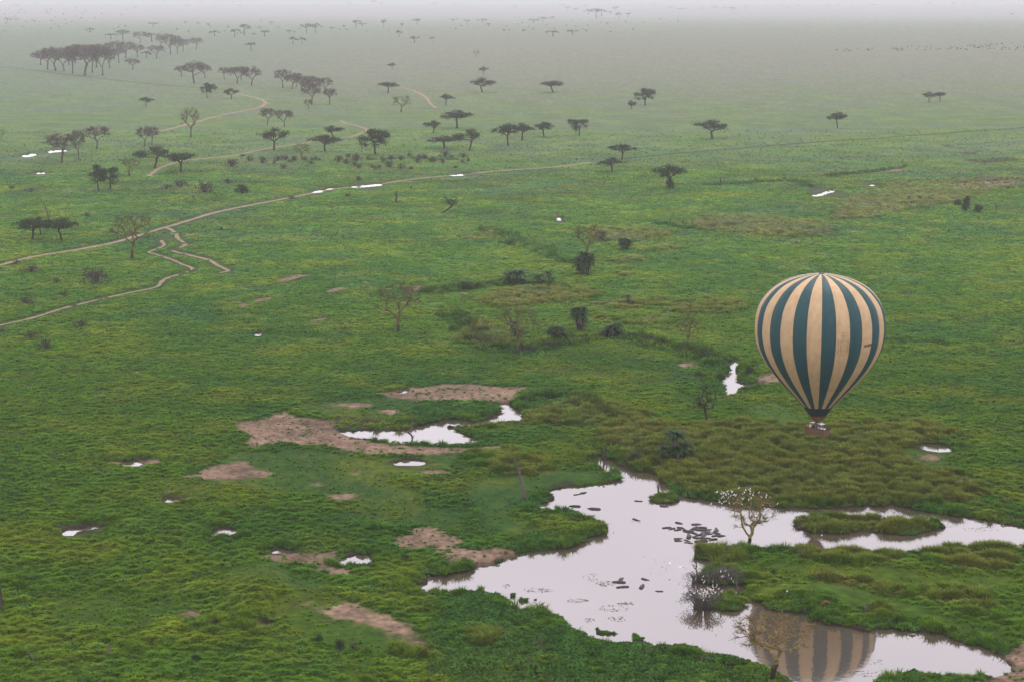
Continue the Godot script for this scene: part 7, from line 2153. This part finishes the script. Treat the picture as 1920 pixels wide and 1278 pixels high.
	snag("dead_snag", "slanting grey stake on the bottom left grass", "dead tree", -72.8, 289.7, 0.2, "grey", [[0.00, 0.00, -0.32, 0.65, -0.73, 1.38]])
	snag("dead_snag", "leafy-topped stump on the bottom left grass", "dead tree", -61.7, 291.7, 0.2, "grey", [[0.00, 0.00, -0.16, 0.98, -0.08, 1.63], [-0.08, 0.65, 0.33, 1.47]])
	snag("dead_snag", "dark trunk cut by the left edge of the picture", "dead tree", -84.1, 314.7, 0.3, "brown", [[0.00, 0.00, 0.09, 2.63, 0.09, 5.08]])
	snag("dead_snag", "dead snag standing behind the left-edge acacias", "dead tree", -207.9, 888.2, 0.4, "grey", [[0.00, 0.00, -0.48, 3.35, -1.91, 8.60], [0.00, 1.43, 1.20, 4.78]])
	snag("dead_snag", "lone forked stump in the open grass of mid plain", "dead tree", -56.2, 964.7, 0.5, "brown", [[0.00, 0.00, 0.00, 3.11, 0.52, 5.70], [0.00, 3.11, -0.78, 5.18], [-0.78, 0.00, 1.04, 0.00]])
	snag("fallen_log", "fallen grey log on the right plain with raised root end", "log", 191, 847.4, 0.6, "grey", [[0.00, 0.00, 0.91, 0.91, 1.83, 0.00, 5.48, -0.46, 10.04, -0.68], [0.91, 0.91, 0.23, 1.60]])
	snag("dead_snag", "short stump left of the fallen log on the right plain", "dead tree", 186.3, 843.5, 0.6, "brown", [[0.00, 0.00, 0.00, 1.14]])
	snag("dead_snag", "tiny upright stump far out on the right plain", "dead tree", 111.3, 1061.3, 0.4, "brown", [[0.00, 0.00, 0.00, 3.70]])
	snag("dead_snag", "thin dead sapling behind the green bushes at right", "dead tree", 223.3, 914.6, 0.25, "brown", [[0.00, 0.00, 0.25, 2.46, -0.25, 4.92], [0.25, 2.46, 0.98, 3.69]])
	snag("fallen_log", "dark twisted root lying in grass right of mid plain", "log", 114.3, 803.1, 0.5, "grey", [[0.00, 0.00, 0.87, 0.65, 1.73, 0.43, 2.81, 0.22]])
	snag("dead_snag", "tiny forked twig in open grass at centre left", "dead tree", -50.7, 553.1, 0.18, "grey", [[0.00, 0.00, -0.30, 1.20], [0.00, 0.00, 0.30, 1.20]])
	snag("dead_snag", "dark leaning stump on the tussock islet in the pond", "dead tree", 30.1, 395.4, 0.22, "black", [[0.00, 0.00, -0.22, 0.87, -0.44, 1.53]])
	snag("dead_snag", "small twig with white droppings over the left shore clump", "dead tree", 18.3, 364.2, 0.06, "brown", [[0.00, 0.00, 0.60, -0.20, 1.01, 0.40]])

func place_animals() -> void:
	for p in [[32, 371.1, 1.4, -20], [35.3, 370, 2, 5], [29.7, 367.6, 1.6, 3], [30.5, 366.9, 1.4, 15], [31.6, 366.1, 1.4, 15], [32.1, 367.6, 1.5, -10], [32.9, 365.7, 1.4, -30], [33.7, 364.6, 1.9, -14], [34.4, 363.5, 1.4, -20], [34.8, 367.1, 1.4, 60], [35.6, 365.9, 1.9, -8], [36.3, 367.6, 1.9, -8], [37, 366.1, 1.4, 8], [36, 363.5, 1.4, 75], [36, 362, 1.4, 70], [35, 362.3, 1.4, 15], [37.1, 364.4, 1.4, 80], [37.1, 363.1, 1.4, 5], [38.7, 365.3, 1.4, 75], [38.7, 363.5, 1.6, -24], [38.1, 361.8, 1.4, 15], [39.2, 361.7, 1.4, 12], [33.2, 361.2, 1.4, 80], [34.3, 360.5, 1.4, -28], [35.7, 359.9, 1.6, -18], [36.8, 360.1, 1.6, -14], [35.4, 358.1, 2.2, 3], [37.6, 359.3, 1.7, 8], [30.9, 359.8, 1.4, 5], [30.9, 358.4, 1.4, 0], [32.9, 356.9, 1.4, -15], [32.5, 358.6, 1.4, -30]]:
		hippo(p[0], p[1], p[2], p[3], "grey-brown hippo back in the tight herd in the upper pond", "hippos of the tight herd in the pond")
	hippo(18.7, 331.8, 2.1, -6, "hippo lying low in the pond, beside another's rump, farther of the lower pair")
	hippo(18.9, 333.4, 1.2, 80, "hippo's round back just behind the farther of the lower pair")
	hippo(19.2, 329.1, 2, 4, "nearest big hippo of the lower group with its back fully showing")
	hippo(23, 333.6, 1.2, -25, "hippo farther right of the lower pair, turned away")
	hippo(22.3, 329.1, 1.2, 75, "hippo facing head-on, nearer right of the lower pair")
	hippo(25.1, 326.5, 1.5, -2, "mostly sunken hippo alone right of the lower group")
	hippo(13.1, 393.1, 1.2, 14, "left hippo of two swimming below the pond's left bank")
	hippo(14.5, 394.4, 1.2, 14, "right hippo of two swimming below the pond's left bank")
	hippo(12.7, 383.7, 2, -6, "hippo lying near the left shore behind the grassy spit")
	hippo(16.3, 381.6, 2.7, -5, "long half-sunken hippo right of the one near the left shore")
	hippo(25.2, 387.9, 1.2, -10, "small hippo head alone in the upper pond")
	hippo(23.9, 373.5, 1.7, -30, "hippo making ripples in the middle of the pond")
	hippo(30.1, 383.7, 1.6, -8, "hippo below the tussock islet in the upper pond")
	for p in [[37.3, 10.67, 353.1], [37.7, 10.35, 354.7], [38.4, 10.54, 353.8], [38.4, 9.88, 355], [38.8, 9.97, 355.1], [38.6, 10.79, 352.3], [38.9, 10.65, 352], [39.4, 9.33, 356.1], [39.4, 10.81, 353.2], [39.5, 10.37, 353.1], [40.5, 9.95, 356.9], [40.4, 10.41, 354.3], [40.3, 9.24, 356.1], [40.7, 9.89, 354.3], [41, 9.52, 355.1], [40.9, 10.27, 352.7], [41.7, 10.97, 355.1], [42, 9.13, 356.3], [42.3, 9.98, 354.6], [43, 10.45, 355.7], [43.4, 10.61, 355.3], [43.4, 11.53, 352.3], [43.8, 10.25, 355.7], [43.7, 9.92, 354.9], [44.2, 10.45, 353.5], [43.9, 10.39, 352.1], [45.5, 9.78, 356.3], [38.7, 9.57, 354.3], [38.6, 8.98, 355.5], [39.1, 8.71, 356.3], [39.8, 9.01, 355.5], [40.8, 8.68, 356.6], [41.3, 8.94, 353.9], [42.4, 8.79, 356], [42.4, 9.06, 354.2], [42.8, 8.76, 356.6], [44.1, 8.76, 356.3], [43.2, 9.44, 352.4], [45.5, 9.89, 352.6], [46.4, 9.81, 353], [47, 9.24, 356.8], [46.6, 9.26, 354.1], [47.4, 9.23, 355.1], [37.9, 9.02, 353.5], [38.1, 8.46, 354.5], [38.4, 8.37, 353.9], [38.8, 8.70, 353.7], [39.3, 8.54, 354.9], [39.9, 8.14, 354.9], [40.9, 7.65, 356.5], [41, 8.03, 355.4], [41.4, 7.89, 356.6], [41.7, 7.90, 356.2], [42.3, 7.83, 356.9], [42.3, 7.84, 355.3], [42.4, 10.73, 352.8], [46.3, 7.46, 356.3], [47.7, 7.16, 356.8], [46.6, 6.81, 356.5], [48.8, 8.08, 354.8], [45.4, 7.95, 355.5], [36.4, 8.50, 353]]:
		egret(p[0], p[1], p[2], "white egret perched in the bare yellow-limbed tree by the pond", "egrets in the bare tree")
	for p in [[32.1, 3.51, 331.5], [33, 1.38, 330.9], [32.7, 0.99, 330.2], [33.1, 0.85, 329.7], [33.8, 1.26, 331.6], [34.4, 1.02, 331.9], [34.5, 0.77, 329.7], [35, 1.15, 331.4], [35.1, 0.84, 330.5], [34.6, 1.08, 329.9], [35.9, 2.47, 330.2], [36.9, 2.21, 331.4], [36.6, 2.00, 331.6], [37.2, 2.05, 329.6], [36.4, 1.41, 331], [36.1, 1.66, 329.6], [36.7, 1.25, 331.2], [35.9, 1.45, 330.3], [35.8, 0.62, 331.6], [36.5, 0.60, 331.9], [36.6, 0.60, 330.7], [36.9, 0.60, 331.9], [37.4, 1.39, 330.3], [37.7, 1.35, 329.7], [37.4, 0.60, 330.9], [38, 0.87, 329.6], [38.1, 0.60, 330], [38.1, 0.60, 330.5], [37.6, 0.87, 331], [33, 0.60, 329.9]]:
		egret(p[0], p[1], p[2], "white egret perched on the drooping rear bush in the pond", "egrets on the rear pond bush")
	for p in [[33.8, 4.34, 316], [33.3, 3.68, 318], [33.2, 3.80, 316.6], [33.9, 3.33, 318.2], [34.3, 3.05, 318], [34.8, 3.12, 316.8], [34.6, 2.87, 317], [33.3, 3.19, 317.1], [33.4, 2.81, 317.4], [33.7, 2.68, 317.3], [32.9, 3.28, 317.2], [32.9, 3.00, 317.4], [32.7, 3.05, 318.1], [32.3, 3.54, 317.1], [32.4, 3.26, 316.9], [32.3, 2.72, 317.6], [32.3, 2.83, 316.5], [32.5, 2.57, 316.6], [33, 2.28, 318.2], [33.1, 2.56, 317.1], [30.7, 2.85, 317.2], [30.1, 2.99, 315.9], [30.5, 2.24, 316.9], [30.6, 1.83, 317.3], [29.4, 2.65, 315.9], [29.6, 1.86, 317.4], [31.6, 2.19, 317.4], [31.8, 3.41, 316], [31.8, 2.65, 317.4], [31.3, 3.29, 317], [32.2, 2.33, 317.5], [32.3, 1.43, 316.7], [32.7, 0.85, 317.6]]:
		egret(p[0], p[1], p[2], "white egret perched on the drooping front bush in the pond", "egrets on the front pond bush")
	egret(34, 0.60, 331.3, "white egret perched on the drooping rear bush in the pond", "egrets on the rear pond bush")
	for p in [[32.6, 2.42, 315.9], [32, 2.39, 316], [31.1, 2.39, 317.5], [30.1, 1.95, 318.2], [31.4, 2.02, 316.5], [30.9, 1.87, 317]]:
		egret(p[0], p[1], p[2], "white egret perched on the drooping front bush in the pond", "egrets on the front pond bush")
	egret(45.9, maxf(0.0, height(45.9, 319.6)) + 0.35, 319.6, "lone white egret on the grass of the right bank", "", false)
	egret(34.6, maxf(0.0, height(34.6, 319)) + 0.35, 319, "lone white egret on the green islet", "", false)
	egret(27.8, 1.5, 338.5, "white egret flying low over the pond, left of two", "", true)
	egret(29.4, 1.5, 336.1, "white egret flying low over the pond, right of two", "", true)
	egret(58.1, maxf(0.0, height(58.1, 361.1)) + 0.35, 361.1, "white egret at the water's edge of the big islet", "", false)
	protos["grazer"] = make_grazer()
	for p in [[818.8, 3759.5], [827.2, 3778.3], [707.4, 3708.6], [1008, 4135.4], [644.8, 3631.7], [606, 3599.2], [903.9, 3865.3], [587.7, 3646.4], [729, 3808.7], [831.1, 3799], [836.9, 3746.1], [921.4, 3929.5], [941.3, 3657.7], [951.7, 4002.7], [779.3, 3849.7], [795.4, 3730.7], [975.3, 3828], [703.8, 3632], [1037.3, 4049.8], [881.5, 3799], [655.4, 3703.9], [991.7, 4109.7], [673, 3755.9], [702, 3697.1], [709.5, 3705.2], [924, 3964.6], [731.8, 3769.9], [961, 3930.3], [725.4, 3741.7], [924.8, 3970.5], [732.5, 3772.6], [797.6, 3863.8], [655.1, 3691.5], [886.2, 3855], [988.9, 3880.9], [1025, 4121], [964.3, 3833.3], [701.2, 3663.8], [696.3, 3622.6], [902.9, 3925.2], [606.1, 3615.6], [932.5, 3925.5], [911.5, 3972], [982.3, 4116.3], [834.7, 3682.6], [743.2, 3687.3], [592.6, 3665.1], [642.5, 3731.7], [916, 4025.1], [916.5, 3659.1], [919.6, 3886.8], [618.9, 3711.3], [888.4, 3743.1], [888.8, 3821.9], [755.1, 3674.5], [838.8, 3718.6], [900.9, 3754.6], [991.2, 3933.9], [930.1, 3704.1], [901.3, 3698.6], [893.5, 3856.6], [914.2, 3967.5], [952.9, 3707.1], [784.3, 3697.6], [811, 3741.4], [971.9, 4036.4], [852.6, 3871.9], [831.1, 3750.7], [776.1, 3902], [951.8, 4039.9], [953.7, 3793.7], [986.8, 3940.4], [717.7, 3729.8], [959.1, 3806.8], [904.2, 3958.2], [815.6, 3681.2], [892.7, 3749.3], [708.7, 3754], [726.2, 3738.4], [851.3, 3847.3], [1030.7, 4022.2], [601, 3622.6], [926.9, 3896.8], [1016.2, 4171.2], [856.9, 3931.4], [759.7, 3858.6], [889.5, 3833.7], [867.4, 3707.1], [931, 3943.5], [723.9, 3810.5], [968.2, 4064.3], [770.2, 3701.1], [878.4, 3804], [920.9, 3777.9], [982.3, 3880.7], [814.9, 3739.7], [789.6, 3741.7], [895.5, 3668.1], [918.6, 3931.7], [930.7, 3789.9], [705.8, 3634.6], [987.9, 3859.1], [749.3, 3643.6], [806.5, 3871.1], [837.9, 3708.9], [599, 3628], [1001.4, 4100.5], [1000.7, 4111.2], [830, 3719], [865.9, 3661], [1068.1, 4203.5], [865.6, 3864.9], [886.2, 3807.4], [895.5, 3951.5], [937.1, 3788], [907.4, 3661.8], [890.2, 3910.2], [850.5, 3829.9], [988.1, 3867.6], [933.5, 3819.8]]:
		put(protos["grazer"], "wildebeest", "dark grazing animal in the far herd on the hazy plain", "wildebeest", Transform3D(Basis(Vector3.UP, rng.randf() * TAU).scaled(Vector3.ONE * 1.5), Vector3(p[0], height(p[0], p[1]), -p[1])), "far grazing herd")
